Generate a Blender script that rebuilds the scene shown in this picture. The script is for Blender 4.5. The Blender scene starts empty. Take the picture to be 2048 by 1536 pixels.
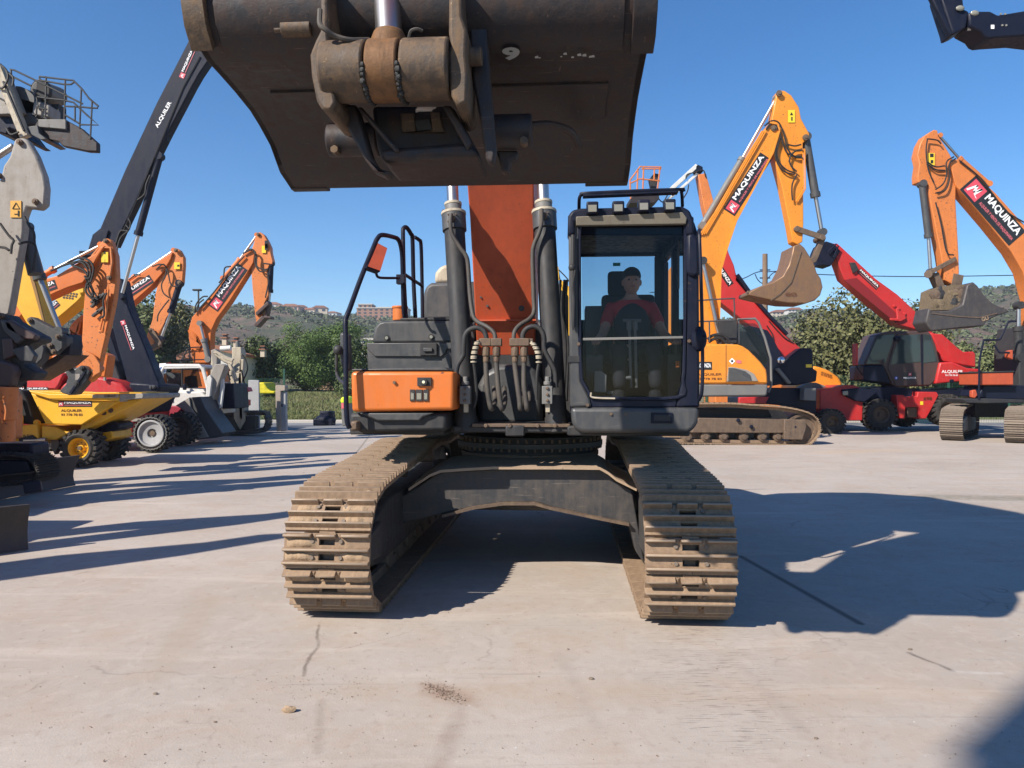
import bpy, bmesh, math, random
from mathutils import Vector, Matrix
R = math.radians
scene = bpy.context.scene
C = scene.collection
random.seed(7)
# ---------------------------------------------------------------- camera
F = 1500.0; HY = 770.0; CH = 1.66            # focal length and horizon in photo pixels, eye height in metres
cam_d = bpy.data.cameras.new('camera'); cam = bpy.data.objects.new('camera', cam_d); C.objects.link(cam)
cam.location = (0, 0, CH); cam.rotation_euler = (R(90), 0, 0)
cam_d.sensor_width = 36; cam_d.lens = 36 * F / 2048; cam_d.shift_y = 2 / 2048
cam_d.clip_start = .05; cam_d.clip_end = 6000
scene.camera = cam
# ---------------------------------------------------------------- sky, sun, exposure
SX, SY = .96, .83                             # a point one metre up throws its shadow this far
elev = math.atan(1 / math.hypot(SX, SY))
world = bpy.data.worlds.new('World'); scene.world = world; world.use_nodes = True
wn = world.node_tree; wn.nodes.clear()
sky = wn.nodes.new('ShaderNodeTexSky'); sky.sky_type = 'NISHITA'; sky.sun_disc = False
sky.sun_elevation = elev; sky.sun_rotation = math.atan2(-SX, -SY) % (2 * math.pi)
sky.altitude = 300; sky.air_density = 1.0; sky.dust_density = .0; sky.ozone_density = 4.5
bg = wn.nodes.new('ShaderNodeBackground'); bg.inputs[1].default_value = .094
wo = wn.nodes.new('ShaderNodeOutputWorld')
hs = wn.nodes.new('ShaderNodeHueSaturation'); hs.inputs['Saturation'].default_value = 1.24; hs.inputs['Hue'].default_value = .502; wn.links.new(sky.outputs[0], hs.inputs['Color']); wn.links.new(hs.outputs[0], bg.inputs[0]); wn.links.new(bg.outputs[0], wo.inputs[0])
sd = bpy.data.lights.new('sun', 'SUN'); sd.energy = 4.8; sd.angle = R(.53); sd.color = (1, .92, .82)
sun = bpy.data.objects.new('sun', sd); C.objects.link(sun)
sun.rotation_euler = Vector((SX, SY, -1)).to_track_quat('-Z', 'Y').to_euler()
sun.location = (-20, -20, 30)
scene.view_settings.view_transform = 'Standard'; scene.view_settings.look = 'None'
scene.view_settings.exposure = 0.76; scene.view_settings.gamma = 1
scene.render.engine = 'CYCLES'
scene.cycles.max_bounces = 8; scene.cycles.transparent_max_bounces = 16
scene.render.resolution_x = 1024; scene.render.resolution_y = 768

# ---------------------------------------------------------------- materials
MATS = {}
def nodes(name):
    m = bpy.data.materials.new(name); m.use_nodes = True; nt = m.node_tree
    return m, nt, nt.nodes['Principled BSDF']
def ramp(nt, fac, stops):
    r = nt.nodes.new('ShaderNodeValToRGB'); nt.links.new(fac, r.inputs[0])
    e = r.color_ramp.elements
    while len(e) < len(stops): e.new(.5)
    for k, (p, c) in enumerate(stops): e[k].position = p; e[k].color = (*c, 1) if len(c) == 3 else c
    return r.outputs[0]
def noise(nt, scale, detail=4, rough=.6, co=None, dist=0):
    n = nt.nodes.new('ShaderNodeTexNoise'); n.inputs['Scale'].default_value = scale
    n.inputs['Detail'].default_value = detail; n.inputs['Roughness'].default_value = rough; n.inputs['Distortion'].default_value = dist
    if co is not None: nt.links.new(co, n.inputs['Vector'])
    return n.outputs[0]
def mix(nt, fac, a, b, mode='MIX'):
    m = nt.nodes.new('ShaderNodeMix'); m.data_type = 'RGBA'; m.blend_type = mode
    for k, x in ((0, fac), (6, a), (7, b)):
        if hasattr(x, 'is_output'): nt.links.new(x, m.inputs[k])
        else: m.inputs[k].default_value = x if k == 0 else (*x, 1)
    return m.outputs[2]
def coord(nt, kind='Object', sc=None):
    t = nt.nodes.new('ShaderNodeTexCoord').outputs[kind]
    if sc:
        mp = nt.nodes.new('ShaderNodeMapping'); mp.inputs['Scale'].default_value = sc; nt.links.new(t, mp.inputs[0]); t = mp.outputs[0]
    return t
def bump(nt, b, h, strength=.3, dist=.02):
    n = nt.nodes.new('ShaderNodeBump'); n.inputs['Strength'].default_value = strength; n.inputs['Distance'].default_value = dist
    nt.links.new(h, n.inputs['Height']); nt.links.new(n.outputs[0], b.inputs['Normal'])
def paint(name, col, rough=.45, dirt=(.20, .15, .10), amt=.5, metal=0, sc=1.0, chips=(.05, .035, .03), bmp=.08, coat=0, spec=.5, chip=.70, scratch=0):
    """enamel or bare metal with dust films, streaks and a few chips"""
    m, nt, b = nodes(name); co = coord(nt)
    n1 = noise(nt, 1.6 * sc, 8, .65, co, .4); n2 = noise(nt, 11 * sc, 6, .7, co)
    st = noise(nt, 3 * sc, 5, .6, coord(nt, 'Object', (6, 6, .7)))
    c = mix(nt, ramp(nt, n1, [(.3, (.0,) * 3), (.75, (1,) * 3)]), col, tuple(x * .78 for x in col))
    f = mix(nt, .5, ramp(nt, n2, [(.42, (0,) * 3), (.68, (1,) * 3)]), ramp(nt, st, [(.45, (0,) * 3), (.7, (1,) * 3)]))
    g = nt.nodes.new('ShaderNodeMath'); g.operation = 'MULTIPLY'; nt.links.new(f, g.inputs[0]); g.inputs[1].default_value = amt
    c = mix(nt, g.outputs[0], c, dirt)
    ch = noise(nt, 23 * sc, 3, .5, co)
    c = mix(nt, ramp(nt, ch, [(chip, (0,) * 3), (chip+.02, (.85,) * 3)]), c, chips)
    if scratch:
        for sc3, th in (((1.5, 30, 30), .66), ((26, 2, 20), .68)):
            sn_ = noise(nt, 2.4, 4, .6, coord(nt, 'Object', sc3), .6)
            c = mix(nt, ramp(nt, sn_, [(th, (0,) * 3), (th+.03, (scratch,) * 3)]), c, tuple(min(.5, x*2.2+.05) for x in dirt))
    nt.links.new(c, b.inputs['Base Color'])
    r = nt.nodes.new('ShaderNodeMapRange'); nt.links.new(f, r.inputs[0]); r.inputs[3].default_value = rough; r.inputs[4].default_value = min(1, rough + .35)
    nt.links.new(r.outputs[0], b.inputs['Roughness']); b.inputs['Metallic'].default_value = metal
    b.inputs['Specular IOR Level'].default_value = spec
    if coat: b.inputs['Coat Weight'].default_value = coat
    bump(nt, b, n2, bmp, .01)
    MATS[name] = m; return m
def plain(name, col, rough=.5, metal=0, emit=0):
    m, nt, b = nodes(name); b.inputs['Base Color'].default_value = (*col, 1)
    b.inputs['Roughness'].default_value = rough; b.inputs['Metallic'].default_value = metal
    MATS[name] = m; return m
ORANGE = paint('orange_paint', (.62, .155, .022), .38, (.3, .12, .05), .22, chip=.69)
ORANGE2 = paint('faded_orange_paint', (.66, .20, .045), .4, (.25, .12, .06), .32, chip=.655)
AMBER = paint('amber_paint', (.78, .27, .022), .36, (.36, .17, .05), .22, chip=.665)
BOOMRED = paint('red_orange_paint', (.50, .085, .03), .4, (.10, .04, .03), .3)
YELLOW = paint('yellow_paint', (.78, .42, .02), .4, (.35, .2, .05), .16)
RED = paint('red_paint', (.52, .022, .022), .38, (.30, .10, .08), .26, chip=.68)
DARK = paint('charcoal_paint', (.028, .029, .032), .5, (.09, .08, .07), .4, spec=.35)
DGREY = paint('dark_grey_paint', (.050, .053, .057), .42, (.13, .115, .10), .38, scratch=.12)
MGREY = paint('mid_grey_paint', (.16, .16, .155), .5, (.2, .17, .13), .4)
PGREY = paint('pale_grey_paint', (.30, .28, .25), .5, (.18, .14, .10), .5, sc=.7)
WHITE = paint('white_paint', (.7, .7, .67), .4, (.35, .28, .2), .4)
BEIGE = paint('beige_paint', (.50, .44, .33), .55, (.15, .11, .08), .6)
BLACK = paint('black_paint', (.008, .011, .026), .38, (.03, .028, .03), .2, spec=.22)
BROWN = paint('brown_paint', (.07, .042, .038), .4, (.1, .08, .07), .3)
STEEL = paint('worn_steel', (.13, .09, .065), .6, (.27, .19, .12), .6, .3, chips=(.02, .015, .012), bmp=.3)
RUST = paint('rusty_bucket_steel', (.022, .021, .025), .5, (.085, .045, .027), .6, .25, 1.3, bmp=.35, scratch=.35)
RUST2 = paint('muddy_bucket_steel', (.070, .050, .036), .6, (.22, .135, .07), .75, .15, 1.9, bmp=.4, scratch=.4)
DKB = paint('dark_steel_and_blade_shade', (.055, .050, .052), .5, (.13, .11, .09), .5, .2)
SHOE = paint('dusty_track_steel', (.235, .158, .10), .7, (.40, .28, .18), .7, .1, 1.8, chips=(.05, .03, .02), bmp=.4)
TRK = paint('dark_track_steel', (.17, .135, .105), .65, (.33, .26, .19), .6, .2, 1.8, bmp=.3)
FRAME = paint('undercarriage_steel', (.046, .047, .050), .5, (.16, .125, .095), .45, .2, bmp=.15, scratch=.3)
DUST = paint('dust_layer', (.40, .29, .20), .95, (.28, .2, .13), .6, bmp=.6)
MUD = paint('dried_mud', (.38, .27, .175), .98, (.30, .20, .11), .7, 0, 3, (.2, .13, .08), .9)
BKT = paint('tan_bucket_steel', (.25, .14, .07), .42, (.13, .085, .07), .85, .3, .5, scratch=.3)
RUB = paint('tyre_rubber', (.022, .021, .020), .8, (.12, .10, .08), .5, bmp=.3)
HOSE = paint('rubber_hose', (.014, .014, .014), .5, (.05, .045, .04), .4)
DHOSE = paint('dusty_hose', (.05, .046, .042), .6, (.15, .12, .09), .55)
CHROME = plain('chrome_rod', (.46, .45, .44), .36, 1)
RIM = paint('silver_rim', (.38, .38, .38), .4, (.2, .17, .13), .3, .6)
SEATM = plain('seat_fabric', (.012, .012, .013), .8)
LAMP = plain('lamp_lens', (.22, .215, .18), .1)
VISOR = paint('shaded_visor_paint', (.19, .17, .13), .5, (.12, .09, .06), .5)
POL = paint('polished_steel', (.30, .235, .175), .5, (.30, .2, .12), .9, .1, 3)
MUD2 = paint('drying_mud', (.20, .145, .085), .9, (.05, .04, .03), .9, 0, 2.5, (.03, .025, .02), .9, chip=.6)
RUSTO = paint('orange_rust_steel', (.20, .095, .035), .65, (.045, .04, .035), .8, .2, 1.4, bmp=.4)
REDL = plain('red_lens', (.4, .01, .01), .2)
TXW = plain('white_vinyl', (.82, .82, .82), .4); STEN = plain('worn_stencil_paint', (.34, .34, .33), .8); TXB = plain('black_vinyl', (.018, .018, .018), .35)
TXR = plain('red_vinyl', (.60, .07, .10), .4); TXP = plain('pink_vinyl', (.62, .14, .16), .4); TXY = plain('yellow_vinyl', (.8, .55, .03), .4)
TXN = plain('brown_vinyl', (.10, .03, .01), .5)
SKIN = plain('skin', (.45, .24, .16), .5); HAIR = plain('dark_cap', (.01, .01, .012), .8); SHIRT = plain('red_shirt', (.42, .012, .02), .75)
VEST = plain('dark_vest', (.015, .015, .02), .8)
HIVIS = plain('fluorescent_yellow', (.62, .85, .02), .6)
CONC = paint('concrete_block', (.40, .34, .28), .8, (.2, .16, .12), .5, chips=(.15, .12, .1))
WOOD = paint('weathered_pole', (.22, .15, .10), .85, (.1, .07, .05), .5)
GALV = paint('galvanised_steel', (.42, .43, .44), .5, (.25, .22, .2), .3, .3)
GREENP = plain('green_fence_paint', (.02, .08, .05), .5)
def glassm(name, tint=(.5, .55, .55), gloss=.12):
    m, nt, b = nodes(name); nt.nodes.remove(b); out = nt.nodes['Material Output']
    t = nt.nodes.new('ShaderNodeBsdfTransparent'); t.inputs[0].default_value = (*tint, 1)
    g = nt.nodes.new('ShaderNodeBsdfGlossy'); g.inputs[0].default_value = (1, 1, 1, 1); g.inputs[1].default_value = .03
    fr = nt.nodes.new('ShaderNodeFresnel'); fr.inputs[0].default_value = 1.27
    mx = nt.nodes.new('ShaderNodeMixShader'); nt.links.new(fr.outputs[0], mx.inputs[0])
    nt.links.new(t.outputs[0], mx.inputs[1]); nt.links.new(g.outputs[0], mx.inputs[2])
    d = nt.nodes.new('ShaderNodeBsdfDiffuse'); d.inputs[0].default_value = (.32, .28, .24, 1)
    m2 = nt.nodes.new('ShaderNodeMixShader'); m2.inputs[0].default_value = gloss * .05
    nt.links.new(mx.outputs[0], m2.inputs[1]); nt.links.new(d.outputs[0], m2.inputs[2])
    nt.links.new(m2.outputs[0], out.inputs[0]); MATS[name] = m; return m
GLASS = glassm('tinted_glass', (.63, .67, .71), .1)
GLASSG = glassm('green_side_glass', (.66, .78, .80), .1)
DGLASS = plain('dark_cab_glass', (.03, .045, .05), .06)
MIRR = plain('mirror_glass', (.8, .8, .8), .03, 1)

# ---------------------------------------------------------------- mesh building
class MB:
    def __init__(s, m=None): s.v = []; s.f = []; s.mi = []; s.mats = []; s.cur = 0; s.mat(m or DARK)
    def mat(s, m):
        if m not in s.mats: s.mats.append(m)
        s.cur = s.mats.index(m); return s
    def add(s, vs, fs):
        o = len(s.v); s.v += [tuple(v) for v in vs]; s.f += [tuple(i + o for i in f) for f in fs]; s.mi += [s.cur] * len(fs); return s
    def box(s, a, b, mtx=None):
        x0, y0, z0 = a; x1, y1, z1 = b
        vs = [Vector(p) for p in ((x0,y0,z0),(x1,y0,z0),(x1,y1,z0),(x0,y1,z0),(x0,y0,z1),(x1,y0,z1),(x1,y1,z1),(x0,y1,z1))]
        if mtx: vs = [mtx @ v for v in vs]
        return s.add(vs, [(0,3,2,1),(4,5,6,7),(0,1,5,4),(1,2,6,5),(2,3,7,6),(3,0,4,7)])
    def prism(s, pts, v0, v1, taper=None):
        """pts are (x, z); extruded along local y"""
        n = len(pts); vs = [(p[0], v0, p[1]) for p in pts] + [(p[0], v1, p[1]) for p in pts]
        return s.add(vs, [tuple(range(n)), tuple(range(2*n-1, n-1, -1))] + [(i, (i+1) % n, n+(i+1) % n, n+i) for i in range(n)])
    def prismx(s, pts, x0, x1):
        """pts are (y, z); extruded along local x"""
        n = len(pts); vs = [(x0, p[0], p[1]) for p in pts] + [(x1, p[0], p[1]) for p in pts]
        return s.add(vs, [tuple(range(n)), tuple(range(2*n-1, n-1, -1))] + [(i, (i+1) % n, n+(i+1) % n, n+i) for i in range(n)])
    def prismz(s, pts, z0, z1):
        n = len(pts); vs = [(p[0], p[1], z0) for p in pts] + [(p[0], p[1], z1) for p in pts]
        return s.add(vs, [tuple(range(n)), tuple(range(2*n-1, n-1, -1))] + [(i, (i+1) % n, n+(i+1) % n, n+i) for i in range(n)])
    def quad(s, *p): return s.add(p, [tuple(range(len(p)))])
    def tube(s, path, r, n=8, closed=False):
        P = [Vector(p) for p in path]; m = len(P); rr = r if isinstance(r, (list, tuple)) else [r] * m
        up = None; vs = []
        for i in range(m):
            a = P[i-1] if (i or closed) else P[i]; b = P[(i+1) % m] if (i < m-1 or closed) else P[i]
            t = (b - a).normalized() if (b-a).length > 1e-9 else Vector((0,0,1))
            if up is None:
                up = Vector((0,0,1)) if abs(t.z) < .9 else Vector((1,0,0))
            u = (up - t * up.dot(t)).normalized(); w = t.cross(u); up = u
            vs += [P[i] + (u * math.cos(k*2*math.pi/n) + w * math.sin(k*2*math.pi/n)) * rr[i] for k in range(n)]
        fs = []
        for i in range(m if closed else m-1):
            j = (i+1) % m
            for k in range(n): fs.append((i*n+k, i*n+(k+1) % n, j*n+(k+1) % n, j*n+k))
        if not closed: fs += [tuple(range(n-1, -1, -1)), tuple(range((m-1)*n, m*n))]
        return s.add(vs, fs)
    def cyl(s, a, b, r, r2=None, n=20): return s.tube([a, b], [r, r if r2 is None else r2], n)
    def bar(s, a, b, w, t):
        """rectangular bar between two points, w in the local x-z plane, t along y"""
        a = Vector(a); b = Vector(b); d = (b-a).normalized(); q = Vector((-d.z, 0, d.x)); 
        if q.length < .1: q = Vector((1,0,0))
        q = q.normalized() * w/2; y = d.cross(q).normalized() * t/2
        vs = [a-q-y, a+q-y, a+q+y, a-q+y, b-q-y, b+q-y, b+q+y, b-q+y]
        return s.add(vs, [(0,3,2,1),(4,5,6,7),(0,1,5,4),(1,2,6,5),(2,3,7,6),(3,0,4,7)])
    def lathe(s, c, prof, n=32):
        """prof: (radius, y) about a local-y axis through c=(x, z)"""
        vs = []; m = len(prof)
        for k in range(n):
            a = k*2*math.pi/n
            for r, y in prof: vs.append((c[0]+r*math.cos(a), y, c[1]+r*math.sin(a)))
        fs = []
        for k in range(n):
            j = (k+1) % n
            for i in range(m-1): fs.append((k*m+i, k*m+i+1, j*m+i+1, j*m+i))
        return s.add(vs, fs)
    def ball(s, c, r, n=10, sc=(1,1,1)):
        vs = []; fs = []; h = n//2 + 1
        for i in range(h+1):
            t = math.pi*i/h
            for k in range(n):
                a = 2*math.pi*k/n; vs.append((c[0]+r*sc[0]*math.sin(t)*math.cos(a), c[1]+r*sc[1]*math.sin(t)*math.sin(a), c[2]+r*sc[2]*math.cos(t)))
        for i in range(h):
            for k in range(n): fs.append((i*n+k, i*n+(k+1) % n, (i+1)*n+(k+1) % n, (i+1)*n+k))
        return s.add(vs, fs)
    def build(s, name, parent=None, bevel=0, smooth=40, seg=2, recalc=True):
        me = bpy.data.meshes.new(name); me.from_pydata(s.v, [], s.f)
        for m in s.mats: me.materials.append(m)
        me.polygons.foreach_set('material_index', s.mi)
        if recalc:
            bm = bmesh.new(); bm.from_mesh(me); bmesh.ops.recalc_face_normals(bm, faces=bm.faces); bm.to_mesh(me); bm.free()
        if smooth:
            me.polygons.foreach_set('use_smooth', [True]*len(me.polygons)); me.set_sharp_from_angle(angle=R(smooth))
        o = bpy.data.objects.new(name, me); C.objects.link(o)
        if parent: o.parent = parent
        if bevel:
            b = o.modifiers.new('bevel', 'BEVEL'); b.width = bevel; b.segments = seg; b.limit_method = 'ANGLE'; b.angle_limit = R(35); b.use_clamp_overlap = True
        return o
def tag(o, label=None, cat=None, group=None, kind=None):
    if label: o['label'] = label
    if cat: o['category'] = cat
    if group: o['group'] = group
    if kind: o['kind'] = kind
    return o
class Fr:
    """a thing's own frame: x to the right, y away from the photographer, z up"""
    def __init__(s, X, Y, yaw=0, name=None, label=None, cat=None, group=None):
        s.O = Vector((X, Y, 0)); a = R(yaw); s.ex = Vector((math.cos(a), -math.sin(a), 0)); s.ey = Vector((math.sin(a), math.cos(a), 0)); s.o = None
        if name:
            s.o = bpy.data.objects.new(name, None); C.objects.link(s.o); s.o.location = s.O; s.o.rotation_euler = (0, 0, -a); s.o.empty_display_size = .2
            tag(s.o, label, cat, group)
    def pt(s, px, py, v=0):
        d = Vector(((px-1024)/F, 1, 0)); t = (v + s.O.dot(s.ey)) / d.dot(s.ey); P = d*t - s.O
        return Vector((P.dot(s.ex), v, CH + t*(HY-py)/F))
    def px(s, px, py, u):
        d = Vector(((px-1024)/F, 1, 0)); t = (u + s.O.dot(s.ex)) / d.dot(s.ex); P = d*t - s.O
        return Vector((u, P.dot(s.ey), CH + t*(HY-py)/F))
    def poly(s, pts, v=0): return [(p.x, p.z) for p in (s.pt(a, b, v) for a, b in pts)]
    def m(s, npx, v=0): return npx * (v + s.O.y) / F       # pixels to metres at this depth
def Z(ox, oy, k):
    return lambda *pts: [(ox + a/k, oy + b/k) for a, b in pts]
Z5 = Z(0, 0, 3.2); Z6 = Z(0, 440, 2.955); Z7 = Z(360, 440, 3.34); Z8 = Z(1240, 160, 3.491); ZA = Z(1640, 560, 4.517); ZB = Z(1340, 560, 4.389); ZC = Z(1700, 0, 2.744); ZD = Z(0, 640, 3.2)
def spl(pts, n=6):
    P = [Vector(p) for p in pts]; P = [P[0]*2-P[1]] + P + [P[-1]*2-P[-2]]; out = []
    for i in range(1, len(P)-2):
        for k in range(n):
            t = k/n; a, b, c, d = P[i-1:i+3]
            out.append(.5*((2*b)+(c-a)*t+(2*a-5*b+4*c-d)*t*t+(3*b-a-3*c+d)*t**3))
    out.append(P[-2]); return out
_tx = {}
def text_mesh(s, bold=.018, sp=1.0):
    k = (s, bold, sp)
    if k not in _tx:
        cu = bpy.data.curves.new('t', 'FONT'); cu.body = s; cu.offset = bold; cu.resolution_u = 3; cu.space_character = sp
        ob = bpy.data.objects.new('t', cu); C.objects.link(ob); me = bpy.data.meshes.new_from_object(ob)
        vs = [v.co.copy() for v in me.vertices]; fs = [tuple(p.vertices) for p in me.polygons]
        x0 = min(v.x for v in vs); x1 = max(v.x for v in vs); y0 = min(v.y for v in vs); y1 = max(v.y for v in vs)
        _tx[k] = ([((v.x-x0)/(x1-x0), (v.y-y0)/(y1-y0)) for v in vs], fs)
        bpy.data.objects.remove(ob); bpy.data.curves.remove(cu); bpy.data.meshes.remove(me)
    return _tx[k]
def put_text(mb, s, o, ux, uy, w, h, m, bold=.018):
    """o lower-left corner, ux/uy unit vectors"""
    uv, fs = text_mesh(s, bold); mb.mat(m)
    mb.add([o + ux*(a*w) + uy*(b*h) for a, b in uv], fs)
def rect(mb, o, ux, uy, w, h, m): mb.mat(m); mb.quad(o, o+ux*w, o+ux*w+uy*h, o+uy*h)
def logo(mb, o, ux, uy, s, e):
    rect(mb, o+e, ux, uy, s, s, TXR); mb.mat(TXW)
    z = [(.12,.15),(.38,.80),(.50,.35),(.72,.85),(.62,.30),(.88,.22)]
    for (a, b), (c, d) in zip(z, z[1:]):
        t = .065; mb.quad(*[o + e*2 + ux*(x*s) + uy*(y*s) for x, y in ((a-t,b),(a+t,b),(c+t,d),(c-t,d))])
def decal(fr, a, b, v, h, parent, sub=True, plate=True, logo_on=True, text='MAQUINZA', pad=.12, col=None, skew=0):
    """company plate from pixel a to pixel b (middle line), h metres high, on the face at local y = v"""
    A = fr.pt(*a, v-.006); B = fr.pt(*b, v-.006); ux = (B-A).normalized(); uy = Vector((-ux.z, 0, ux.x)); L = (B-A).length
    e = Vector((0, -.004, 0)); mb = MB(TXB)
    if plate: rect(mb, A-uy*h/2, ux, uy, L, h, TXB)
    x0 = h*pad
    if logo_on: logo(mb, A-uy*h*.38+ux*x0, ux, uy, h*.76, e); x0 += h*.92
    th = h*(.42 if sub else .6)
    put_text(mb, text, A+ux*x0+uy*(h*(.0 if sub else -.3))+e, ux, uy, L-x0-h*pad, th, col or TXW, .03)
    if sub:
        if fr.m(1, v) * 2048 / 1024 < h*.11: put_text(mb, 'ALQUILER Y VENTA DE MAQUINARIA', A+ux*x0-uy*h*.3+e, ux, uy, L-x0-h*pad, h*.17, TXP, .02)
        else: rect(mb, A+ux*x0-uy*h*.26+e, ux, uy, L-x0-h*pad, h*.08, TXP)
    return mb.build('decal', parent, smooth=0, recalc=False)
def words(fr, s, px, py, wpx, hpx, v, m, parent, name='lettering', tilt=0):
    A = fr.pt(px, py, v-.006); mb = MB(m); t = R(tilt); ux = Vector((math.cos(t),0,math.sin(t))); uy = Vector((-math.sin(t),0,math.cos(t)))
    put_text(mb, s, A, ux, uy, fr.m(wpx, v), fr.m(hpx, v), m, .02); return mb.build(name, parent, smooth=0, recalc=False)
def part(fr, name, pts, v0, v1, m, parent=None, bevel=.02, **k):
    """a traced outline with real thickness"""
    return MB(m).prism(fr.poly(pts, v0), v0, v1).build(name, parent or fr.o, bevel, **k)
def ram(fr, a, b, c, v, rpx, parent, m=DGREY, name='hydraulic_cylinder', rod=.5):
    """barrel from a to b, chrome rod from b to c"""
    r = fr.m(rpx, v); A, B, Cc = fr.pt(*a, v), fr.pt(*b, v), fr.pt(*c, v); d = (B-A).normalized()
    q = MB(m).cyl(A, B, r).cyl(B-d*r*.9, B+d*r*.3, r*1.22)
    q.cyl(A+Vector((0,-r*1.1,0)), A+Vector((0,r*1.1,0)), r*1.15)
    o = q.build(name, parent, 0)
    MB(CHROME).cyl(B, Cc, r*rod).build('rod', o)
    MB(m).cyl(Cc+Vector((0,-r*1.05,0)), Cc+Vector((0,r*1.05,0)), r*.95).build('rod_end', o)
    return o
def hoses(fr, lists, v, rpx, parent, m=HOSE, name='hose'):
    mb = MB(m)
    for k, l in enumerate(lists): mb.tube(spl([fr.pt(*p[:2], v-(p[2] if len(p) > 2 else .03)) for p in l]), fr.m(rpx, v), 6)
    return mb.build(name, parent)
def pins(fr, lst, v, rpx, parent, m=STEEL, name='pin', dep=.04):
    for p in lst:
        c = fr.pt(*p, v); r = fr.m(rpx, v)
        MB(m).cyl(c+Vector((0,.02,0)), c-Vector((0,dep,0)), r, n=14).cyl(c-Vector((0,dep,0)), c-Vector((0,dep+.02,0)), r*.55, n=8).build(name, parent, .004)
def wheel(fr, c, v0, v1, Rm, rm, parent, tyre=RUB, rim=RIM, lugs=22, lw=.5, name='wheel', chev=False, vc=None):
    if chev: rim = GALV
    """c = centre pixel; tyre and rim as sub-parts"""
    p = fr.pt(*c, v0 if vc is None else vc); cc = (p.x, p.z); w = v1-v0; t = Rm*.10
    hub = MB(rim).lathe(cc, [(0, v0+w*.22), (rm*.30, v0+w*.22), (rm*.34, v0+w*.30), (rm*.80, v0+w*.34), (rm*.88, v0+w*.10), (rm*1.02, v0+w*.04), (rm*1.02, v1-w*.04), (rm*.8, v1-w*.3), (0, v1-w*.3)], 36)
    if chev: hub.mat(GALV).lathe(cc, [(rm*.98, v0-w*.02), (rm*.94, v0-w*.05), (rm*.86, v0-w*.05), (rm*.80, v0+w*.06), (rm*.35, v0+w*.10), (rm*.3, v0+w*.2)], 36)
    hub.mat(STEEL)
    for k in range(8):
        a = k*math.pi/4; x = cc[0]+rm*.52*math.cos(a); z = cc[1]+rm*.52*math.sin(a)
        hub.cyl((x, v0+w*.33, z), (x, v0+w*.27, z), rm*.055, n=6)
    hub.cyl((cc[0], v0+w*.23, cc[1]), (cc[0], v0+w*.12, cc[1]), rm*.2, n=12)
    W = hub.build(name, parent, 0)
    Ro = Rm-t
    mb = MB(tyre).lathe(cc, [(rm, v0+w*.10), (rm*1.08, v0+w*.02), ((Ro+rm)/2, v0-w*.03), (Ro*.96, v0+w*.04), (Ro, v0+w*.16), (Ro, v1-w*.16), (Ro*.96, v1-w*.04), ((Ro+rm)/2, v1+w*.03), (rm*1.08, v1-w*.02), (rm, v1-w*.1)], 40)
    for k in range(lugs):
        for sgn in (0, 1):
            a = (k + .5*sgn) * 2*math.pi/lugs; da = 2*math.pi/lugs*.27; sk = 2*math.pi/lugs*.6
            y0, y1 = (v0-w*.01, v0+w*.52) if not sgn else (v1+w*.01, v1-w*.52)
            q = []
            for rr in (Ro*.93, Rm):
                for (aa, yy) in ((a-da, y0), (a+da, y0), (a+da+sk, y1), (a-da+sk, y1)): 
                    r2 = rr if yy in (y0,) else rr
                    q.append((cc[0]+r2*math.cos(aa), yy, cc[1]+r2*math.sin(aa)))
            mb.add(q, [(0,1,2,3),(4,7,6,5),(0,4,5,1),(1,5,6,2),(2,6,7,3),(3,7,4,0)])
    if chev:
        mb.mat(MGREY)
        n = 30
        for k in range(n):
            a = k*2*math.pi/n; b = a+math.pi/n
            for aa, bb in ((a, b), (b, a+2*math.pi/n)):
                r0, r1 = (rm*1.12, Ro*.97) if aa == a else (Ro*.97, rm*1.12)
                mb.bar((cc[0]+r0*math.cos(aa), v0-w*.05, cc[1]+r0*math.sin(aa)), (cc[0]+r1*math.cos(bb), v0-w*.05, cc[1]+r1*math.sin(bb)), Rm*.05, w*.06)
    mb.build('tyre', W)
    return W
def resample(pts, n):
    P = [Vector(p) for p in pts]; P.append(P[0]); L = [0]
    for a, b in zip(P, P[1:]): L.append(L[-1]+(b-a).length)
    out = []; tot = L[-1]; j = 0
    for k in range(n):
        s = tot*k/n
        while L[j+1] < s: j += 1
        t = (s-L[j])/(L[j+1]-L[j]); out.append(P[j].lerp(P[j+1], t))
    return out
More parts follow.
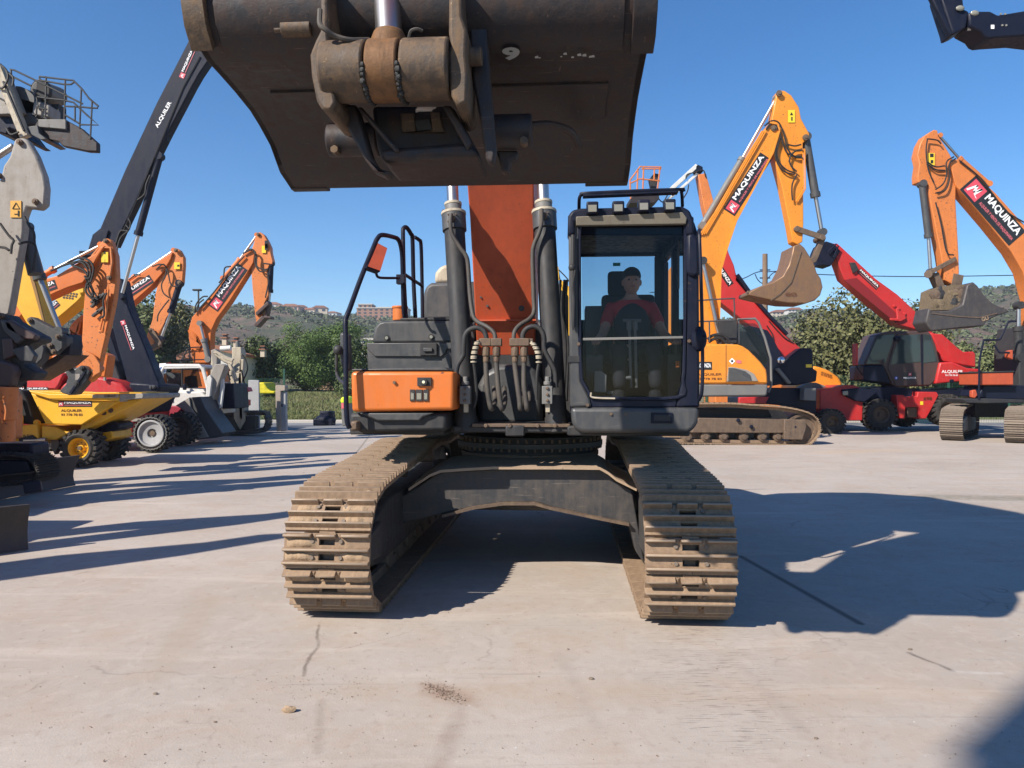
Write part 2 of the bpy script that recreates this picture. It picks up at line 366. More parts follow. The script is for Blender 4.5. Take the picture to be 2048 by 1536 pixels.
def track_side(fr, loop, v0, v1, parent, n=48, m=TRK, gh=.03, frame_pts=None, rollers=(), fm=None, name='track', rr=.1, idlers=()):
    """loop: (x, z) of the belt; shoes with raised ribs, chain, frame, rollers"""
    P = resample(spl([(a, 0, b) for a, b in loop] + [(loop[0][0], 0, loop[0][1])], 6), n); mb = MB(m)
    for k in range(n):
        a = P[k]; b = P[(k+1) % n]; d = (b-a); L = d.length; d.normalize(); q = Vector((d.z, 0, -d.x))
        cx = sum(p.x for p in P)/n; cz = sum(p.z for p in P)/n
        mid = (a+b)/2
        if q.dot(mid-Vector((cx, 0, cz))) < 0: q = -q
        prof = [(0, 0), (.0, .018), (.06, .018+gh), (.16, .018+gh), (.22, .018), (.42, .018), (.47, .018+gh*.8), (.55, .018+gh*.8), (.6, .018), (.82, .018), (.88, .018+gh), (.95, .018+gh), (.97, .018), (.97, 0)]
        vs = []
        for vv in (v0, v1):
            for s_, h_ in prof: w = a + d*(s_*L) + q*h_; vs.append((w.x, vv, w.z))
        nn = len(prof)
        mb.add(vs, [tuple(range(nn)), tuple(range(2*nn-1, nn-1, -1))]+[(i, (i+1) % nn, nn+(i+1) % nn, nn+i) for i in range(nn)])
        vm = (v0+v1)/2
        mb.bar((a-q*.05)+Vector((0, vm-.10, 0)), (b-q*.05)+Vector((0, vm-.10, 0)), .08, .04)
    T = mb.build(name, parent, 0, smooth=0)
    if frame_pts: MB(fm or m).prism(frame_pts, v0+.06, v1-.06).build('track_frame', T, .02)
    for (x, z) in rollers:
        MB(fm or m).lathe((x, z), [(0, v0+.07), (rr*.55, v0+.07), (rr*.6, v0+.12), (rr, v0+.13), (rr, v1-.13), (rr*.6, v1-.12), (0, v1-.07)], 16).build('roller', T)
    for (x, z, r) in idlers:
        MB(fm or m).lathe((x, z), [(0, v0+.12), (r*.35, v0+.10), (r*.4, v0+.2), (r*.8, v0+.2), (r*.84, v0+.14), (r, v0+.14), (r, v1-.14), (0, v1-.14)], 28).build('idler', T)
    return T
# ---------------------------------------------------------------- ground
def yard_material():
    m, nt, b = nodes('yard_concrete'); co = coord(nt, 'Object'); N = nt.nodes; Lk = nt.links.new
    big = noise(nt, .35, 7, .6, co, .5); mid = noise(nt, 1.7, 8, .65, co, .8); fine = noise(nt, 14, 6, .7, co); grit = noise(nt, 90, 3, .6, co)
    stre = noise(nt, 1.2, 6, .6, coord(nt, 'Object', (.35, 2.4, 1)), .5)
    c = mix(nt, ramp(nt, big, [(.35, (0,)*3), (.65, (1,)*3)]), (.345, .295, .248), (.42, .368, .32))
    c = mix(nt, ramp(nt, mid, [(.46, (0,)*3), (.68, (.6,)*3)]), c, (.37, .285, .215))
    c = mix(nt, ramp(nt, stre, [(.55, (0,)*3), (.72, (.5,)*3)]), c, (.52, .45, .385))
    c = mix(nt, ramp(nt, fine, [(.54, (0,)*3), (.78, (.6,)*3)]), c, (.25, .19, .15)); c = mix(nt, ramp(nt, noise(nt, 4.5, 7, .72, co, 1.2), [(.5, (0,)*3), (.7, (.45,)*3)]), c, (.47, .41, .355))
    c = mix(nt, ramp(nt, grit, [(.70, (0,)*3), (.78, (.5,)*3)]), c, (.12, .10, .09))
    vo = nt.nodes.new('ShaderNodeTexVoronoi'); vo.feature = 'DISTANCE_TO_EDGE'; vo.inputs['Scale'].default_value = .55; vm = nt.nodes.new('ShaderNodeVectorMath'); nt.links.new(co, vm.inputs[0]); wn_ = nt.nodes.new('ShaderNodeTexNoise'); wn_.inputs['Scale'].default_value = 3; wn_.inputs['Detail'].default_value = 5; nt.links.new(co, wn_.inputs['Vector']); sc__ = nt.nodes.new('ShaderNodeVectorMath'); sc__.operation = 'SCALE'; sc__.inputs[3].default_value = .35; nt.links.new(wn_.outputs[1], sc__.inputs[0]); nt.links.new(sc__.outputs[0], vm.inputs[1]); nt.links.new(vm.outputs[0], vo.inputs['Vector'])
    hair = nt.nodes.new('ShaderNodeMath'); hair.operation = 'MULTIPLY'; nt.links.new(ramp(nt, vo.outputs['Distance'], [(.0, (1,)*3), (.006, (0,)*3)]), hair.inputs[0]); nt.links.new(ramp(nt, noise(nt, .8, 4, .6, co), [(.52, (0,)*3), (.62, (.55,)*3)]), hair.inputs[1]); c = mix(nt, hair.outputs[0], c, (.16, .12, .10))
    scf = noise(nt, 2.2, 6, .7, coord(nt, 'Object', (.25, 3.4, 1)), 1.5); c = mix(nt, ramp(nt, scf, [(.60, (0,)*3), (.74, (.4,)*3)]), c, (.24, .205, .18))
    sp = noise(nt, 38, 2, .5, co); c = mix(nt, ramp(nt, sp, [(.73, (0,)*3), (.76, (.7,)*3)]), c, (.60, .58, .55))
    # joints, cracks and stains: distance to segments in the yard's own plane
    sep = N.new('ShaderNodeSeparateXYZ'); wob = N.new('ShaderNodeTexNoise'); wob.inputs['Scale'].default_value = 1.5; wob.inputs['Detail'].default_value = 6; Lk(co, wob.inputs['Vector'])
    sb = N.new('ShaderNodeVectorMath'); sb.operation = 'SUBTRACT'; Lk(wob.outputs[1], sb.inputs[0]); sb.inputs[1].default_value = (.5, .5, .5)
    ml_ = N.new('ShaderNodeVectorMath'); ml_.operation = 'SCALE'; Lk(sb.outputs[0], ml_.inputs[0]); ml_.inputs[3].default_value = .18
    ad = N.new('ShaderNodeVectorMath'); Lk(co, ad.inputs[0]); Lk(ml_.outputs[0], ad.inputs[1])
    def math_(op, a, b_=None, clamp=False):
        n = N.new('ShaderNodeMath'); n.operation = op; n.use_clamp = clamp
        for k, x in enumerate((a, b_)):
            if x is None: continue
            if hasattr(x, 'is_output'): Lk(x, n.inputs[k])
            else: n.inputs[k].default_value = x
        return n.outputs[0]
    def seg(p0, p1, w, soft, pos):
        s = N.new('ShaderNodeSeparateXYZ'); Lk(pos, s.inputs[0]); dx, dy = p1[0]-p0[0], p1[1]-p0[1]; L = math.hypot(dx, dy); dx /= L; dy /= L
        x = math_('SUBTRACT', s.outputs[0], p0[0]); y = math_('SUBTRACT', s.outputs[1], p0[1])
        t = math_('ADD', math_('MULTIPLY', x, dx), math_('MULTIPLY', y, dy)); d = math_('ABSOLUTE', math_('SUBTRACT', math_('MULTIPLY', x, -dy), math_('MULTIPLY', y, -dx)))
        over = math_('MAXIMUM', math_('MAXIMUM', math_('MULTIPLY', t, -1), math_('SUBTRACT', t, L)), 0)
        dd = math_('ADD', d, over); return math_('SUBTRACT', 1, math_('DIVIDE', math_('SUBTRACT', dd, w), soft), True)
    def g(px, py): t = CH*F/(py-HY); return ((px-1024)/F*t, t)
    for p0, p1, w, soft, col, k, wo_ in (
        (g(1480, 1112), g(1722, 1248), .012, .03, (.06, .055, .05), .8, 0),
        (g(1395, 982), g(1530, 978), .01, .03, (.1, .09, .08), .6, 0),
        (g(640, 1250), g(613, 1350), .004, .012, (.12, .09, .07), .7, 1),
        (g(915, 1400), g(875, 1560), .012, .05, (.24, .18, .14), .5, 1),
        (g(700, 1385), g(1990, 1392), .05, .22, (.36, .27, .19), .45, 1),
        (g(645, 1400), g(640, 1500), .006, .03, (.25, .2, .16), .5, 1),
        (g(1120, 1310), g(1210, 1470), .01, .05, (.30, .25, .21), .4, 1),
        (g(1480, 1330), g(1650, 1500), .01, .05, (.30, .25, .21), .4, 1),
        (g(1822, 1306), g(1905, 1346), .004, .02, (.07, .05, .04), .8, 1),
        (g(1905, 1346), g(2000, 1350), .004, .02, (.5, .46, .42), .5, 1),
        (g(640, 1000), g(740, 870), .008, .03, (.12, .1, .08), .6, 0),
        (g(1850, 993), g(2300, 1003), .12, .25, (.17, .155, .11), .75, 1),
        (g(300, 1360), g(420, 1200), .03, .15, (.34, .27, .20), .5, 1),
        (g(1650, 905), g(1800, 900), .1, .5, (.5, .36, .22), .4, 1),
        (g(860, 1375), g(925, 1398), .03, .10, (.28, .19, .14), .8, 1),
        ):
        f = seg(p0, p1, w, soft, ad.outputs[0] if wo_ else co)
        f = math_('MULTIPLY', f, k)
        if wo_: f = math_('MULTIPLY', f, ramp(nt, noise(nt, 6, 5, .7, co), [(.3, (.2,)*3), (.6, (1,)*3)]))
        c = mix(nt, f, c, col)
    # skid marks of tracks
    sk = noise(nt, 5, 4, .6, coord(nt, 'Object', (1.2, 22, 1)))
    f = math_('MULTIPLY', ramp(nt, sk, [(.58, (0,)*3), (.63, (1,)*3)]), seg(g(1400, 1250), g(1470, 1450), .12, .35, co)); c = mix(nt, math_('MULTIPLY', f, .8), c, (.09, .07, .06))
    Lk(c, b.inputs['Base Color']); b.inputs['Roughness'].default_value = .85
    h = mix(nt, .5, fine, grit); bump(nt, b, h, .35, .01)
    return m
YARD = yard_material()
def slab(name, pts, z, m, kind='structure'):
    q = MB(m); q.quad(*[(x, y, z) for x, y in pts]); o = q.build(name, None, smooth=0); return tag(o, kind=kind)
slab('yard', [(-60, -25), (60, -25), (60, 27.2), (-60, 27.2)], 0, YARD)
m, nt, b = nodes('asphalt'); co = coord(nt); c = mix(nt, noise(nt, 2, 6, .6, co), (.15, .15, .155), (.23, .23, .235)); nt.links.new(c, b.inputs['Base Color']); b.inputs['Roughness'].default_value = .9; ASPH = m
m, nt, b = nodes('kerb_stone'); b.inputs['Base Color'].default_value = (.42, .39, .35, 1); b.inputs['Roughness'].default_value = .85; KERB = m
slab('road', [(-90, 27.2), (90, 27.2), (90, 33), (-90, 33)], -.004, ASPH)
tag(MB(KERB).box((-90, 33, -.1), (90, 33.25, .12)).build('kerb', None, .02), kind='structure')
# terrain: verge, field and hills
HILLX = [(-1500, 655), (-300, 650), (0, 640), (110, 634), (250, 636), (330, 634), (440, 634), (520, 632), (600, 634), (690, 645), (760, 648), (850, 655), (1100, 660), (1400, 662), (1530, 646), (1600, 640), (1690, 640), (1760, 648), (1850, 645), (1900, 622), (1950, 604), (2048, 585), (2300, 560), (3500, 520)]
def ridge(x):
    for (a, b), (c, d) in zip(HILLX, HILLX[1:]):
        if a <= x <= c: t = (x-a)/(c-a); return b+(d-b)*t
    return 655
D1, D2 = 48, 420
def terr(px, D):
    """ground height along the bearing of photo column px at distance D"""
    zr = CH + (HY-ridge(px)-0)*D2/F
    if D < D1: return .12 + max(0, (D-33.3))/(D1-33.3)*1.1
    if D <= D2:
        t = (D-D1)/(D2-D1); s = (.12*t + .88*t*t*(3-2*t)); z = 1.22 + (zr-1.22)*s
    else: z = zr + (D-D2)*.012
    return z + (1.2*math.sin(px*.021+D*.03)+.8*math.sin(px*.05-D*.045))*min(1, max(0, (D-D1)/150))*(1 if D < D2*.93 else .25)
m, nt, b = nodes('hill_scrub'); co = coord(nt); n1 = noise(nt, .02, 8, .62, co, .4); n2 = noise(nt, .25, 6, .75, co); n3 = noise(nt, .9, 6, .75, co)
c = mix(nt, ramp(nt, n1, [(.40, (0,)*3), (.56, (1,)*3)]), (.075, .085, .042), (.22, .14, .10))
c = mix(nt, ramp(nt, n2, [(.45, (0,)*3), (.6, (.8,)*3)]), c, (.06, .07, .036)); c = mix(nt, ramp(nt, n3, [(.52, (0,)*3), (.66, (.6,)*3)]), c, (.24, .18, .125))
nt.links.new(c, b.inputs['Base Color']); b.inputs['Roughness'].default_value = 1; bump(nt, b, n3, 1, 1.5); HILLM = m
m, nt, b = nodes('dry_grass'); co = coord(nt); n1 = noise(nt, .3, 6, .6, co); n2 = noise(nt, 6, 6, .8, co)
c = mix(nt, ramp(nt, n1, [(.42, (0,)*3), (.6, (1,)*3)]), (.10, .135, .04), (.19, .16, .085)); c = mix(nt, ramp(nt, n2, [(.5, (0,)*3), (.7, (.6,)*3)]), c, (.05, .07, .02))
nt.links.new(c, b.inputs['Base Color']); b.inputs['Roughness'].default_value = 1; bump(nt, b, n2, .8, .1); GRASSM = m
def terrain(name, Ds, m, xs):
    q = MB(m); vs = [((x-1024)/F*D, D, terr(x, D)) for D in Ds for x in xs]; nx = len(xs)
    q.add(vs, [(j*nx+i, j*nx+i+1, (j+1)*nx+i+1, (j+1)*nx+i) for j in range(len(Ds)-1) for i in range(nx-1)]); return tag(q.build(name, None, smooth=180, recalc=False), kind='structure')
xs = list(range(-1500, 3501, 25))
terrain('field', [33.25, 36, 40, 44, D1, 54, 60], GRASSM, xs)
terrain('hill', [60, 70, 80, 95, 110, 130, 150, 175, 200, 225, 250, 275, 300, 325, 350, 370, 390, 405, D2, 450, 700, 1500], HILLM, xs)
# ---------------------------------------------------------------- foliage
def leafm(name, a, b_, tr=.35):
    m, nt, b = nodes(name); gi = nt.nodes.new('ShaderNodeNewGeometry'); co = coord(nt, 'Object'); n1 = noise(nt, 1.2, 3, .6, co)
    c = mix(nt, gi.outputs['Random Per Island'], a, b_); c = mix(nt, ramp(nt, n1, [(.35, (0,)*3), (.65, (.5,)*3)]), c, tuple(x*.7 for x in a)); nt.links.new(c, b.inputs['Base Color']); b.inputs['Roughness'].default_value = .65
    b.inputs['Specular IOR Level'].default_value = .25; return m
LF_OLIVE = leafm('olive_green_leaves', (.085, .095, .035), (.20, .19, .085)); LF_PINE = leafm('pine_green_leaves', (.06, .11, .028), (.13, .19, .05)); LF_DARK = leafm('dark_green_leaves', (.05, .075, .026), (.11, .14, .05))
LF_PALE = leafm('pale_green_leaves', (.085, .11, .04), (.19, .2, .09)); LF_HILL = leafm('scrub_leaves', (.055, .070, .036), (.13, .145, .075)); BARK = paint('bark', (.10, .075, .055), .9, (.06, .045, .035), .5)
def leaves(mb, lumps, n, s, rnd, flat=1.0, spiky=0):
    vs = []; fs = []
    tw = sum(l[3]**2 for l in lumps)
    for (x, y, z, r, sq) in lumps:
        for k in range(int(n*r*r/tw)):
            u = Vector((rnd.gauss(0, 1), rnd.gauss(0, 1), rnd.gauss(0, 1))).normalized(); rr = r*(rnd.uniform(.55, 1.0) if rnd.random() < .85 else rnd.uniform(.95, 1.15)); p = Vector((x+u.x*rr, y+u.y*rr, z+u.z*rr*sq))
            a = (u+Vector((rnd.uniform(-.9, .9), rnd.uniform(-.9, .9), rnd.uniform(-.5, .9)))).normalized(); t = a.cross(Vector((rnd.uniform(-1, 1), rnd.uniform(-1, 1), rnd.uniform(-1, 1)))).normalized(); w = a.cross(t)
            l = s*rnd.uniform(.6, 1.3); q = l*(.30 if spiky else .55); o = len(vs); vs += [p-t*l, p-w*q, p+t*l, p+w*q]; fs.append((o, o+1, o+2, o+3))
    mb.add(vs, fs)
def tree(name, label, cx, cy_base, w, h, Y, leafmat, n, s, seed, trunk=.3, group=None, base=None, nl=16, spiky=0, cat='tree'):
    """cx = photo column, base on the ground at distance Y; w, h in metres"""
    rnd = random.Random(seed); X0 = (cx-1024)/F*Y; gz = base if base is not None else (0 if Y < 33 else terr(cx, Y))
    o = bpy.data.objects.new(name, None); C.objects.link(o); o.location = (X0, Y, gz); tag(o, label, cat, group)
    th = h*trunk; lumps = []
    for k in range(nl):
        a = rnd.uniform(0, 6.28); z = th + (h-th)*rnd.uniform(.06, .86); e = math.sin(math.pi*min(1, max(.12, (z-th*.6)/(h-th*.5))))**.4; rr = w/2*e*rnd.uniform(.25, .72); r = min(w, h-th)*rnd.uniform(.15, .25)
        lumps.append((rr*math.cos(a), rr*math.sin(a), z, r, rnd.uniform(.7, .95)))
    lumps.append((0, 0, th+(h-th)*.5, min(w, h-th)*.3, .9))
    mb = MB(leafmat); leaves(mb, lumps, n, s, rnd, spiky=spiky); mb.build('crown', o, smooth=0, recalc=False)
    q = MB(BARK); q.tube([(0, 0, -.2), (.02*h, 0, th*.6), (0, .02*h, th+(h-th)*.4), (0, 0, h*.8)], [h*.03, h*.024, h*.014, h*.004], 8)
    for l in lumps[:8]: q.tube([(0, 0, th*.7), (l[0]*.5, l[1]*.5, (th+l[2])*.5), (l[0], l[1], l[2])], [h*.014, h*.009, h*.003], 6)
    q.build('trunk', o)
    return o
# ================================================================ the big excavator in the middle
M = Fr(-.025, 5.3, 4.04, 'excavator', 'big grey and orange excavator facing the viewer mid yard, bucket raised overhead', 'excavator')
E = M.o
def ml(v, *pts): return M.poly(pts, v)
def mpart(name, pts, v0, v1, m, parent=None, bevel=.02, **k): return MB(m).prism(M.poly(pts, v0), v0, v1).build(name, parent or E, bevel, **k)
# ---- tracks
top = [(4.45, .93), (4.0, 1.02), (3.3, 1.0), (2.5, 1.045), (1.9, 1.0), (1.4, .965), (.7, .93), (.25, .90)]
ic = (.16, .475); ir = .42
arc = [(ic[0]+ir*math.cos(R(a)), ic[1]+ir*math.sin(R(a))) for a in (105, 125, 145, 165, 185, 205, 225, 245, 262)]
sc_ = (4.35, .50); arc2 = [(sc_[0]+.43*math.cos(R(a)), sc_[1]+.43*math.sin(R(a))) for a in (-80, -55, -30, -5, 20, 45, 65)]
loop = top + arc + [(.3, .055), (1.5, .055), (2.5, .055), (3.5, .055)] + arc2
NSH = 44
cpts = resample(spl([(0, a, b) for a, b in loop] + [(0,)+loop[0]], 5), NSH)
Ls = sum((cpts[(k+1) % NSH]-cpts[k]).length for k in range(NSH))/NSH
def shoe_mesh():
    q = MB(SHOE); L = Ls*.985; t = .014
    for x0, x1, y0, y1 in ((-.30, -.055, .012, L), (-.055, .055, .0, .055), (-.055, .055, L*.5-.03, L*.5+.03), (-.055, .055, L-.045, L), (.055, .30, .012, L)): q.box((x0, y0, -t), (x1, y1, t))
    for yc in (.028, L*.5, L-.035):
        h = .042; a = [(yc-.017, t-.002), (yc-.010, t+h*.75), (yc-.007, t+h), (yc+.007, t+h), (yc+.010, t+h*.75), (yc+.017, t-.002)]; tp = [(yc-.008, t+h+.0005), (yc-.005, t+h+.003), (yc+.005, t+h+.003), (yc+.008, t+h+.0005)]
        for x0, x1 in (((-.30, -.105), (-.068, .068), (.105, .30)) if yc < .05 else ((-.30, .30),)): q.mat(SHOE).prismx(a, x0, x1); q.mat(POL).prismx(tp, x0+.004, x1-.004)
    q.mat(SHOE)
    for x in (-.0865, .0865): q.cyl((x, .02, t-.004), (x, .055, t-.001), .012, n=8)
    q.mat(TRK)
    for x in (-.10, .10):
        for y in (L*.27, L*.72): q.cyl((x, y, t), (x, y, t+.014), .015, n=8)
    q.box((-.115, 0, -.10), (-.075, L, -t-.002)); q.box((.075, 0, -.10), (.115, L, -t-.002))
    return q
proto = shoe_mesh().build('shoe', None, .0025, seg=1); C.objects.unlink(proto)
def mud(x0, x1, y0, y1, h, rnd, nx=22, ny=5):
    vs = []; fs = []; ph = [rnd.uniform(0, 6) for _ in range(6)]
    for j in range(ny+1):
        for i in range(nx+1):
            u = i/nx; w = j/ny; e = min(1, 4*u, 4*(1-u)) * math.sin(math.pi*w)**.6
            z = h*e*(.75+.25*math.sin(u*5+ph[0])*math.sin(u*8+ph[1]+w*2)) + rnd.uniform(-.16, .16)*h*e
            vs.append((x0+(x1-x0)*u, y0+(y1-y0)*w, .012+max(z, -.01)))
    for j in range(ny):
        for i in range(nx): a = j*(nx+1)+i; fs.append((a, a+1, a+nx+2, a+nx+1))
    return vs, fs
def crawler(side):
    xc = side*1.23; rnd = random.Random(5+side)
    tr = bpy.data.objects.new('track', None); C.objects.link(tr); tr.parent = E
    def disc(name, rings, n=32):
        T = MB(TRK)
        for c, r, x0, x1 in rings:
            vs = []
            for x in (x0, x1):
                for k in range(n): a = 2*math.pi*k/n; vs.append((x, c[0]+r*math.cos(a), c[1]+r*math.sin(a)))
            T.add(vs, [tuple(range(n)), tuple(range(2*n-1, n-1, -1))]+[(k, (k+1) % n, n+(k+1) % n, n+k) for k in range(n)])
        T.build(name, tr)
    disc('idler', [(ic, .33, xc-.10, xc+.10), (ic, .36, xc-.04, xc+.04)]); disc('sprocket', [(sc_, .36, xc-.05, xc+.05)])
    for k in range(8): disc('roller', [((1.05+k*.4, .20), .10, xc-.14, xc+.14)], 16)
    for yy in (1.7, 3.1): disc('roller', [((yy, .86), .07, xc-.14, xc+.14)], 14)
    fr_ = MB(FRAME).prismx([(.25, .30), (.5, .26), (4.2, .26), (4.35, .4), (4.3, .62), (3.9, .74), (.8, .74), (.4, .66), (.25, .6)], xc-.19, xc+.19)
    fr_.prismx([(-.05,.40),(.32,.36),(.32,.64),(-.05,.6)], xc-.25, xc-.20).prismx([(-.05,.40),(.32,.36),(.32,.64),(-.05,.6)], xc+.20, xc+.25)
    fr_.build('track_frame', tr, .02)
    mb = MB(MUD)
    for k in range(NSH):
        a = cpts[k]; b = cpts[(k+1) % NSH]; d = (b-a).normalized(); nrm = Vector((0, d.z, -d.y))
        if nrm.dot((a+b)/2-Vector((0, 2.4, .5))) < 0: nrm = -nrm
        xa = d.cross(nrm)
        mt = Matrix(((xa.x, d.x, nrm.x, xc), (xa.y, d.y, nrm.y, a.y), (xa.z, d.z, nrm.z, a.z), (0, 0, 0, 1)))
        s = proto.copy(); C.objects.link(s); s.parent = tr; s.matrix_local = mt
        front = a.y < .7 and a.z > .06
        if front and (side < 0 or rnd.random() < .5):
            for y0, y1 in ((.045, Ls*.5-.012), (Ls*.5+.012, Ls-.048)):
                for x0, x1 in ((-.27, -.09), (.09, .27)):
                    if rnd.random() < (.85 if side < 0 else .4):
                        vs, fs = mud(x0+rnd.uniform(-.03, .02), x1+rnd.uniform(-.02, .03), y0, y1, rnd.uniform(.018, .04), rnd)
                        mb.add([mt @ Vector(v) for v in vs], fs)
    tag(mb.build('dried_mud', tr, 0, smooth=60), kind='stuff')
crawler(-1); crawler(1)
# ---- undercarriage: arched front beam traced at its distance, then the centre body behind
v = 1.30
beam_top = Z(540, 840, 2.1333)((550, 330), (620, 292), (700, 236), (735, 220), (850, 214), (960, 208), (1100, 206), (1250, 206), (1400, 206), (1440, 226), (1470, 256), (1545, 300))
beam_bot = Z(540, 840, 2.1333)((1600, 620), (1560, 560), (1530, 440), (1380, 412), (1200, 372), (1130, 352), (1000, 352), (870, 372), (720, 405), (550, 445), (480, 560), (440, 600), (440, 420))
o = mpart('front_beam', beam_top + beam_bot, v, v+.30, FRAME, bevel=.012)
q = MB(DUST); tp = M.poly(Z(540, 840, 2.1333)((600, 292), (690, 232), (735, 214), (850, 206), (960, 200), (1250, 200), (1405, 202), (1440, 222), (1475, 250), (1560, 292)), v)
q.mat(DUST)
for a, b in zip(tp, tp[1:]):       # dusty top flange, overhanging forward
    q.add([(a[0], v-.09, a[1]-.012), (b[0], v-.09, b[1]-.012), (b[0], v+.7, b[1]+.03), (a[0], v+.7, a[1]+.03), (a[0], v-.09, a[1]+.012), (b[0], v-.09, b[1]+.012), (b[0], v+.7, b[1]+.055), (a[0], v+.7, a[1]+.055)],
          [(0,3,2,1), (4,5,6,7), (0,1,5,4), (2,3,7,6), (1,2,6,5), (3,0,4,7)])
q.build('top_flange', o, 0)
bp = M.poly(Z(540, 840, 2.1333)((740, 402), (870, 368), (1000, 350), (1130, 350), (1200, 370), (1380, 408), (1530, 438)), v)
q = MB(STEEL)
for a, b in zip(bp, bp[1:]):
    q.add([(a[0], v-.06, a[1]-.02), (b[0], v-.06, b[1]-.02), (b[0], v+.4, b[1]-.02), (a[0], v+.4, a[1]-.02), (a[0], v-.06, a[1]+.004), (b[0], v-.06, b[1]+.004), (b[0], v+.4, b[1]+.004), (a[0], v+.4, a[1]+.004)],
          [(0,3,2,1), (4,5,6,7), (0,1,5,4), (2,3,7,6), (1,2,6,5), (3,0,4,7)])
q.build('bottom_flange', o, 0)
q = MB(FRAME).box((-.72, 1.62, .50), (.72, 3.2, .82)).box((-1.12, 3.2, .40), (1.12, 3.6, .78))
q.box((-.5,1.5,.55),(.5,1.7,.8)); q.build('centre_body', E, .03)
SC = (.04, 2.42)
def zcyl(q, c, z0, z1, r, n=48): return q.cyl((c[0], c[1], z0), (c[0], c[1], z1), r, n=n)
q = MB(FRAME); zcyl(q, SC, .80, .965, .60, 56); q.build('swing_pedestal', E, .006)
q = MB(STEEL); zcyl(q, SC, .962, 1.0, .70, 64); zcyl(q.mat(DARK), SC, 1.0, 1.06, .66, 64); zcyl(q.mat(FRAME), SC, 1.06, 1.105, .74, 64); zcyl(q.mat(DARK), SC, 1.105, 1.16, .68, 64)
q.mat(STEEL)
for k in range(56):
    a = 2*math.pi*k/56; 
    for rr, z in ((.68, .935), (.72, 1.03), (.715, 1.11)):
        x, y = SC[0]+rr*math.cos(a), SC[1]+rr*math.sin(a); zcyl(q, (x, y), z, z+.035, .014, 6)
q.build('swing_ring', E, 0)
# ---- deck
q = MB(DARK).prismz([(-1.42, .95), (-.62, .95), (-.60, 1.25), (.40, 1.25), (.42, .95), (1.42, .95), (1.42, 4.9), (-1.42, 4.9)], 1.24, 1.32)
q.box((-.55, 1.02, 1.26), (.46, 1.12, 1.31)).box((-.1, .98, 1.23), (.06, 1.06, 1.32)).box((-.62, 1.25, 1.27), (-.50, 4.5, 1.66)).box((.40, 1.6, 1.27), (.5, 4.5, 1.9))
q.build('deck', E, .012)
q = MB(DGREY).prismz([(-1.42, 3.6), (1.42, 3.6), (1.44, 4.2), (1.2, 4.95), (.6, 5.2), (-.6, 5.2), (-1.2, 4.95), (-1.44, 4.2)], 1.29, 2.25); q.build('counterweight', E, .08, seg=3)
# ---- left tool box
mpart('lower_skirt', [(699, 826), (893, 826), (893, 862), (722, 866), (706, 858), (699, 846)], .80, 2.3, DARK, bevel=.03)
q = MB(DGREY).prism(M.poly([(716, 826), (868, 826), (846, 834), (838, 842), (755, 842), (742, 836)], .76), .76, .82).build('trim_lip', E, .012)
tb = mpart('tool_box', [(701, 743), (908, 743), (908, 821), (703, 824)], .74, 1.62, ORANGE, bevel=.03, seg=3)
mpart('cover', [(703, 741), (704, 738), (890, 735), (897, 741)], .78, 1.66, DGREY, tb, .012)
q = MB(DARK); a, b = M.pt(835, 772, .735), M.pt(863, 755, .735); q.box((a.x, .722, a.z), (b.x, .742, b.z)); 
c = M.pt(848, 764, .72); q.mat(HOSE).cyl(c+Vector((0,.01,0)), c-Vector((0,.02,0)), .03, n=16); q.mat(MIRR).cyl(c-Vector((0,.02,0)), c-Vector((0,.024,0)), .014, n=12)
q.build('camera', tb, .004)
q = MB(DARK)
for x0, x1 in ((820, 830), (832, 845), (847, 857)):
    a, b = M.pt(x0, 802, .735), M.pt(x1, 779, .735); q.mat(DARK).box((a.x, .728, a.z), (b.x, .741, b.z)); q.mat(LAMP).box((a.x+.008, .725, a.z+.012), (b.x-.008, .7285, b.z-.03))
q.build('headlight', tb, .003)
c = M.pt(789, 765, .735); MB(STEEL).cyl(c+Vector((0,.01,0)), c-Vector((0,.015,0)), .013, n=8).build('bolt', tb)
# grey boxes behind
g1 = mpart('battery_box', [(735, 741), (733, 686), (904, 685), (906, 741)], 1.62, 3.2, DGREY, bevel=.02)
MB(DGREY).prism(M.poly([(735, 700), (737, 701), (749, 713), (882, 714), (892, 706), (893, 699), (904, 698), (904, 685), (733, 686)], 1.60), 1.60, 1.64).build('door_panel', g1, .008)
a, b = M.pt(840, 711, 1.58), M.pt(874, 686, 1.58)
MB(DARK).box((a.x, 1.575, a.z), (b.x, 1.60, b.z)).mat(DGREY).box((a.x+.035, 1.555, a.z+.035), (b.x-.04, 1.578, b.z-.045)).build('handle', g1, .005)
g2 = mpart('upper_box', [(745, 686), (745, 672), (749, 655), (757, 644), (768, 641), (905, 641), (905, 686)], 1.70, 3.2, DGREY, bevel=.025)
mpart('lid', [(800, 641), (800, 636), (905, 634), (905, 641)], 1.72, 3.2, DARK, g2, .01)
for x, y in ((774, 676), (863, 674)):
    c = M.pt(x, y, 1.70); MB(HOSE).cyl(c+Vector((0,.01,0)), c-Vector((0,.008,0)), .028, n=16).mat(LAMP).cyl(c-Vector((0,.008,0)), c-Vector((0,.022,0)), .016, n=8).build('bolt', g2)
c = M.pt(800, 641, 2.0); q = MB(ORANGE); d = M.pt(800, 617, 2.0)
q.cyl(c, d, .072, n=20).cyl(d, d+Vector((0,0,.022)), .08, n=16).mat(DARK).cyl(d+Vector((.05,0,0)), d+Vector((.05,0,.10)), .008, n=6).build('filter_cap', E, .006)
mpart('engine_hood', [(846, 640), (847, 586), (851, 572), (862, 565), (960, 562), (960, 640)], 2.9, 4.3, DGREY, bevel=.04)
mpart('exhaust_cover', [(868, 566), (870, 545), (880, 532), (894, 528), (925, 528), (925, 566)], 3.2, 3.7, BEIGE, bevel=.04)
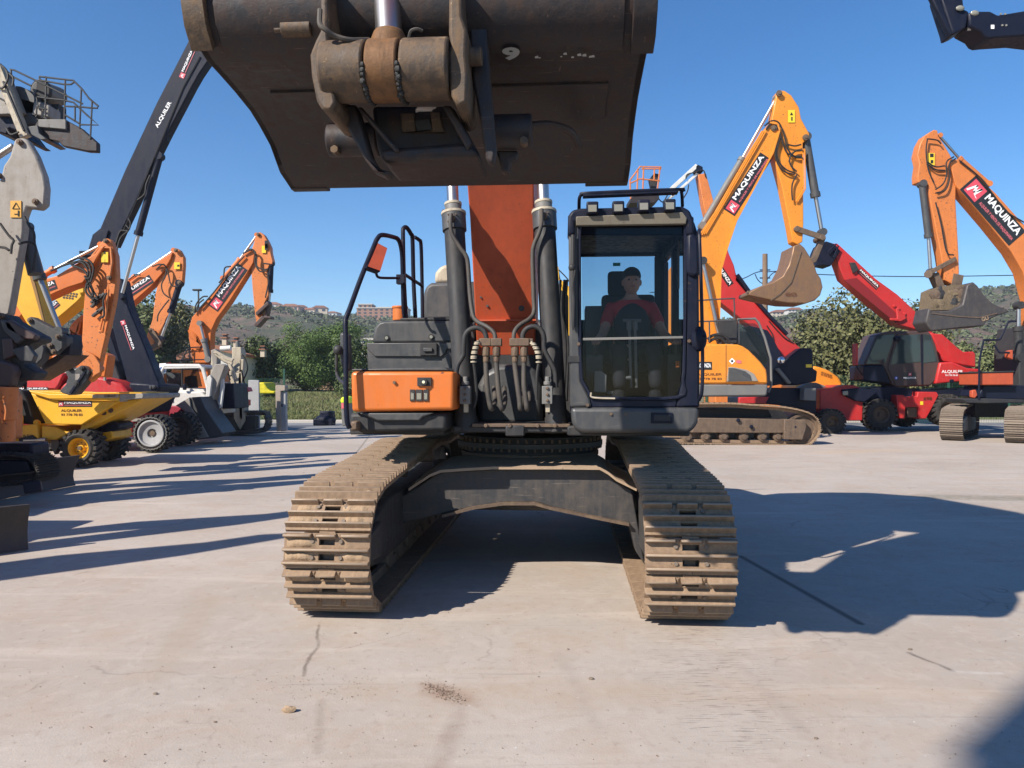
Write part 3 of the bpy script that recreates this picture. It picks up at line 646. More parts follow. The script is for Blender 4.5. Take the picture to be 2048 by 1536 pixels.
# engine bay between boom and cab, seen past the right cylinder
mpart('valve_bay', [(905, 860), (905, 705), (1137, 700), (1137, 860)], 2.30, 3.4, DARK, bevel=.02)
mpart('swing_motor', [(955, 850), (955, 770), (968, 745), (1000, 728), (1065, 732), (1085, 765), (1085, 850)], 1.75, 2.28, DGREY, bevel=.05)
mpart('side_rail', [(1115, 850), (1116, 575), (1137, 590), (1137, 850)], 1.9, 2.2, DARK, bevel=.02)
q = MB(DARK)
for x, w in ((1121, 4), (1129, 3), (1134, 3)):
    q.tube(spl([M.pt(x, 560, 1.6), M.pt(x-3, 620, 1.55), M.pt(x+2, 700, 1.6), M.pt(x-2, 800, 1.6)]), .012, 6)
q.build('hose', E)
# ---- handrails
def rail(pts, r=.021): 
    q = MB(BLACK); q.tube(spl([M.pt(a, b, c) for a, b, c in pts], 5), r, 10); return q.build('handrail', E)
rail([(699, 856, .66), (694, 840, .64), (692, 790, .64), (692, 700, .66), (691, 650, .68), (692, 636, .70), (700, 616, .75), (722, 556, .95), (748, 492, 1.2), (755, 477, 1.25), (764, 470, 1.3), (786, 474, 1.5), (797, 480, 1.58), (803, 500, 1.66), (805, 530, 1.7), (807, 612, 1.75), (810, 640, 1.8)])
rail([(812, 640, 1.9), (808, 560, 1.9), (806, 470, 1.9), (807, 457, 1.92), (813, 455, 1.96), (822, 468, 2.0), (825, 480, 2.04), (827, 560, 2.1), (831, 640, 2.1)])
rail([(829, 474, 2.2), (838, 480, 2.25), (842, 490, 2.3), (844, 560, 2.4), (845, 640, 2.4)], .019)
q = MB(BLACK).tube([M.pt(808, 548, 1.8), M.pt(845, 572, 2.4)], .017, 8).build('handrail', E)
MB(STEEL).box(tuple(M.pt(700, 862, .72)+Vector((0,0,0))), tuple(M.pt(716, 842, .72)+Vector((0,.12,0)))).build('step_bracket', E, .02)
# mirror on the left
mr = MB(BLACK).tube(spl([M.pt(752, 545, 1.25), M.pt(756, 554, 1.3), M.pt(770, 556, 1.4), M.pt(798, 556, 1.6)]), .013, 8)
p = [M.pt(a, b, c) for a, b, c in ((755, 487, 1.30), (774, 497, 1.42), (760, 542, 1.165), (735, 533, 1.0))]
cen = sum(p, Vector())/4; nn = (p[1]-p[0]).cross(p[3]-p[0]).normalized(); nn = nn if nn.y < 0 else -nn
out = [cen+(x-cen)*1.06 for x in p]
mr.add(out+[x-nn*.05 for x in out], [(0,1,2,3), (7,6,5,4), (0,4,5,1), (1,5,6,2), (2,6,7,3), (3,7,4,0)])
a, b = M.pt(793, 568, 1.66), M.pt(810, 549, 1.66); mr.box((a.x, 1.64, a.z), (b.x, 1.72, b.z))
mo = mr.build('mirror', E, .004); MB(MIRR).quad(*[x+nn*.004 for x in p]).build('mirror_glass', mo, smooth=0)
q = mpart('side_mirror', [(679, 668), (681, 664), (699, 668), (701, 740), (694, 744), (686, 740), (680, 725)], 1.9, 1.98, DGREY, bevel=.02)
MB(DARK).tube(spl([M.pt(674, 705, 1.85), M.pt(673, 730, 1.85), M.pt(676, 755, 1.8), M.pt(694, 772, 1.2)]), .016, 8).ball(M.pt(676, 700, 1.85), .05).build('mirror_arm', q)
# ---- boom, stick
bw = .31; bx = M.pt(1013, 640, 2.1).x
bo = MB(BOOMRED); sxq = M.pt(778, 100, -2.5).x
prof = [(2.05, 1.95), (2.45, 1.75), (2.75, 1.95), (2.75, 2.5), (2.6, 3.6), (2.35, 4.6), (1.7, 5.5), (.6, 6.3), (-1.2, 6.9), (-2.6, 7.1), (-2.9, 6.9), (-2.75, 6.5), (-1.2, 5.25), (.1, 4.6), (.8, 4.2), (1.25, 3.75), (1.56, 3.2), (1.85, 2.5)]
bxt = M.pt(1003, 375, 1.5).x
n = len(prof); vs = []
for s in (-1, 1):
    for y, z in prof:
        k = (z-1.9)/1.9; xc = bx+(bxt-bx)*min(k, 1.1)+(sxq-bxt)*max(0, min(1, (1.5-y)/3.5))*(z > 3.5); vs.append((xc+s*bw*(.92+.05*k), y, z))
bo.add(vs, [tuple(range(n)), tuple(range(2*n-1, n-1, -1))]+[(i, (i+1) % n, n+(i+1) % n, n+i) for i in range(n)])
boom = bo.build('boom', E, .012)
a = M.pt(968, 372, 1.45); b = M.pt(1048, 372, 1.45)
MB(BOOMRED).box((a.x, 1.43, a.z-.008), (b.x, 1.55, a.z+.008)).build('weld_bead', boom)
a = M.pt(948, 641, 1.9); b = M.pt(1074, 641, 1.9); yb_ = 1.85-(a.z-2.5)*.33
MB(BOOMRED).box((a.x+.0, yb_-.045, a.z-.008), (b.x-.01, yb_+.05, a.z+.008)).build('weld_bead', boom)
for px_, py_, r_ in ((1043, 617, .028), (1052, 414, .012), (975, 612, .012), (962, 595, .010)):
    yy = 1.86-(M.pt(px_, py_, 1.8).z-2.5)*.33; c = M.pt(px_, py_, yy); MB(FRAME).cyl((c.x, yy+.03, c.z), (c.x, yy-.02, c.z), r_, n=12).build('plug', boom)
mpart('boom_foot', [(935, 655), (950, 640), (950, 700), (1062, 700), (1068, 640), (1085, 660), (1088, 760), (1060, 800), (960, 800), (935, 760)], 2.05, 2.30, DARK, bevel=.03)
# boom cylinders
for sx, pts in ((-1, ((932, 846), (909, 458), (905, 300))), (1, ((1113, 846), (1090, 455), (1084, 290)))):
    A, B, D = M.pt(*pts[0], 1.12), M.pt(*pts[1], 1.38), M.pt(*pts[2], 1.5); d = (B-A).normalized()
    q = MB(DARK).cyl(A, B, .092, n=32).cyl(A-d*.08, A+d*.05, .10, n=24)
    cy = q.build('boom_cylinder', E)
    q = MB(DGREY).cyl(B-d*.02, B+d*.13, .108, n=32).mat(BEIGE).cyl(B+d*.13, B+d*.155, .112, n=32).mat(MGREY).cyl(B+d*.15, B+d*.22, .075, n=28).mat(BEIGE).cyl(B+d*.22, B+d*.245, .079, n=28)
    for k in range(12):
        an = k*math.pi/6; r_ = Vector((math.cos(an), math.sin(an), 0))*.097; q.mat(STEEL).cyl(B+d*.155+r_, B+d*.172+r_, .012, n=6)
    q.mat(STEEL).cyl(B+d*.08+Vector((0,-.10,0)), B+d*.08+Vector((0,-.135,0)), .03, n=12)
    for ex in (-.035, .035):
        for ez in (-.03, .03): q.cyl(B+d*.08+Vector((ex,-.10,ez)), B+d*.08+Vector((ex,-.122,ez)), .008, n=6)
    q.build('gland', cy, .003)
    MB(CHROME).cyl(B+d*.2, D+d*1.2, .053, n=24).build('rod', cy)
def pipe(pts, r, m=DARK, name='pipe'): return MB(m).tube(spl([M.pt(*p) for p in pts], 6), r, 10).build(name, E)
pipe([(902, 428, 1.24), (901, 448, 1.22), (905, 470, 1.22), (921, 496, 1.22), (932, 512, 1.22), (936, 530, 1.22), (940, 590, 1.2), (946, 630, 1.15), (955, 643, 1.12), (975, 654, 1.05), (988, 666, 1.02), (991, 684, 1.0)], .019, DHOSE)
pipe([(1083, 418, 1.24), (1083, 446, 1.22), (1078, 466, 1.22), (1068, 490, 1.22), (1065, 515, 1.22), (1067, 590, 1.2), (1068, 622, 1.18), (1060, 637, 1.12), (1040, 650, 1.06), (1029, 664, 1.02), (1027, 684, 1.0)], .019, DHOSE)
pipe([(974, 684, 1.0), (970, 666, 1.0), (960, 657, 1.0), (948, 656, 1.0), (936, 662, 1.0), (929, 675, 1.0), (927, 700, 1.0), (926, 712, 1.0), (915, 732, 1.0), (912, 760, 1.0), (914, 778, 1.0)], .021)
pipe([(1045, 684, 1.0), (1046, 668, 1.0), (1054, 657, 1.0), (1068, 653, 1.0), (1082, 660, 1.0), (1088, 676, 1.0), (1089, 700, 1.0), (1100, 722, 1.0), (1110, 745, 1.0), (1112, 775, 1.0)], .021)
for x, x2, x3 in ((972, 975, 986), (993, 997, 1006), (1030, 1036, 1040), (1048, 1049, 1054)):
    q = MB(STEEL); a = M.pt(x, 684, 1.0); q.box((a.x-.045, .96, a.z-.035), (a.x+.045, 1.05, a.z+.03)).cyl(a-Vector((0,0,.04)), a-Vector((0,0,.12)), .035, n=8).cyl(a-Vector((0,0,.12)), a-Vector((0,0,.17)), .027, n=8)
    q.build('coupling', E, .006)
    pipe([(x, 705, 1.0), (x, 730, 1.0), (x2-1, 770, .98), (x2+3, 800, .98), ((x2+x3)/2+3, 818, 1.0), (x3+4, 800, 1.15), (x3+2, 775, 1.3)], .022, DHOSE, 'hose')
for pts in (((956, 682), (950, 700), (947, 720), (950, 745), (953, 790), (948, 815)), ((1064, 684), (1074, 700), (1078, 720), (1074, 750), (1073, 800))):
    q = MB(HOSE); pp = spl([M.pt(*p, .96) for p in pts], 6); q.tube(pp, .014, 8); q.mat(BEIGE)
    for k in range(0, 14): q.cyl(pp[k]+Vector((0,0,.006)), pp[k]-Vector((0,0,.006)), .026 if k % 3 else .012, n=10)
    q.build('wrapped_cable', E)
for x in (931, 1095):
    q = MB(MGREY); a = M.pt(x-11, 808, .93); b = M.pt(x+10, 772, .93); q.box((a.x, .90, a.z), (b.x, 1.0, b.z)); c = M.pt(x, 770, .94)
    q.cyl(c, c+Vector((0,0,.07)), .022, n=6).cyl(c, c+Vector((0,0,.03)), .032, n=12)
    for dz in (.03, .08, .13): q.mat(STEEL).cyl(Vector((c.x, .90, a.z+dz)), Vector((c.x, .885, a.z+dz)), .014, n=6)
    q.mat(BEIGE).box((a.x+.03, .93, a.z-.07), (b.x-.02, .98, a.z+.005)); q.build('lock_valve', E, .005)
for x0, x1 in ((958, 1000), (1020, 1066)):
    a = M.pt(x0, 683, .99); b = M.pt(x1, 677, .99); MB(STEEL).box((a.x, .97, a.z), (b.x, 1.06, b.z)).build('hose_clamp', E, .004)
q = MB(STEEL).box(tuple(M.pt(944, 854, 1.0)), tuple(M.pt(1140, 848, 1.0)+Vector((0,.08,0))))
for x in (972, 1020, 1075, 1110): c = M.pt(x, 851, 1.0); q.cyl(c, c-Vector((0,.03,0)), .018, n=8)
q.build('bracket', E, .004)
# ---- stick and bucket linkage overhead
def at(px, py, v): return M.pt(px, py, v)
SV = -2.5                                    # local y of the linkage, nearly above the photographer
sxc = at(778, 100, SV).x
st = MB(BOOMRED); 
st.add([(sxc+s*w, y, z) for s in (-1, 1) for y, z, w in ((-2.25, 3.0, .17), (-1.6, 3.05, .17), (-1.15, 4.2, .2), (-1.5, 6.2, .2), (-2.3, 7.6, .2), (-3.1, 7.7, .2), (-3.45, 5.6, .2), (-3.0, 4.2, .17))],
       [tuple(range(8)), tuple(range(15, 7, -1))]+[(i, (i+1) % 8, 8+(i+1) % 8, 8+i) for i in range(8)])
stick = st.build('stick', E, .015)
MB(RUST).box((sxc-.19, -2.35, 2.95), (sxc+.19, -1.9, 3.3)).build('stick_nose', stick, .03)
# bucket cylinder eye + chrome rod
A = at(778, 74, SV); B = at(766, -160, SV+.25); d = (B-A).normalized()
q = MB(CHROME).cyl(A, A+d*.9, .050, n=32); lk = q.build('bucket_cylinder_rod', E)
MB(DGREY).cyl(A+d*.75, A+d*2.4, .085, n=28).build('barrel', lk)
TL, TR = at(650, 146, SV), at(902, 138, SV); zc = (TL.z+TR.z)/2; r0 = M.m(60, SV)
MB(RUST2).cyl((TL.x, SV, zc), (at(738, 140, SV).x, SV, zc), r0, n=48).build('link_tube', E, .01); MB(RUST2).cyl((at(808, 140, SV).x, SV, zc), (TR.x, SV, zc), r0, n=48).build('link_tube', E, .01)
q = MB(RUSTO).cyl((at(742, 140, SV).x, SV, zc), (at(804, 140, SV).x, SV, zc), r0*1.02, n=48); q.tube([(A.x, SV, zc), (A.x, SV, A.z-.02), (A.x, SV, A.z+.02)], [r0*.62, .07, .055], 24)
q.build('rod_eye', lk, .008)
q = MB(HOSE); rnd = random.Random(3)
for x in (740, 806):
    xx = at(x, 140, SV).x
    for k in range(26):
        an = R(200+k*6.5); q.ball((xx+rnd.uniform(-.006, .006), SV+(r0*1.01)*math.cos(an), zc+(r0*1.01)*math.sin(an)), rnd.uniform(.006, .013), 6)
for k in range(20):
    an = R(190+k*9); 
    for x in (740, 806): xx = at(x, 140, SV).x; q.ball((xx, SV+(r0*1.0)*math.cos(an), zc+(r0*1.0)*math.sin(an)), .010, 6)
tag(q.build('grease', E, 0), kind='stuff')
# side link plates
lp = [(640, -60), (640, 60), (630, 80), (619, 108), (622, 150), (632, 200), (644, 220), (662, 222), (672, 205), (668, 185), (655, 160), (650, 120), (658, 90), (656, 60), (655, -60)]
MB(RUST2).prism(M.poly(lp, SV-.06), SV-.06, SV+.24).build('side_link', E, .012)
lp = [(898, -60), (897, 60), (900, 90), (895, 110), (897, 150), (902, 190), (915, 212), (934, 205), (936, 150), (932, 110), (934, 60), (924, 30), (922, -60)]
MB(RUST2).prism(M.poly(lp, SV-.06), SV-.06, SV+.24).build('side_link', E, .012)
c = at(945, 102, SV); MB(RUST2).cyl((c.x-.03, SV+.05, c.z), (c.x+.03, SV+.05, c.z), .035, n=20).build('pin', E, .004); q = MB(RUST2); c = at(575, 58, SV+.1); q.cyl((c.x-.05, c.y, c.z), (c.x+.04, c.y, c.z), .022, n=6).cyl((c.x-.02, c.y, c.z), (c.x+.10, c.y, c.z), .034, n=14); q.build('pin', E, .004)
MB(DHOSE).tube(spl([at(640, 20, SV-.1), at(640, 48, SV-.12), at(652, 60, SV-.12), at(670, 72, SV-.1), at(700, 80, SV-.08), at(738, 80, SV-.02)]), .010, 8).build('grease_hose', E); MB(DHOSE).tube(spl([at(818, 75, SV-.05), at(822, 62, SV-.06), at(834, 58, SV-.06), at(845, 62, SV-.05)]), .006, 6).build('grease_hose', E)
# ear plates and quick hitch under the bucket
for pl, v0, v1 in (([(565, -60), (570, 10), (590, 60), (612, 96), (632, 100), (640, 70), (640, -60)], SV+.32, SV+.62), ([(668, 210), (712, 208), (742, 312), (760, 338), (782, 342), (772, 352), (745, 340), (730, 320)], SV+.12, SV+.2),
    ([(712, 214), (722, 212), (800, 300), (790, 304)], SV+.10, SV+.16), ([(884, 210), (902, 210), (945, 285), (934, 300)], SV+.10, SV+.18)): MB(RUST).prism(M.poly(pl, v0), v0, v1).build('hitch_rib', E, .01)
hb = MB(RUST).prism(M.poly([(742, 210), (905, 210), (962, 312), (830, 322), (762, 322), (752, 290)], SV+.22), SV+.22, SV+.55)
hb.prism(M.poly([(760, 296), (940, 282), (962, 312), (848, 316), (820, 324), (765, 322)], SV+.12), SV+.12, SV+.24).build('quick_hitch', E, .02)
MB(DARK).prism(M.poly([(828, 240), (858, 236), (864, 258), (834, 262)], SV+.2), SV+.2, SV+.23).build('hitch_slot', E, .003)
MB(RUST2).prism(M.poly([(800, 226), (828, 226), (832, 262), (864, 260), (860, 224), (880, 224), (884, 250), (890, 264), (804, 264)], SV+.205), SV+.205, SV+.235).build('hitch_plate', E, .004)
def hcyl(x0, x1, y, v, rp, m=RUST): 
    a, b = at(x0, y, v), at(x1, y, v); r = M.m(rp, v); z = (a.z+b.z)/2; return MB(m).cyl((a.x, v, z), (b.x, v, z), r, n=36)
hcyl(658, 760, 280, SV+.38, 33).build('hitch_pin', E, .01); hcyl(676, 706, 234, SV+.3, 23).build('hitch_pin', E, .01); hcyl(985, 1064, 264, SV+.38, 34).build('hitch_pin', E, .01)
for x, y in ((671, 301), (1048, 283)):
    c = at(x, y, SV+.38-M.m(33, SV)); MB(RUST2).cyl(c+Vector((0,.03,0)), c-Vector((0,.02,0)), .018, n=6).build('bolt', E, .002)
for pts, v0, v1 in (([(935, -60), (938, 60), (945, 160), (960, 240), (972, 320), (986, 328), (992, 300), (982, 180), (975, 80), (975, -60)], SV+.1, SV+.16), ([(965, -60), (965, 90), (1000, 95), (1008, 70), (1008, -60)], SV+.3, SV+.5), ([(992, 300), (1036, 300), (1034, 318), (1022, 322), (1018, 344), (1004, 344), (998, 320)], SV+.4, SV+.46)):
    MB(RUST).prism(M.poly(pts, v0), v0, v1).build('bucket_ear', E, .01)
# the bucket itself: floor rising from the lip towards the viewer, heel, back wall going up; mouth towards the machine
uL = -1.07; uR = .725; 
sil = [(582, 378), (560, 345), (540, 290), (518, 250), (500, 221), (470, 184), (440, 150), (414, 122), (397, 95), (384, 50), (378, 10), (382, -60), (400, -140)]
pr = [(M.px(x, y, uL).y, M.px(x, y, uL).z) for x, y in sil]
pr = [(y, z) for y, z in pr]
y1, z1 = pr[-1]; pr += [(y1+.25, z1+.22), (y1+.5, z1+.30)]
bk = MB(RUST); n = len(pr); th = .03
MID = (sum(p[0] for p in pr)/n+.35, sum(p[1] for p in pr)/n+.6)
def onrm(k):
    """unit normal of the shell at profile point k, away from the mouth"""
    a = pr[max(k-1, 0)]; b = pr[min(k+1, n-1)]; dy, dz = b[0]-a[0], b[1]-a[1]; l = math.hypot(dy, dz); ny, nz = -dz/l, dy/l
    return (ny, nz) if ny*(pr[k][0]-MID[0])+nz*(pr[k][1]-MID[1]) > 0 else (-ny, -nz)
inn = [(pr[k][0]-onrm(k)[0]*th, pr[k][1]-onrm(k)[1]*th) for k in range(n)]
vs = [(x, y, z) for x in (uL, uR) for y, z in pr] + [(x, y, z) for x in (uL, uR) for y, z in inn]
fs = []
for i in range(n-1):
    fs += [(i, i+1, n+i+1, n+i), (2*n+i, 3*n+i, 3*n+i+1, 2*n+i+1), (i, 2*n+i, 2*n+i+1, i+1), (n+i, n+i+1, 3*n+i+1, 3*n+i)]
fs += [(0, n, 3*n, 2*n), (n-1, 3*n-1, 4*n-1, 2*n-1)]
bk.add(vs, fs); bucket = bk.build('bucket', E, 0, smooth=30)
sidep = pr + [(pr[0][0]-.02, pr[0][1]+.25), (pr[0][0]-.12, pr[0][1]+.9)]
sidep = pr + [(pr[-1][0]+.5, pr[-1][1]+.25), (pr[0][0]+.22, pr[0][1]+1.0), (pr[0][0]+.12, pr[0][1]+.3)]
MB(RUST).prismx(sidep, uL-.001, uL+.03).build('side_plate', bucket, .004); MB(RUST).prismx(sidep, uR-.03, uR+.001).build('side_plate', bucket, .004)
def skin_strip(i0, i1, x0, x1, off, m=RUST, name='wear_plate'):
    i1 = min(i1, n-1); seg = pr[i0:i1+1]; nn = len(seg); o = [(pr[k][0]+onrm(k)[0]*off, pr[k][1]+onrm(k)[1]*off) for k in range(i0, i1+1)]
    q = MB(m); vs = [(x, y, z) for x in (x0, x1) for y, z in seg]+[(x, y, z) for x in (x0, x1) for y, z in o]; fs = []
    for i in range(nn-1): fs += [(2*nn+i, 2*nn+i+1, 3*nn+i+1, 3*nn+i), (i, i+1, 2*nn+i+1, 2*nn+i), (nn+i, 3*nn+i, 3*nn+i+1, nn+i+1)]
    fs += [(0, 2*nn, 3*nn, nn), (nn-1, 2*nn-1, 4*nn-1, 3*nn-1)]
    return q.add(vs, fs).build(name, bucket, .003)
# outside of the shell is away from the mouth: towards the viewer and down
skin_strip(7, 11, uL+.10, uR-.10, .012); skin_strip(3, 5, uL+.16, uR-.14, .012); 
for xa, xb in ((uL, uL+.20), (uR-.22, uR)): MB(RUST).box((xa, pr[0][0]-.01, pr[0][1]-.004), (xb, pr[0][0]+.05, pr[0][1]+.022)).build('lip_end', bucket, .004)
skin_strip(8, 14, uL-.02, uL+.07, .03, RUST2, 'rim_band'); skin_strip(7, 14, uR-.07, uR+.02, .03, RUST, 'rim_band')
MB(RUST).tube(spl([at(1062, 250, SV+.52), at(1100, 248, SV+.55), at(1140, 262, SV+.62), at(1158, 292, SV+.78)]), .016, 8).build('hose_guard', bucket)
# stencilled digit on the shell
q = MB(TXW); A = at(1020, 122, SV+.42)
e = (Vector((0, pr[8][0]-pr[6][0], pr[8][1]-pr[6][1]))).normalized()
A = M.px(1040, 112, 0); 
def on_shell(x, k, off=.016):
    i = int(k); t = k-i; return Vector((x, pr[i][0]*(1-t)+pr[i+1][0]*t, pr[i][1]*(1-t)+pr[i+1][1]*t)) + sn(i)*off
def sn(i): return Vector((0, *onrm(i)))
x9 = uL+(1020-425)/(1285-410)*(uR-uL)
o9 = on_shell(x9, 6.9, .030); ux = Vector((1,0,0)); uy = Vector((0, pr[8][0]-pr[7][0], pr[8][1]-pr[7][1])).normalized()
put_text(q, '9', o9, ux, uy, .07, .07, STEN, .05)
rnd = random.Random(9)
for k in range(9):
    x = x9+.10+rnd.uniform(0, .28); p_ = on_shell(x, 6.9+rnd.random()*.25, .030); w = rnd.uniform(.006, .02); q.quad(p_, p_+ux*w, p_+ux*w*.8+uy*w*.9, p_+uy*w*.7)
q.build('stencilled_number', bucket, smooth=0, recalc=False)
# ---- cab of the big excavator
cv = .76
cab = MB(BLACK)
def cq(pts, v0, v1, m): cab.mat(m); cab.prism(M.poly(pts, v0), v0, v1)
X = lambda px, v=cv: M.pt(px, 600, v).x
ZZ = lambda py, v=cv: M.pt(1200, py, v).z
xl, xr = X(1138), X(1400); zt, zb = ZZ(422), ZZ(862); vr = 2.45
q = MB(DGREY)
q.prism(M.poly([(1137, 862-400), (1150, 436), (1163, 440), (1160, 500), (1162, 760), (1180, 796), (1184, 815), (1140, 815)], cv), cv, cv+.10)
q.mat(BLACK).prism(M.poly([(1368, 436), (1388, 440), (1398, 470), (1400, 815), (1352, 815), (1366, 760), (1370, 700)], cv), cv, cv+.10)
q.build('front_pillar', E, .02)
lowp = mpart('lower_front_panel', [(1141, 815), (1398, 815), (1397, 845), (1388, 861), (1375, 866), (1165, 866), (1150, 860), (1144, 845)], cv-.02, cv+1.7, DGREY, bevel=.035, seg=3)
mpart('sill', [(1180, 794), (1356, 794), (1352, 815), (1184, 815)], cv+.01, cv+.09, BLACK, bevel=.01)
a, b = M.pt(1305, 844, cv-.03), M.pt(1343, 828, cv-.03)
MB(BLACK).box((a.x-.01, cv-.035, a.z-.01), (b.x+.01, cv-.01, b.z+.01)).mat(DARK).box((a.x+.01, cv-.042, a.z+.008), (b.x-.01, cv-.034, b.z-.006)).build('lower_lamp', lowp, .004)
for x in (1222, 1252): c = M.pt(x, 828, cv-.02); MB(STEEL).cyl(c, c-Vector((0,.012,0)), .012, n=6).build('bolt', lowp)
# roof with rounded corners, header, rear and side walls
roof = mpart('cab_roof', [(1135, 470), (1136, 432), (1144, 420), (1160, 416), (1365, 412), (1380, 420), (1388, 440), (1389, 470), (1372, 470), (1370, 440), (1150, 445), (1150, 470)], cv-.03, cv+.20, BLACK, bevel=.02)
q = MB(BLACK).prism([(xl+.02, zt-.06), (xl+.05, zt), (xr-.1, zt+.02), (xr-.04, zt-.05)], cv+.1, vr); q.build('roof_panel', roof, .03)
hdr = mpart('header', [(1160, 442), (1370, 438), (1370, 470), (1160, 470)], cv+.04, cv+.10, BLACK, bevel=.01)
# sun visor strip above the windscreen, its beige darkened to stand for shade
q = MB(VISOR); p = [M.pt(*a) for a in ((1152, 433, cv-.06), (1365, 424, cv-.06), (1374, 436, cv-.05), (1372, 448, cv-.04), (1152, 451, cv-.04))]
q.add(p+[x+Vector((0,.05,0)) for x in p], [(0,1,2,3,4), (9,8,7,6,5)]+[(i, (i+1) % 5, 5+(i+1) % 5, 5+i) for i in range(5)]).build('visor_strip', E, .006)
# walls: left has a window, right is the door, rear has a window
def wall_x(x, holes, name, m=BLACK, t=.05):
    """side wall with a window opening: built of posts and rails"""
    z0, z1 = zb+.12, zt-.03; q = MB(m); y0, y1 = cv+.08, vr
    hy0, hy1, hz0, hz1 = holes
    q.box((x-t/2, y0, z0), (x+t/2, y1, hz0)).box((x-t/2, y0, hz1), (x+t/2, y1, z1)).box((x-t/2, y0, hz0), (x+t/2, hy0, hz1)).box((x-t/2, hy1, hz0), (x+t/2, y1, hz1))
    return q.build(name, E, .015)
wl = wall_x(xl+.04, (cv+.16, vr-.10, zb+.62, zt-.15), 'left_wall')
MB(GLASSG).quad((xl+.04, cv+.16, zb+.62), (xl+.04, vr-.1, zb+.62), (xl+.04, vr-.1, zt-.15), (xl+.04, cv+.16, zt-.15)).build('window_pane', wl, smooth=0)
q = MB(BLACK); xd = xr-.06; z0, z1 = zb+.12, zt-.03
q.box((xd-.03, cv+.10, z0), (xd+.03, vr, zb+.75)).box((xd-.03, cv+.1, zt-.15), (xd+.03, vr, z1)).box((xd-.03, cv+.10, zb+.75), (xd+.03, cv+.18, zt-.15)).box((xd-.03, cv+.88, zb+.75), (xd+.03, cv+1.0, zt-.15)).box((xd-.03, vr-.1, zb+.75), (xd+.03, vr, zt-.15))
door = q.build('door', E, .015)
MB(GLASSG).quad((xd, cv+.18, zb+.75), (xd, cv+.88, zb+.75), (xd, cv+.88, zt-.15), (xd, cv+.18, zt-.15)).build('window_pane', door, smooth=0)
MB(STEEL).box((xd-.04, cv+.5, zb+1.2), (xd-.025, cv+.53, zt-.15)).build('window_slider', door, 0)
q = MB(BLACK); ra, rb = M.pt(1158, 640, vr), M.pt(1309, 512, vr); z0 = zb+.12
q.box((xl+.04, vr-.03, z0), (xr-.06, vr+.03, ra.z)).box((xl+.04, vr-.03, rb.z), (xr-.06, vr+.03, zt-.03)).box((rb.x, vr-.03, ra.z), (xr-.06, vr+.03, rb.z)).box((xl+.03, vr-.03, ra.z), (max(ra.x, xl+.05), vr+.03, rb.z))
rw = q.build('rear_wall', E, .015)
MB(GLASSG).quad((ra.x, vr, ra.z), (rb.x, vr, ra.z), (rb.x, vr, rb.z), (ra.x, vr, rb.z)).build('window_pane', rw, smooth=0)
a = M.pt(1226, 532, vr-.05); b = M.pt(1241, 525, vr-.05); pl = plain('cyan_vinyl', (.05, .45, .45)); MB(pl).quad((a.x, vr-.04, a.z), (b.x, vr-.04, a.z), (b.x, vr-.04, b.z), (a.x, vr-.04, b.z)).build('sticker', rw, smooth=0)
MB(BLACK).box((xl+.06, cv+.1, zb+.10), (xr-.08, vr, zb+.16)).build('cab_floor', E, 0)
# windscreen
gp = M.poly([(1163, 452), (1168, 447), (1362, 444), (1369, 452), (1369, 676), (1165, 679)], cv+.03)
MB(GLASS).quad(*[(a, cv+.03, b) for a, b in gp]).build('upper_windscreen', E, 0, smooth=0)
gp = M.poly([(1165, 682), (1369, 679), (1366, 755), (1352, 793), (1184, 793), (1164, 757)], cv+.03)
MB(GLASS).quad(*[(a, cv+.03, b) for a, b in gp]).build('lower_windscreen', E, 0, smooth=0)
mpart('windscreen_bar', [(1166, 676), (1367, 672), (1367, 677), (1166, 681)], cv+.0, cv+.03, MGREY, bevel=.003)
q = MB(BLACK); q.tube(spl([M.pt(*p) for p in ((1163, 760, cv), (1160, 700, cv), (1159, 470, cv), (1166, 448, cv), (1180, 444, cv), (1355, 441, cv), (1366, 446, cv), (1371, 470, cv), (1369, 700, cv), (1366, 758, cv), (1354, 795, cv), (1184, 796, cv))], 4), .014, 6, True); q.build('window_seal', E)
q = MB(BEIGE).tube(spl([M.pt(1182, 785, cv-.01), M.pt(1186, 795, cv-.01), M.pt(1230, 797, cv-.01)]), .008, 6).build('seal_edge', E)
# wiper and grab bar, pillar fittings
q = MB(DARK); q.tube([M.pt(1146, 470, cv-.03), M.pt(1145, 560, cv-.04), M.pt(1148, 655, cv-.03)], .018, 8); q.tube(spl([M.pt(1150, 540, cv-.05), M.pt(1145, 575, cv-.05), M.pt(1148, 600, cv-.05), M.pt(1146, 660, cv-.05)]), .008, 6)
q.ball(M.pt(1144, 535, cv-.04), .03, 10); q.box(tuple(M.pt(1137, 724, cv-.01)), tuple(M.pt(1160, 712, cv-.01)+Vector((0,.02,0)))); q.build('wiper', E, 0)
for x, y in ((1157, 688), (1378, 682), (1175, 810)): c = M.pt(x, y, cv-.005); MB(STEEL).cyl(c, c-Vector((0,.015,0)), .014, n=8).build('bolt', E)
q = MB(BLACK).tube(spl([M.pt(*p) for p in ((1398, 460, cv+.0), (1399, 480, cv-.05), (1402, 560, cv-.07), (1405, 700, cv-.07), (1404, 780, cv-.06), (1398, 800, cv))], 5), .014, 8).build('grab_handle', E)
q = mpart('side_cover', [(1372, 470), (1385, 462), (1400, 478), (1401, 552), (1385, 556), (1372, 545)], cv-.03, cv+.12, BLACK, bevel=.03)
# round mirror on the right
c = M.pt(1398, 678, cv-.05); q = MB(BLACK); q.ball((c.x, c.y, c.z), .10, 16, (.62, .5, 1.0)); q.tube([c, M.pt(1411, 671, cv-.1)], .012, 6); q.build('mirror', E)
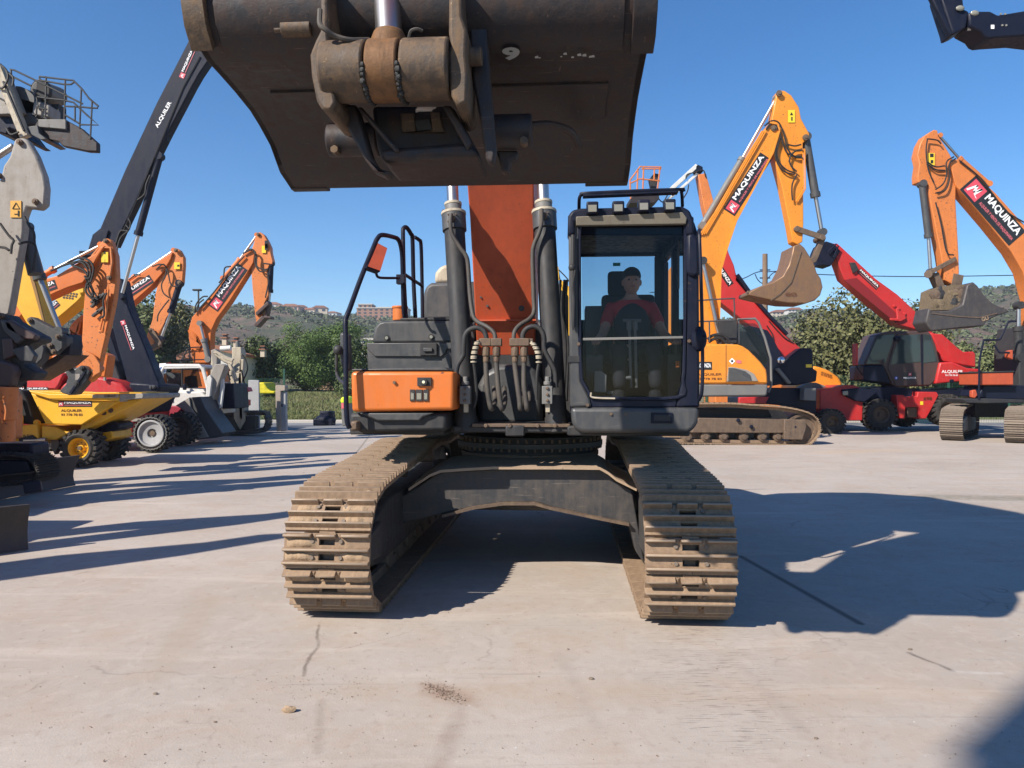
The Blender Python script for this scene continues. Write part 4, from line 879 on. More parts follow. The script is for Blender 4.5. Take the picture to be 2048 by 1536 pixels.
# roof guard and lamps
q = MB(BLACK); q.tube(spl([M.pt(*p) for p in ((1158, 420, cv+.1), (1159, 396, cv-.02), (1165, 389, cv-.04), (1180, 386, cv-.06), (1355, 379, cv-.06), (1363, 384, cv-.04), (1365, 412, cv+.1))], 4), .014, 8)
q.prism(M.poly([(1166, 387), (1356, 379), (1357, 384), (1166, 392)], cv-.07), cv-.07, cv+.02); q.build('roof_guard', E, 0)
for x, y in ((1185, 414), (1237, 413), (1288, 410), (1340, 409)):
    a = M.pt(x-12, y+13, cv-.1); b = M.pt(x+12, y-12, cv-.1); q = MB(BLACK).box((a.x, cv-.10, a.z), (b.x, cv-.01, b.z)); L_ = q.build('work_lamp', E, .012, seg=3)
    MB(LAMP).box((a.x+.014, cv-.104, a.z+.012), (b.x-.014, cv-.099, b.z-.03)).build('lens', L_, .002)
# seat, consoles, levers
q = MB(SEATM); sx = M.pt(1262, 600, 1.55).x
q.box((sx-.24, 1.30, 1.75), (sx+.24, 1.80, 1.87)); q.prismx([(1.72, 1.82), (1.86, 1.82), (1.95, 2.5), (1.83, 2.52)], sx-.25, sx+.25); q.prismx([(1.84, 2.5), (1.93, 2.5), (1.96, 2.74), (1.88, 2.75)], sx-.19, sx+.07)
q.build('seat', E, .05, seg=3)
q = MB(DGREY).box((sx-.42, 1.15, 1.45), (sx-.27, 1.7, 1.92)).box((sx+.27, 1.15, 1.45), (sx+.42, 1.7, 1.92)); q.tube(spl([(sx+.34, 1.2, 1.85), (sx+.34, 1.13, 1.97), (sx+.34, 1.12, 2.03)]), .018, 8).tube(spl([(sx-.34, 1.2, 1.85), (sx-.34, 1.13, 1.97), (sx-.34, 1.12, 2.03)]), .018, 8); q.box((sx-.40, 1.95, 1.5), (sx-.20, 2.3, 2.42)); q.build('console', E, .02)
q = MB(MGREY)
for x0, x1 in ((1258, 1262), (1270, 1273)):
    q.tube([M.pt(x0, 641, 1.02), M.pt(x1, 775, 1.05)], .012, 8); q.tube([M.pt(x0-12, 641, 1.02), M.pt(x0+12, 641, 1.02)], .014, 8); q.cyl(M.pt(x0, 643, 1.02), M.pt(x0+.5, 660, 1.02), .022, n=10)
q.tube([M.pt(1242, 757, 1.0), M.pt(1262, 755, 1.0)], .015, 8).box(tuple(M.pt(1215, 788, 1.0)), tuple(M.pt(1240, 782, 1.1)))
q.build('travel_lever', E, 0)
q = MB(PGREY).prism(M.poly([(1188, 742), (1202, 742), (1214, 750), (1213, 785), (1187, 785)], .95), .95, 1.1).build('floor_step', E, .01)
MB(ORANGE).box(tuple(M.pt(1352, 735, .95)), tuple(M.pt(1359, 722, .95)+Vector((0,.03,0)))).build('lock_lever', E, .004)
# ---- the driver
per = bpy.data.objects.new('person', None); C.objects.link(per); per.location = M.O + M.ex*sx + M.ey*1.5 + Vector((0, 0, 1.87)); per.rotation_euler = (0, 0, R(-4.04))
tag(per, 'driver in red sleeves, dark vest and cap seated in the black cab', 'person')
def skinned(name, joints, edges, mat, parent, root=0, sub=2):
    me = bpy.data.meshes.new(name); me.from_pydata([j[:3] for j in joints], edges, []); me.materials.append(mat)
    o = bpy.data.objects.new(name, me); C.objects.link(o); o.parent = parent
    m = o.modifiers.new('skin', 'SKIN'); m.use_smooth_shade = True
    for k, j in enumerate(joints):
        r = j[3]; me.skin_vertices[0].data[k].radius = (r, r) if not isinstance(r, tuple) else r
    me.skin_vertices[0].data[root].use_root = True
    s = o.modifiers.new('sub', 'SUBSURF'); s.levels = sub; s.render_levels = sub; return o
# local frame of the person: origin at the seat top centre
body = skinned('body', [(0, 0, .06, .14), (0, .04, .28, .13), (0, .06, .45, .145), (0, .03, .56, .06), (0, .0, .66, .05),
    (-.18, .03, .48, .06), (-.26, -.10, .24, .042), (-.33, -.33, .16, .030), (-.34, -.38, .155, .028),
    (.18, .03, .48, .06), (.27, -.10, .24, .042), (.33, -.33, .16, .030), (.34, -.38, .155, .028),
    (-.10, -.05, .04, .09), (-.14, -.42, .10, .065), (-.14, -.50, -.24, .04),
    (.10, -.05, .04, .09), (.15, -.42, .10, .065), (.16, -.50, -.24, .04)],
    [(0,1),(1,2),(2,3),(3,4),(2,5),(5,6),(6,7),(7,8),(2,9),(9,10),(10,11),(11,12),(0,13),(13,14),(14,15),(0,16),(16,17),(17,18)], SKIN, per)
hd = MB(SKIN).ball((0, -.02, .75), .098, 18, (.80, .95, 1.18)); hd.ball((0, -.12, .735), .018, 8, (.8, 1, 1.2)).ball((-.08, -.01, .74), .022, 8, (.5, 1, 1.3)).ball((.08, -.01, .74), .022, 8, (.5, 1, 1.3))
hd.mat(HAIR).ball((-.03, -.10, .755), .010, 6).ball((.03, -.10, .755), .010, 6); hd.mat(plain('lips', (.3, .1, .08))).box((-.022, -.112, .695), (.022, -.10, .70)); hd.build('head', per, 0, smooth=80).location = (0, 0, -.035)
cap = MB(HAIR).ball((0, -.01, .80), .098, 18, (.86, 1.0, .85)); cap.box((-.06, -.18, .79), (.06, -.08, .80)); cap.build('cap', per, .004, smooth=80).location = (0, 0, -.035)
skinned('shirt', [(0, .01, .10, .155), (0, .05, .28, .15), (0, .06, .45, .155), (0, .04, .54, .075), (-.18, .03, .48, .075), (-.245, -.06, .29, .060), (.18, .03, .48, .075), (.25, -.06, .29, .060)],
    [(0,1),(1,2),(2,3),(2,4),(4,5),(2,6),(6,7)], SHIRT, per)
skinned('vest', [(0, -.02, .10, .18), (0, .01, .28, .182), (0, .02, .42, .180), (-.09, .03, .50, .085), (.09, .03, .50, .085)], [(0,1),(1,2),(2,3),(2,4)], VEST, per)
skinned('trousers', [(0, 0, .05, .150), (-.10, -.05, .04, .10), (-.14, -.42, .10, .077), (-.14, -.50, -.26, .060), (.10, -.05, .04, .10), (.15, -.42, .10, .077), (.16, -.50, -.26, .060)], [(0,1),(1,2),(2,3),(0,4),(4,5),(5,6)], VEST, per)
for s in (-1, 1): skinned('boot', [(s*.15, -.50, -.24, .064), (s*.15, -.50, -.32, .060), (s*.15, -.60, -.345, .052), (s*.15, -.67, -.35, .042)], [(0,1),(1,2),(2,3)], HAIR, per)
for s in (-1, 1):
    hx, hy, hz = s*.34, -.385, .158; j = [(hx, hy+.02, hz, .026), (hx, hy-.03, hz+.005, .030)]; e = [(0, 1)]
    for k in range(4):
        o_ = (k-1.5)*.017; b = len(j); j += [(hx+o_, hy-.06, hz+.010, .0095), (hx+o_, hy-.078, hz-.012, .0085), (hx+o_*.9, hy-.066, hz-.032, .0075)]; e += [(1, b), (b, b+1), (b+1, b+2)]
    b = len(j); j += [(hx-s*.034, hy-.02, hz+.0, .010), (hx-s*.034, hy-.045, hz-.018, .0085)]; e += [(1, b), (b, b+1)]
    skinned('hand', j, e, SKIN, per, 0, 1)
# ================================================================ right-hand machines
# ---- amber excavator behind the cab
A = Fr(5.6, 20.75, 0, 'excavator', 'amber yellow excavator with folded arm and tan bucket, right of the black cab', 'excavator', 'parked excavators')
tl = A.poly(ZB((-200, 1100), (255, 1092), (560, 1092), (700, 1102), (900, 1112), (1060, 1132), (1200, 1165), (1275, 1205), (1312, 1265), (1318, 1330), (1290, 1385), (1250, 1425), (1190, 1445), (900, 1440), (600, 1438), (300, 1432), (20, 1428), (-200, 1428), (-290, 1350), (-300, 1200)), 0)
cA = lambda *p: [(q.x, q.z) for q in (A.pt(a, b, .1) for a, b in ZB(*p))]
rc = cA((155, 1385), (315, 1375), (475, 1375), (650, 1378), (815, 1375), (950, 1375)); i_ = cA((1170, 1310))[0]
T = track_side(A, tl, 0, .6, A.o, 74, SHOE, .028, A.poly(ZB((190, 1340), (250, 1212), (700, 1218), (1000, 1225), (1000, 1345)), .05), rc, STEEL, rr=.13, idlers=[(*i_, .43)])
part(A, 'idler_guard', ZB((1003, 1222), (1190, 1228), (1200, 1290), (1165, 1405), (1003, 1400)), -.02, .5, STEEL, T, .02)
pins(A, ZB((600, 1232), (715, 1288), (1100, 1290)), 0, 4, T, BLACK, 'port', .005)
MB(SHOE).prism(tl, 2.2, 2.8).build('track', A.o, 0, smooth=0)
part(A, 'undercarriage', ZB((255, 1130), (860, 1130), (900, 1210), (255, 1210)), .7, 2.1, DARK)
part(A, 'lower_body', ZB((-60, 914), (862, 914), (856, 1000), (840, 1022), (-60, 1028)), .25, 2.7, MGREY, bevel=.05)
part(A, 'house', ZB((-60, 562), (490, 562), (600, 566), (640, 580), (690, 612), (745, 665), (800, 722), (848, 785), (858, 850), (860, 911), (-60, 911)), .22, 2.7, AMBER, bevel=.05)
q = MB(DARK); 
for x in (491,): a, b = A.pt(*ZB((x, 905))[0], .21), A.pt(*ZB((x+3, 566))[0], .21); q.box((a.x, .212, a.z), (b.x, .225, b.z))
q.build('panel_gap', A.o)
part(A, 'vent_surround', ZB((515, 765), (560, 765), (680, 790), (740, 825), (775, 888), (500, 892)), .19, .24, PGREY, bevel=.01)
gv = part(A, 'grille', ZB((515, 772), (570, 775), (660, 800), (705, 835), (720, 886), (515, 888)), .17, .22, DGREY, bevel=.005)
q = MB(MGREY)
for k in range(11): y = 785+k*10; a, b = A.pt(*ZB((518, y+3))[0], .165), A.pt(*ZB((min(560+k*16, 715), y))[0], .165); q.box((a.x, .16, a.z), (b.x, .172, b.z))
q.build('louvre', gv)
decal(A, *ZB((150, 753), (368, 753)), .22, A.m(16, .22), A.o, sub=False)
words(A, 'ALQUILER', *ZB((235, 842))[0], 50, 5.5, .22, TXN, A.o); words(A, '93 778 78 83', *ZB((235, 878))[0], 50, 4.6, .22, TXN, A.o)
q = MB(TXW); c = A.pt(*ZB((545, 712))[0], .21); s_ = .09; q.quad(c+Vector((-s_,0,0)), c+Vector((0,0,-s_)), c+Vector((s_,0,0)), c+Vector((0,0,s_))); q.mat(TXB).quad(*[c+Vector((x*.03, -.004, z*.03)) for x, z in ((-1,-1),(1,-1),(1,1),(-1,1))])
c = A.pt(*ZB((605, 718))[0], .21); q.mat(TXP).quad(*[c+Vector((x*.07, 0, z*.05)) for x, z in ((-1,-.6),(1,-1),(.9,.7),(-1,1))]); q.build('sticker', A.o, smooth=0)
# rear cab frame
q = MB(MGREY); cabp = [A.pt(*p, .9) for p in ZB((600, 560), (600, 345), (745, 340), (775, 370), (830, 500), (885, 690), (890, 925), (862, 985))]
q.tube(cabp, A.m(2.4, .9), 8); q.tube([A.pt(*p, 2.3) for p in ZB((600, 560), (600, 345), (745, 340), (775, 370), (830, 500), (885, 690))], .04, 6)
for z_ in ZB((600, 345), (745, 340), (885, 690)): q.tube([A.pt(*z_, .9), A.pt(*z_, 2.3)], .04, 6)
cf = q.build('cab_frame', A.o); MB(GLASS).prism(A.poly(ZB((605, 380), (740, 380), (770, 400), (820, 520), (870, 690), (830, 770), (700, 640), (605, 570)), .95), .95, .965).build('cab_glass', cf, smooth=0)
part(A, 'cab_rear', ZB((605, 560), (605, 440), (700, 460), (760, 560), (850, 680), (850, 780)), 1.7, 2.3, DARK, cf)
part(A, 'exhaust_stack', ZB((415, 345), (590, 350), (590, 555), (460, 555), (440, 470), (412, 390)), .8, 1.0, DARK)
q = MB(DGREY)
for l in (((240, 180), (540, 163), (562, 180), (565, 330), (550, 355), (240, 365)), ((345, 365), (348, 545))): q.tube(spl([A.pt(*p, .4) for p in ZB(*l)], 4) if len(l) > 2 else [A.pt(*p, .4) for p in ZB(*l)], .022, 6)
q.build('handrail', A.o)
hoses(A, [[(*p,) for p in ZB((330, 520), (380, 485), (450, 482), (500, 510), (520, 550))], [(*p,) for p in ZB((340, 545), (390, 515), (440, 510), (480, 545))]], .5, 3, A.o)
# boom and stick
ab = [(1539, 246), (1554, 249), (1558, 262), (1545, 306), (1472, 442), (1454, 495), (1441, 541), (1439, 600), (1436, 690), (1340, 690), (1340, 540), (1380, 490), (1404, 463), (1441, 409), (1492, 320), (1515, 280)]
V = 1.1; boom = part(A, 'boom', ab, V, V+.5, AMBER)
fl = MB(AMBER)
for a, b in zip(ab, ab[1:]):
    if a != ab[8]: pa, pb = A.pt(*a, V), A.pt(*b, V); fl.bar((pa.x, V-.025, pa.z), (pb.x, V-.025, pb.z), .045, .06)
fl.build('flange', boom)
decal(A, (1458, 425), (1532, 312), V, A.m(27, V), boom)
q = MB(AMBER)
for o_ in (0, 4, 8): q.tube([A.pt(1404+o_, 470-o_*.3, V-.04), A.pt(1440+o_, 408-o_*.2, V-.04), A.pt(1508+o_, 290, V-.04), A.pt(1524+o_, 262, V-.04)], .022, 6)
q.build('oil_pipe', boom)
ram(A, (1404, 452), (1484, 318), (1553, 196), V+.25, 6.5, A.o, MGREY, 'stick_cylinder')
ram(A, (1425, 690), (1418, 560), (1403, 525), V-.1, 7, A.o, DGREY, 'boom_cylinder') if False else None
ra = ram(A, (1450, 720), (1438, 672), (1405, 522), V-.15, 8, A.o, DARK, 'boom_cylinder')
stp = Z8((1095, 85), (1110, 70), (1150, 75), (1195, 105), (1250, 190), (1265, 270), (1320, 370), (1322, 400), (1300, 420), (1278, 440), (1282, 1000), (1275, 1130), (1240, 1150), (1205, 1130), (1190, 1040), (1130, 740), (1070, 520), (1085, 380), (1062, 270), (1085, 150))
stick = part(A, 'stick', stp, V+.06, V+.44, AMBER)
pins(A, [(1547, 257), (1558, 187), (1611, 275)], V, 6, stick, STEEL)
a, b = A.pt(1577, 244, V), A.pt(1591, 219, V); q = MB(TXY).quad((a.x, V-.01+.05, a.z), (b.x, V+.04, a.z), (b.x, V+.04, b.z), (a.x, V+.04, b.z)); c = (a+b)/2
q.mat(TXB).quad(*[Vector((c.x+x, V+.035, c.z+z)) for x, z in ((-.05, .03), (.05, .03), (0, .12))]).quad(*[Vector((c.x+x, V+.035, c.z+z)) for x, z in ((-.01, -.13), (.03, -.13), (.03, -.02), (-.01, -.02))]); q.build('warning_label', stick, smooth=0)
hoses(A, [Z8((1010, 320), (1060, 285), (1110, 300), (1145, 380), (1170, 480), (1220, 535), (1275, 545)), Z8((1020, 345), (1065, 300), (1100, 330), (1125, 400), (1160, 500), (1210, 530), (1270, 535)), Z8((1105, 380), (1085, 500), (1100, 580), (1150, 640), (1220, 660)), Z8((1120, 400), (1095, 500), (1110, 570), (1160, 625), (1225, 650)), Z8((1275, 490), (1220, 500), (1185, 550), (1195, 600), (1235, 640)), Z8((1235, 660), (1205, 720), (1200, 780), (1205, 840)), Z8((1170, 450), (1220, 460), (1265, 450))], V, 1.6, stick)
q = MB(AMBER)
for x in (1278, 1290): q.tube([A.pt(*p, V) for p in Z8((x, 480), (x+4, 760), (x-30, 820), (x-50, 850))], .02, 6)
q.build('oil_pipe', stick)
ram(A, (1611, 275), (1631, 392), (1644, 465), V+.2, 8, A.o, DGREY, 'bucket_cylinder')
q = MB(STEEL); q.bar(A.pt(1594, 458, V), A.pt(1645, 475, V), A.m(11, V), .06).bar(A.pt(1594, 458, V+.5), A.pt(1645, 475, V+.5), A.m(11, V), .06).bar(A.pt(1645, 475, V+.2), A.pt(1627, 520, V+.2), A.m(10, V), .2)
for p in ((1594, 458), (1645, 475), (1627, 520)): c = A.pt(*p, V); q.cyl(c-Vector((0,.04,0)), c+Vector((0,.5,0)), .085, n=16)
q.build('bucket_link', A.o, .01)
bkp = [(1587, 492), (1600, 487), (1609, 495), (1628, 525), (1634, 545), (1642, 557), (1646, 574), (1641, 590), (1630, 601), (1612, 607), (1575, 606), (1545, 601), (1522, 596), (1497, 590), (1499, 583), (1522, 572), (1545, 565), (1566, 552), (1578, 530), (1584, 508)]
bk2 = part(A, 'bucket', bkp, V-.25, V+.75, BKT, bevel=.03)
bb = [(1541, 601), (1560, 588), (1582, 565), (1592, 535), (1602, 503)]
q = MB(STEEL)
for a, b in zip(bb, bb[1:]): q.bar(A.pt(*a, V-.26), A.pt(*b, V-.26), .03, .03)
q.build('edge_bead', bk2); words(A, 'GO', 1571, 592, 22, 7, V-.27, TXN, bk2)
q = MB(STEEL)
for k in range(4):
    a, b = A.pt(1524, 590, V-.2+k*.28), A.pt(1494, 584+k, V-.2+k*.28); q.bar(a, b, .07, .09)
q.build('tooth', bk2, .01)
# ---- red rotating telehandler with dark cab
Q = Fr(14.2, 26.3, 0, 'telehandler', 'red telehandler with brown cab and long boom raised to the left', 'telehandler', 'red telehandlers')
V = 1.5
bm_ = ZA((100, -330), (160, -330), (500, -15), (700, 130), (860, 280), (955, 385), (985, 450), (1250, 625), (1200, 720), (1090, 730), (880, 450), (700, 400), (640, 345), (480, 220), (215, -10))
boom = part(Q, 'boom', bm_, V, V+.6, RED, bevel=.03)
part(Q, 'boom_underside_shade', ZA((215, 0), (640, 350), (700, 400), (690, 300), (480, 110), (330, -20)), V-.03, V, plain('shaded_red_paint', (.20, .012, .015), .5), boom, .0)  # darker red sheet on the side face stands for the shaded underside
part(Q, 'boom_bracket', ZA((690, 255), (770, 310), (780, 350), (730, 375), (640, 365), (635, 345), (700, 345)), V-.1, V, RED, boom)
pins(Q, ZA((670, 237), (705, 262), (762, 308), (1200, 662)), V, 3.2, boom, RED, 'bolt')
tip = part(Q, 'boom_head', Z8((1370, 1300), (1378, 1200), (1400, 1150), (1440, 1125), (1500, 1145), (1540, 1195), (1470, 1300), (1420, 1290)), V-.05, V+.65, BLACK)
q = MB(BLACK).box((0,0,0), (0,0,0)); q = MB(BLACK)
for l in (Z8((1455, 1200), (1510, 1145), (1525, 1160), (1490, 1240)),): q.tube([Q.pt(*p, V-.15) for p in l], .03, 6, True)
q.build('hook_frame', tip)
decal(Q, (1718, 541), (1756, 576), V, Q.m(11, V), boom, sub=True, logo_on=False)
part(Q, 'junction_box', ZC((0, 1440), (30, 1440), (50, 1480), (20, 1500)), V-.1, V, DARK, boom)
part(Q, 'turret', ZA((1090, 730), (1040, 560), (1000, 480), (1110, 490), (1250, 615), (1300, 650), (1390, 645), (1408, 670), (1410, 790)), .9, 2.2, RED, bevel=.04)
lb = part(Q, 'engine_cover', ZA((1085, 745), (1200, 740), (1330, 795), (1458, 805), (1455, 905), (1340, 912), (1045, 938)), .2, 2.3, RED, bevel=.05)
words(Q, 'ALQUILER', *ZA((1098, 845))[0], 43, 7, .2, TXW, lb); words(Q, '93 778 78 83', *ZA((1132, 868))[0], 25, 3.2, .2, TXW, lb)
part(Q, 'port', ZA((1172, 898), (1210, 898), (1210, 925), (1172, 925)), .17, .2, BLACK, lb); part(Q, 'tail_lamp', ZA((1345, 825), (1400, 825), (1400, 890), (1345, 890)), .16, .2, DARK, lb)
cab = part(Q, 'cab', ZA((560, 478), (640, 462), (950, 458), (985, 470), (1010, 500), (1040, 580), (1082, 740), (1065, 870), (1045, 920), (1000, 955), (690, 968), (650, 940), (610, 850), (570, 770), (395, 770), (430, 690), (500, 500)), .35, 1.35, BROWN, bevel=.04)
part(Q, 'door_frame', ZA((700, 480), (925, 462), (990, 475), (1045, 590), (1078, 740), (1060, 880), (1000, 948), (690, 960), (615, 800), (625, 740)), .31, .36, BROWN, cab, .02)
part(Q, 'cab_base', ZA((395, 775), (575, 770), (640, 935), (500, 918), (395, 905)), .25, 1.4, BLACK, cab, .04)
for n_, p in (('door_window', ((725, 502), (905, 490), (910, 738), (640, 765), (655, 680))), ('rear_window', ((935, 487), (995, 500), (1060, 735), (935, 750))), ('windscreen', ((520, 500), (675, 492), (655, 560), (590, 755), (420, 757)))): 
    part(Q, n_, ZA(*p), .295, .32, DGLASS, cab, 0)
part(Q, 'window_gap', ZA((912, 490), (928, 488), (932, 940), (918, 940)), .285, .30, BLACK, cab, 0)
decal(Q, *ZA((750, 885), (872, 885)), .31, Q.m(7, .3), cab, sub=False, logo_on=False); q = MB(TXB); a = Q.pt(*ZA((750, 870))[0], .305); rect(q, a, Vector((1,0,0)), Vector((0,0,1)), Q.m(27), Q.m(8), TXB); logo(q, a+Vector((Q.m(11), -.004, .02)), Vector((1,0,0)), Vector((0,0,1)), Q.m(6), Vector((0,-.004,0))); q.build('decal', cab, smooth=0, recalc=False)
c = Q.pt(*ZA((688, 885))[0], .305); MB(plain('blue_vinyl', (.03, .1, .5))).cyl(c, c-Vector((0,.01,0)), .055, n=16).mat(TXW).cyl(c-Vector((0,.01,0)), c-Vector((0,.014,0)), .025, n=12).build('sticker', cab)
q = MB(TXW); put_text(q, '698', Q.pt(*ZA((935, 1085))[0], .02), Vector((1,0,0)), Vector((0,0,1)), Q.m(17), Q.m(6.5), TXN); q.build('lettering', Q.o, smooth=0, recalc=False)
c = Q.pt(*ZA((925, 440))[0], .8); MB(BLACK).cyl(c-Vector((0,0,.1)), c+Vector((0,0,.08)), .09, n=14).build('beacon', cab)
MB(BLACK).ball(Q.pt(*ZA((700, 530))[0], .25), .13, 10, (1, .6, .8)).build('work_lamp', cab)
q = MB(RED); a = Q.pt(*ZA((322, 770))[0], .3); b = Q.pt(*ZA((322, 575))[0], .3); q.box((a.x-.03, .2, a.z), (a.x+.04, .5, b.z)); q.mat(BLACK).tube([a, Q.pt(*ZA((385, 860))[0], .35)], .025, 6); q.build('mirror', Q.o, .01)
part(Q, 'chassis', ZA((400, 985), (640, 960), (1060, 1000), (1300, 975), (1345, 1030), (1300, 1050), (1050, 1062), (640, 1070), (640, 1150), (400, 1095)), .4, 2.1, BLACK, bevel=.03)
part(Q, 'stabiliser', ZA((0, 985), (115, 980), (215, 948), (315, 950), (365, 975), (392, 1060), (385, 1272), (240, 1272), (180, 1222), (85, 1195), (0, 1170)), .25, 1.9, RED, bevel=.03)
part(Q, 'fender', ZA((205, 990), (340, 978), (430, 985), (530, 1010), (400, 1105), (330, 1095), (240, 1050)), .1, .6, BLACK, bevel=.03); part(Q, 'headlight', ZA((205, 1005), (255, 1000), (258, 1040), (208, 1045)), .05, .12, LAMP)
part(Q, 'side_box', ZA((690, 1038), (760, 1040), (770, 1055), (880, 1050), (885, 1010), (1055, 1012), (1072, 1040), (1000, 1180), (958, 1252), (890, 1252), (886, 1145), (772, 1150), (766, 1252), (722, 1250), (700, 1150)), .04, .8, RED, bevel=.02)
part(Q, 'engine_bay', ZA((770, 1050), (890, 1050), (890, 1150), (770, 1150)), .2, .9, BLACK); part(Q, 'step', ZA((790, 1150), (886, 1150), (886, 1240), (790, 1240)), .14, .8, STEEL)
a = Q.pt(*ZA((905, 1128))[0], .03); q = MB(TXY); rect(q, a, Vector((1,0,0)), Vector((0,0,1)), Q.m(6), Q.m(7), TXY); q.build('warning_label', Q.o, smooth=0)
for c, r in (((560, 1218), 146), ((1165, 1175), 146)): wheel(Q, ZA(c)[0], .0, .55, Q.m(r/4.517, .0), Q.m(72/4.517, 0), Q.o, rim=STEEL, lugs=20)
for c, r in (((120, 1200), 130), ((790, 1220), 110)): wheel(Q, ZA(c)[0], 1.9, 2.4, Q.m(r/4.517, 1.9), Q.m(60/4.517, 0), Q.o, rim=STEEL, lugs=20, vc=1.9)
# ---- second red telehandler, behind the amber excavator
S = Fr(9.5, 25, 0, 'telehandler', 'red telehandler mostly hidden behind the amber excavator, black counterweight at the foot of its boom', 'telehandler', 'red telehandlers')
V = 1.0
boom = part(S, 'boom', [(1440, 520), (1455, 500), (1468, 530), (1474, 555), *ZB((580, 0), (720, 170), (860, 330), (1000, 470), (1150, 600), (1010, 700), (880, 570), (700, 400), (440, 190), (430, 0))], V, V+.6, RED, bevel=.03)
q = MB(BLACK)
for a, b in zip(ZB((575, -40), (720, 165), (860, 325)), ZB((720, 165), (860, 325), (1010, 480))): q.bar(S.pt(*a, V+.1), S.pt(*b, V+.1), .10, .5)
q.build('cable_chain', boom)
part(S, 'counterweight', ZB((1010, 702), (1150, 597), (1235, 597), (1252, 612), (1260, 780), (1295, 800), (1285, 890), (1100, 925), (1060, 905), (940, 780)), .5, 1.8, BLACK, bevel=.04)
a = S.pt(*ZB((1193, 768))[0], .49); q = MB(TXY); rect(q, a, Vector((1,0,0)), Vector((0,0,1)), S.m(12), S.m(6.5), TXY); q.build('warning_label', S.o, smooth=0)
decal(S, (1430, 522), (1462, 570), V, S.m(13, V), boom, sub=False, logo_on=False)
part(S, 'chassis', ZB((620, 1030), (900, 945), (1290, 950), (1285, 1180), (1100, 1110), (860, 1090), (620, 1090)), .6, 2.2, BLACK, bevel=.04); part(S, 'side_panel', ZB((610, 1030), (870, 1025), (840, 1085), (610, 1085)), .5, .7, RED)
part(S, 'cab', ZB((700, 400), (860, 440), (900, 500), (1000, 690), (1060, 900), (900, 930), (860, 620), (760, 470)), .4, 1.2, BLACK, bevel=.04)
part(S, 'ladder_rail', ZB((930, 780), (960, 770), (1070, 905), (1040, 915)), .2, .35, MGREY); MB(MIRR).ball(S.pt(*ZB((975, 705))[0], .2), .14, 12).build('mirror', S.o)
part(S, 'jack', ZB((1180, 945), (1285, 950), (1280, 1060), (1175, 1055)), .1, .5, MGREY)
hoses(S, [ZB((870, 360), (940, 440), (1010, 510), (1080, 550)), ZB((850, 400), (900, 480), (910, 560))], V, 1.3, S.o)
wheel(S, ZB((1430, 1250))[0], .5, 1.0, S.m(28), S.m(12), S.o, rim=STEEL, vc=.5); wheel(S, ZB((700, 1190))[0], .5, 1.0, S.m(24), S.m(12), S.o, rim=STEEL, vc=.5)
# ---- orange hood of a machine behind
G = Fr(12, 28, 0, 'wheel_loader', 'orange machine hood with dark lettering peeping out behind the red outrigger and grey sheet', 'loader')
o = part(G, 'hood', ZB((1095, 945), (1180, 860), (1265, 752), (1330, 768), (1400, 795), (1480, 850), (1520, 910), (1500, 945), (1460, 1000), (1100, 1000)), 0, 1.6, AMBER, bevel=.08)
words(G, 'ALQUILER', *ZB((1322, 818))[0], 24, 4.3, -.01, TXN, o, tilt=-20); words(G, '93 778 78 83', *ZB((1322, 835))[0], 24, 3.4, -.01, TXN, o, tilt=-18)
part(G, 'sheet', ZB((1130, 945), (1200, 905), (1280, 900), (1380, 935), (1370, 950), (1160, 985)), -.4, -.1, MGREY, bevel=.03); part(G, 'lower_body', ZB((1100, 1000), (1460, 1000), (1460, 1240), (1100, 1240)), .2, 1.4, BLACK)
wheel(G, ZB((1250, 1230))[0], .0, .5, G.m(24), G.m(11), G.o, rim=RIM)
# ---- orange excavator at the right edge
K = Fr(15.6, 22.3, 0, 'excavator', 'orange excavator at the right edge, its muddy dark bucket hanging before the hill', 'excavator', 'parked excavators')
V = 1.0
bp = ZC((545, 870), (600, 878), (680, 950), (800, 1060), (955, 1232), (1060, 1360), (1120, 1560), (1120, 1800), (1000, 1800), (990, 1640), (950, 1490), (885, 1380), (760, 1225), (640, 1085), (577, 1012))
boom = part(K, 'boom', bp, V, V+.5, ORANGE2)
decal(K, *ZC((648, 1000), (918, 1310)), V, K.m(44, V), boom)
stk = part(K, 'stick', ZC((460, 712), (480, 715), (485, 745), (520, 800), (550, 850), (575, 900), (582, 1000), (580, 1100), (597, 1400), (600, 1500), (560, 1560), (520, 1536), (500, 1400), (440, 1100), (430, 1010), (375, 1000), (372, 960), (382, 900), (370, 850), (385, 790), (410, 745)), V+.06, V+.44, ORANGE2)
a, b = K.pt(*ZC((430, 905))[0], V), K.pt(*ZC((468, 838))[0], V); MB(TXY).box((a.x, V+.03, a.z), (b.x, V+.05, b.z)).mat(TXB).box(((a.x+b.x)/2-.04, V+.025, a.z+.25), ((a.x+b.x)/2+.07, V+.03, a.z+.36)).box(((a.x+b.x)/2-.02, V+.025, a.z+.06), ((a.x+b.x)/2+.06, V+.03, a.z+.16)).build('warning_label', stk, smooth=0)
hoses(K, [ZC((570, 860), (530, 890), (530, 960), (510, 1010), (470, 1040)), ZC((580, 870), (545, 900), (548, 970), (525, 1040), (470, 1060)), ZC((425, 890), (470, 915), (520, 910)), ZC((425, 900), (470, 930), (520, 935)), ZC((425, 760), (418, 830), (430, 930), (460, 1000)), ZC((430, 762), (480, 770), (500, 790)), ZC((470, 1110), (500, 1230), (530, 1380), (570, 1400)), ZC((600, 880), (720, 980), (780, 1060), (860, 1160), (955, 1220))], V-.02, 1.5, stk)
ram(K, ZC((395, 1010))[0], ZC((430, 1300))[0], ZC((442, 1490))[0], V+.1, 6.5, K.o, DGREY, 'bucket_cylinder'); ram(K, ZC((760, 1010))[0], ZC((600, 870))[0], ZC((490, 745))[0], V+.25, 5, K.o, ORANGE2, 'stick_cylinder')
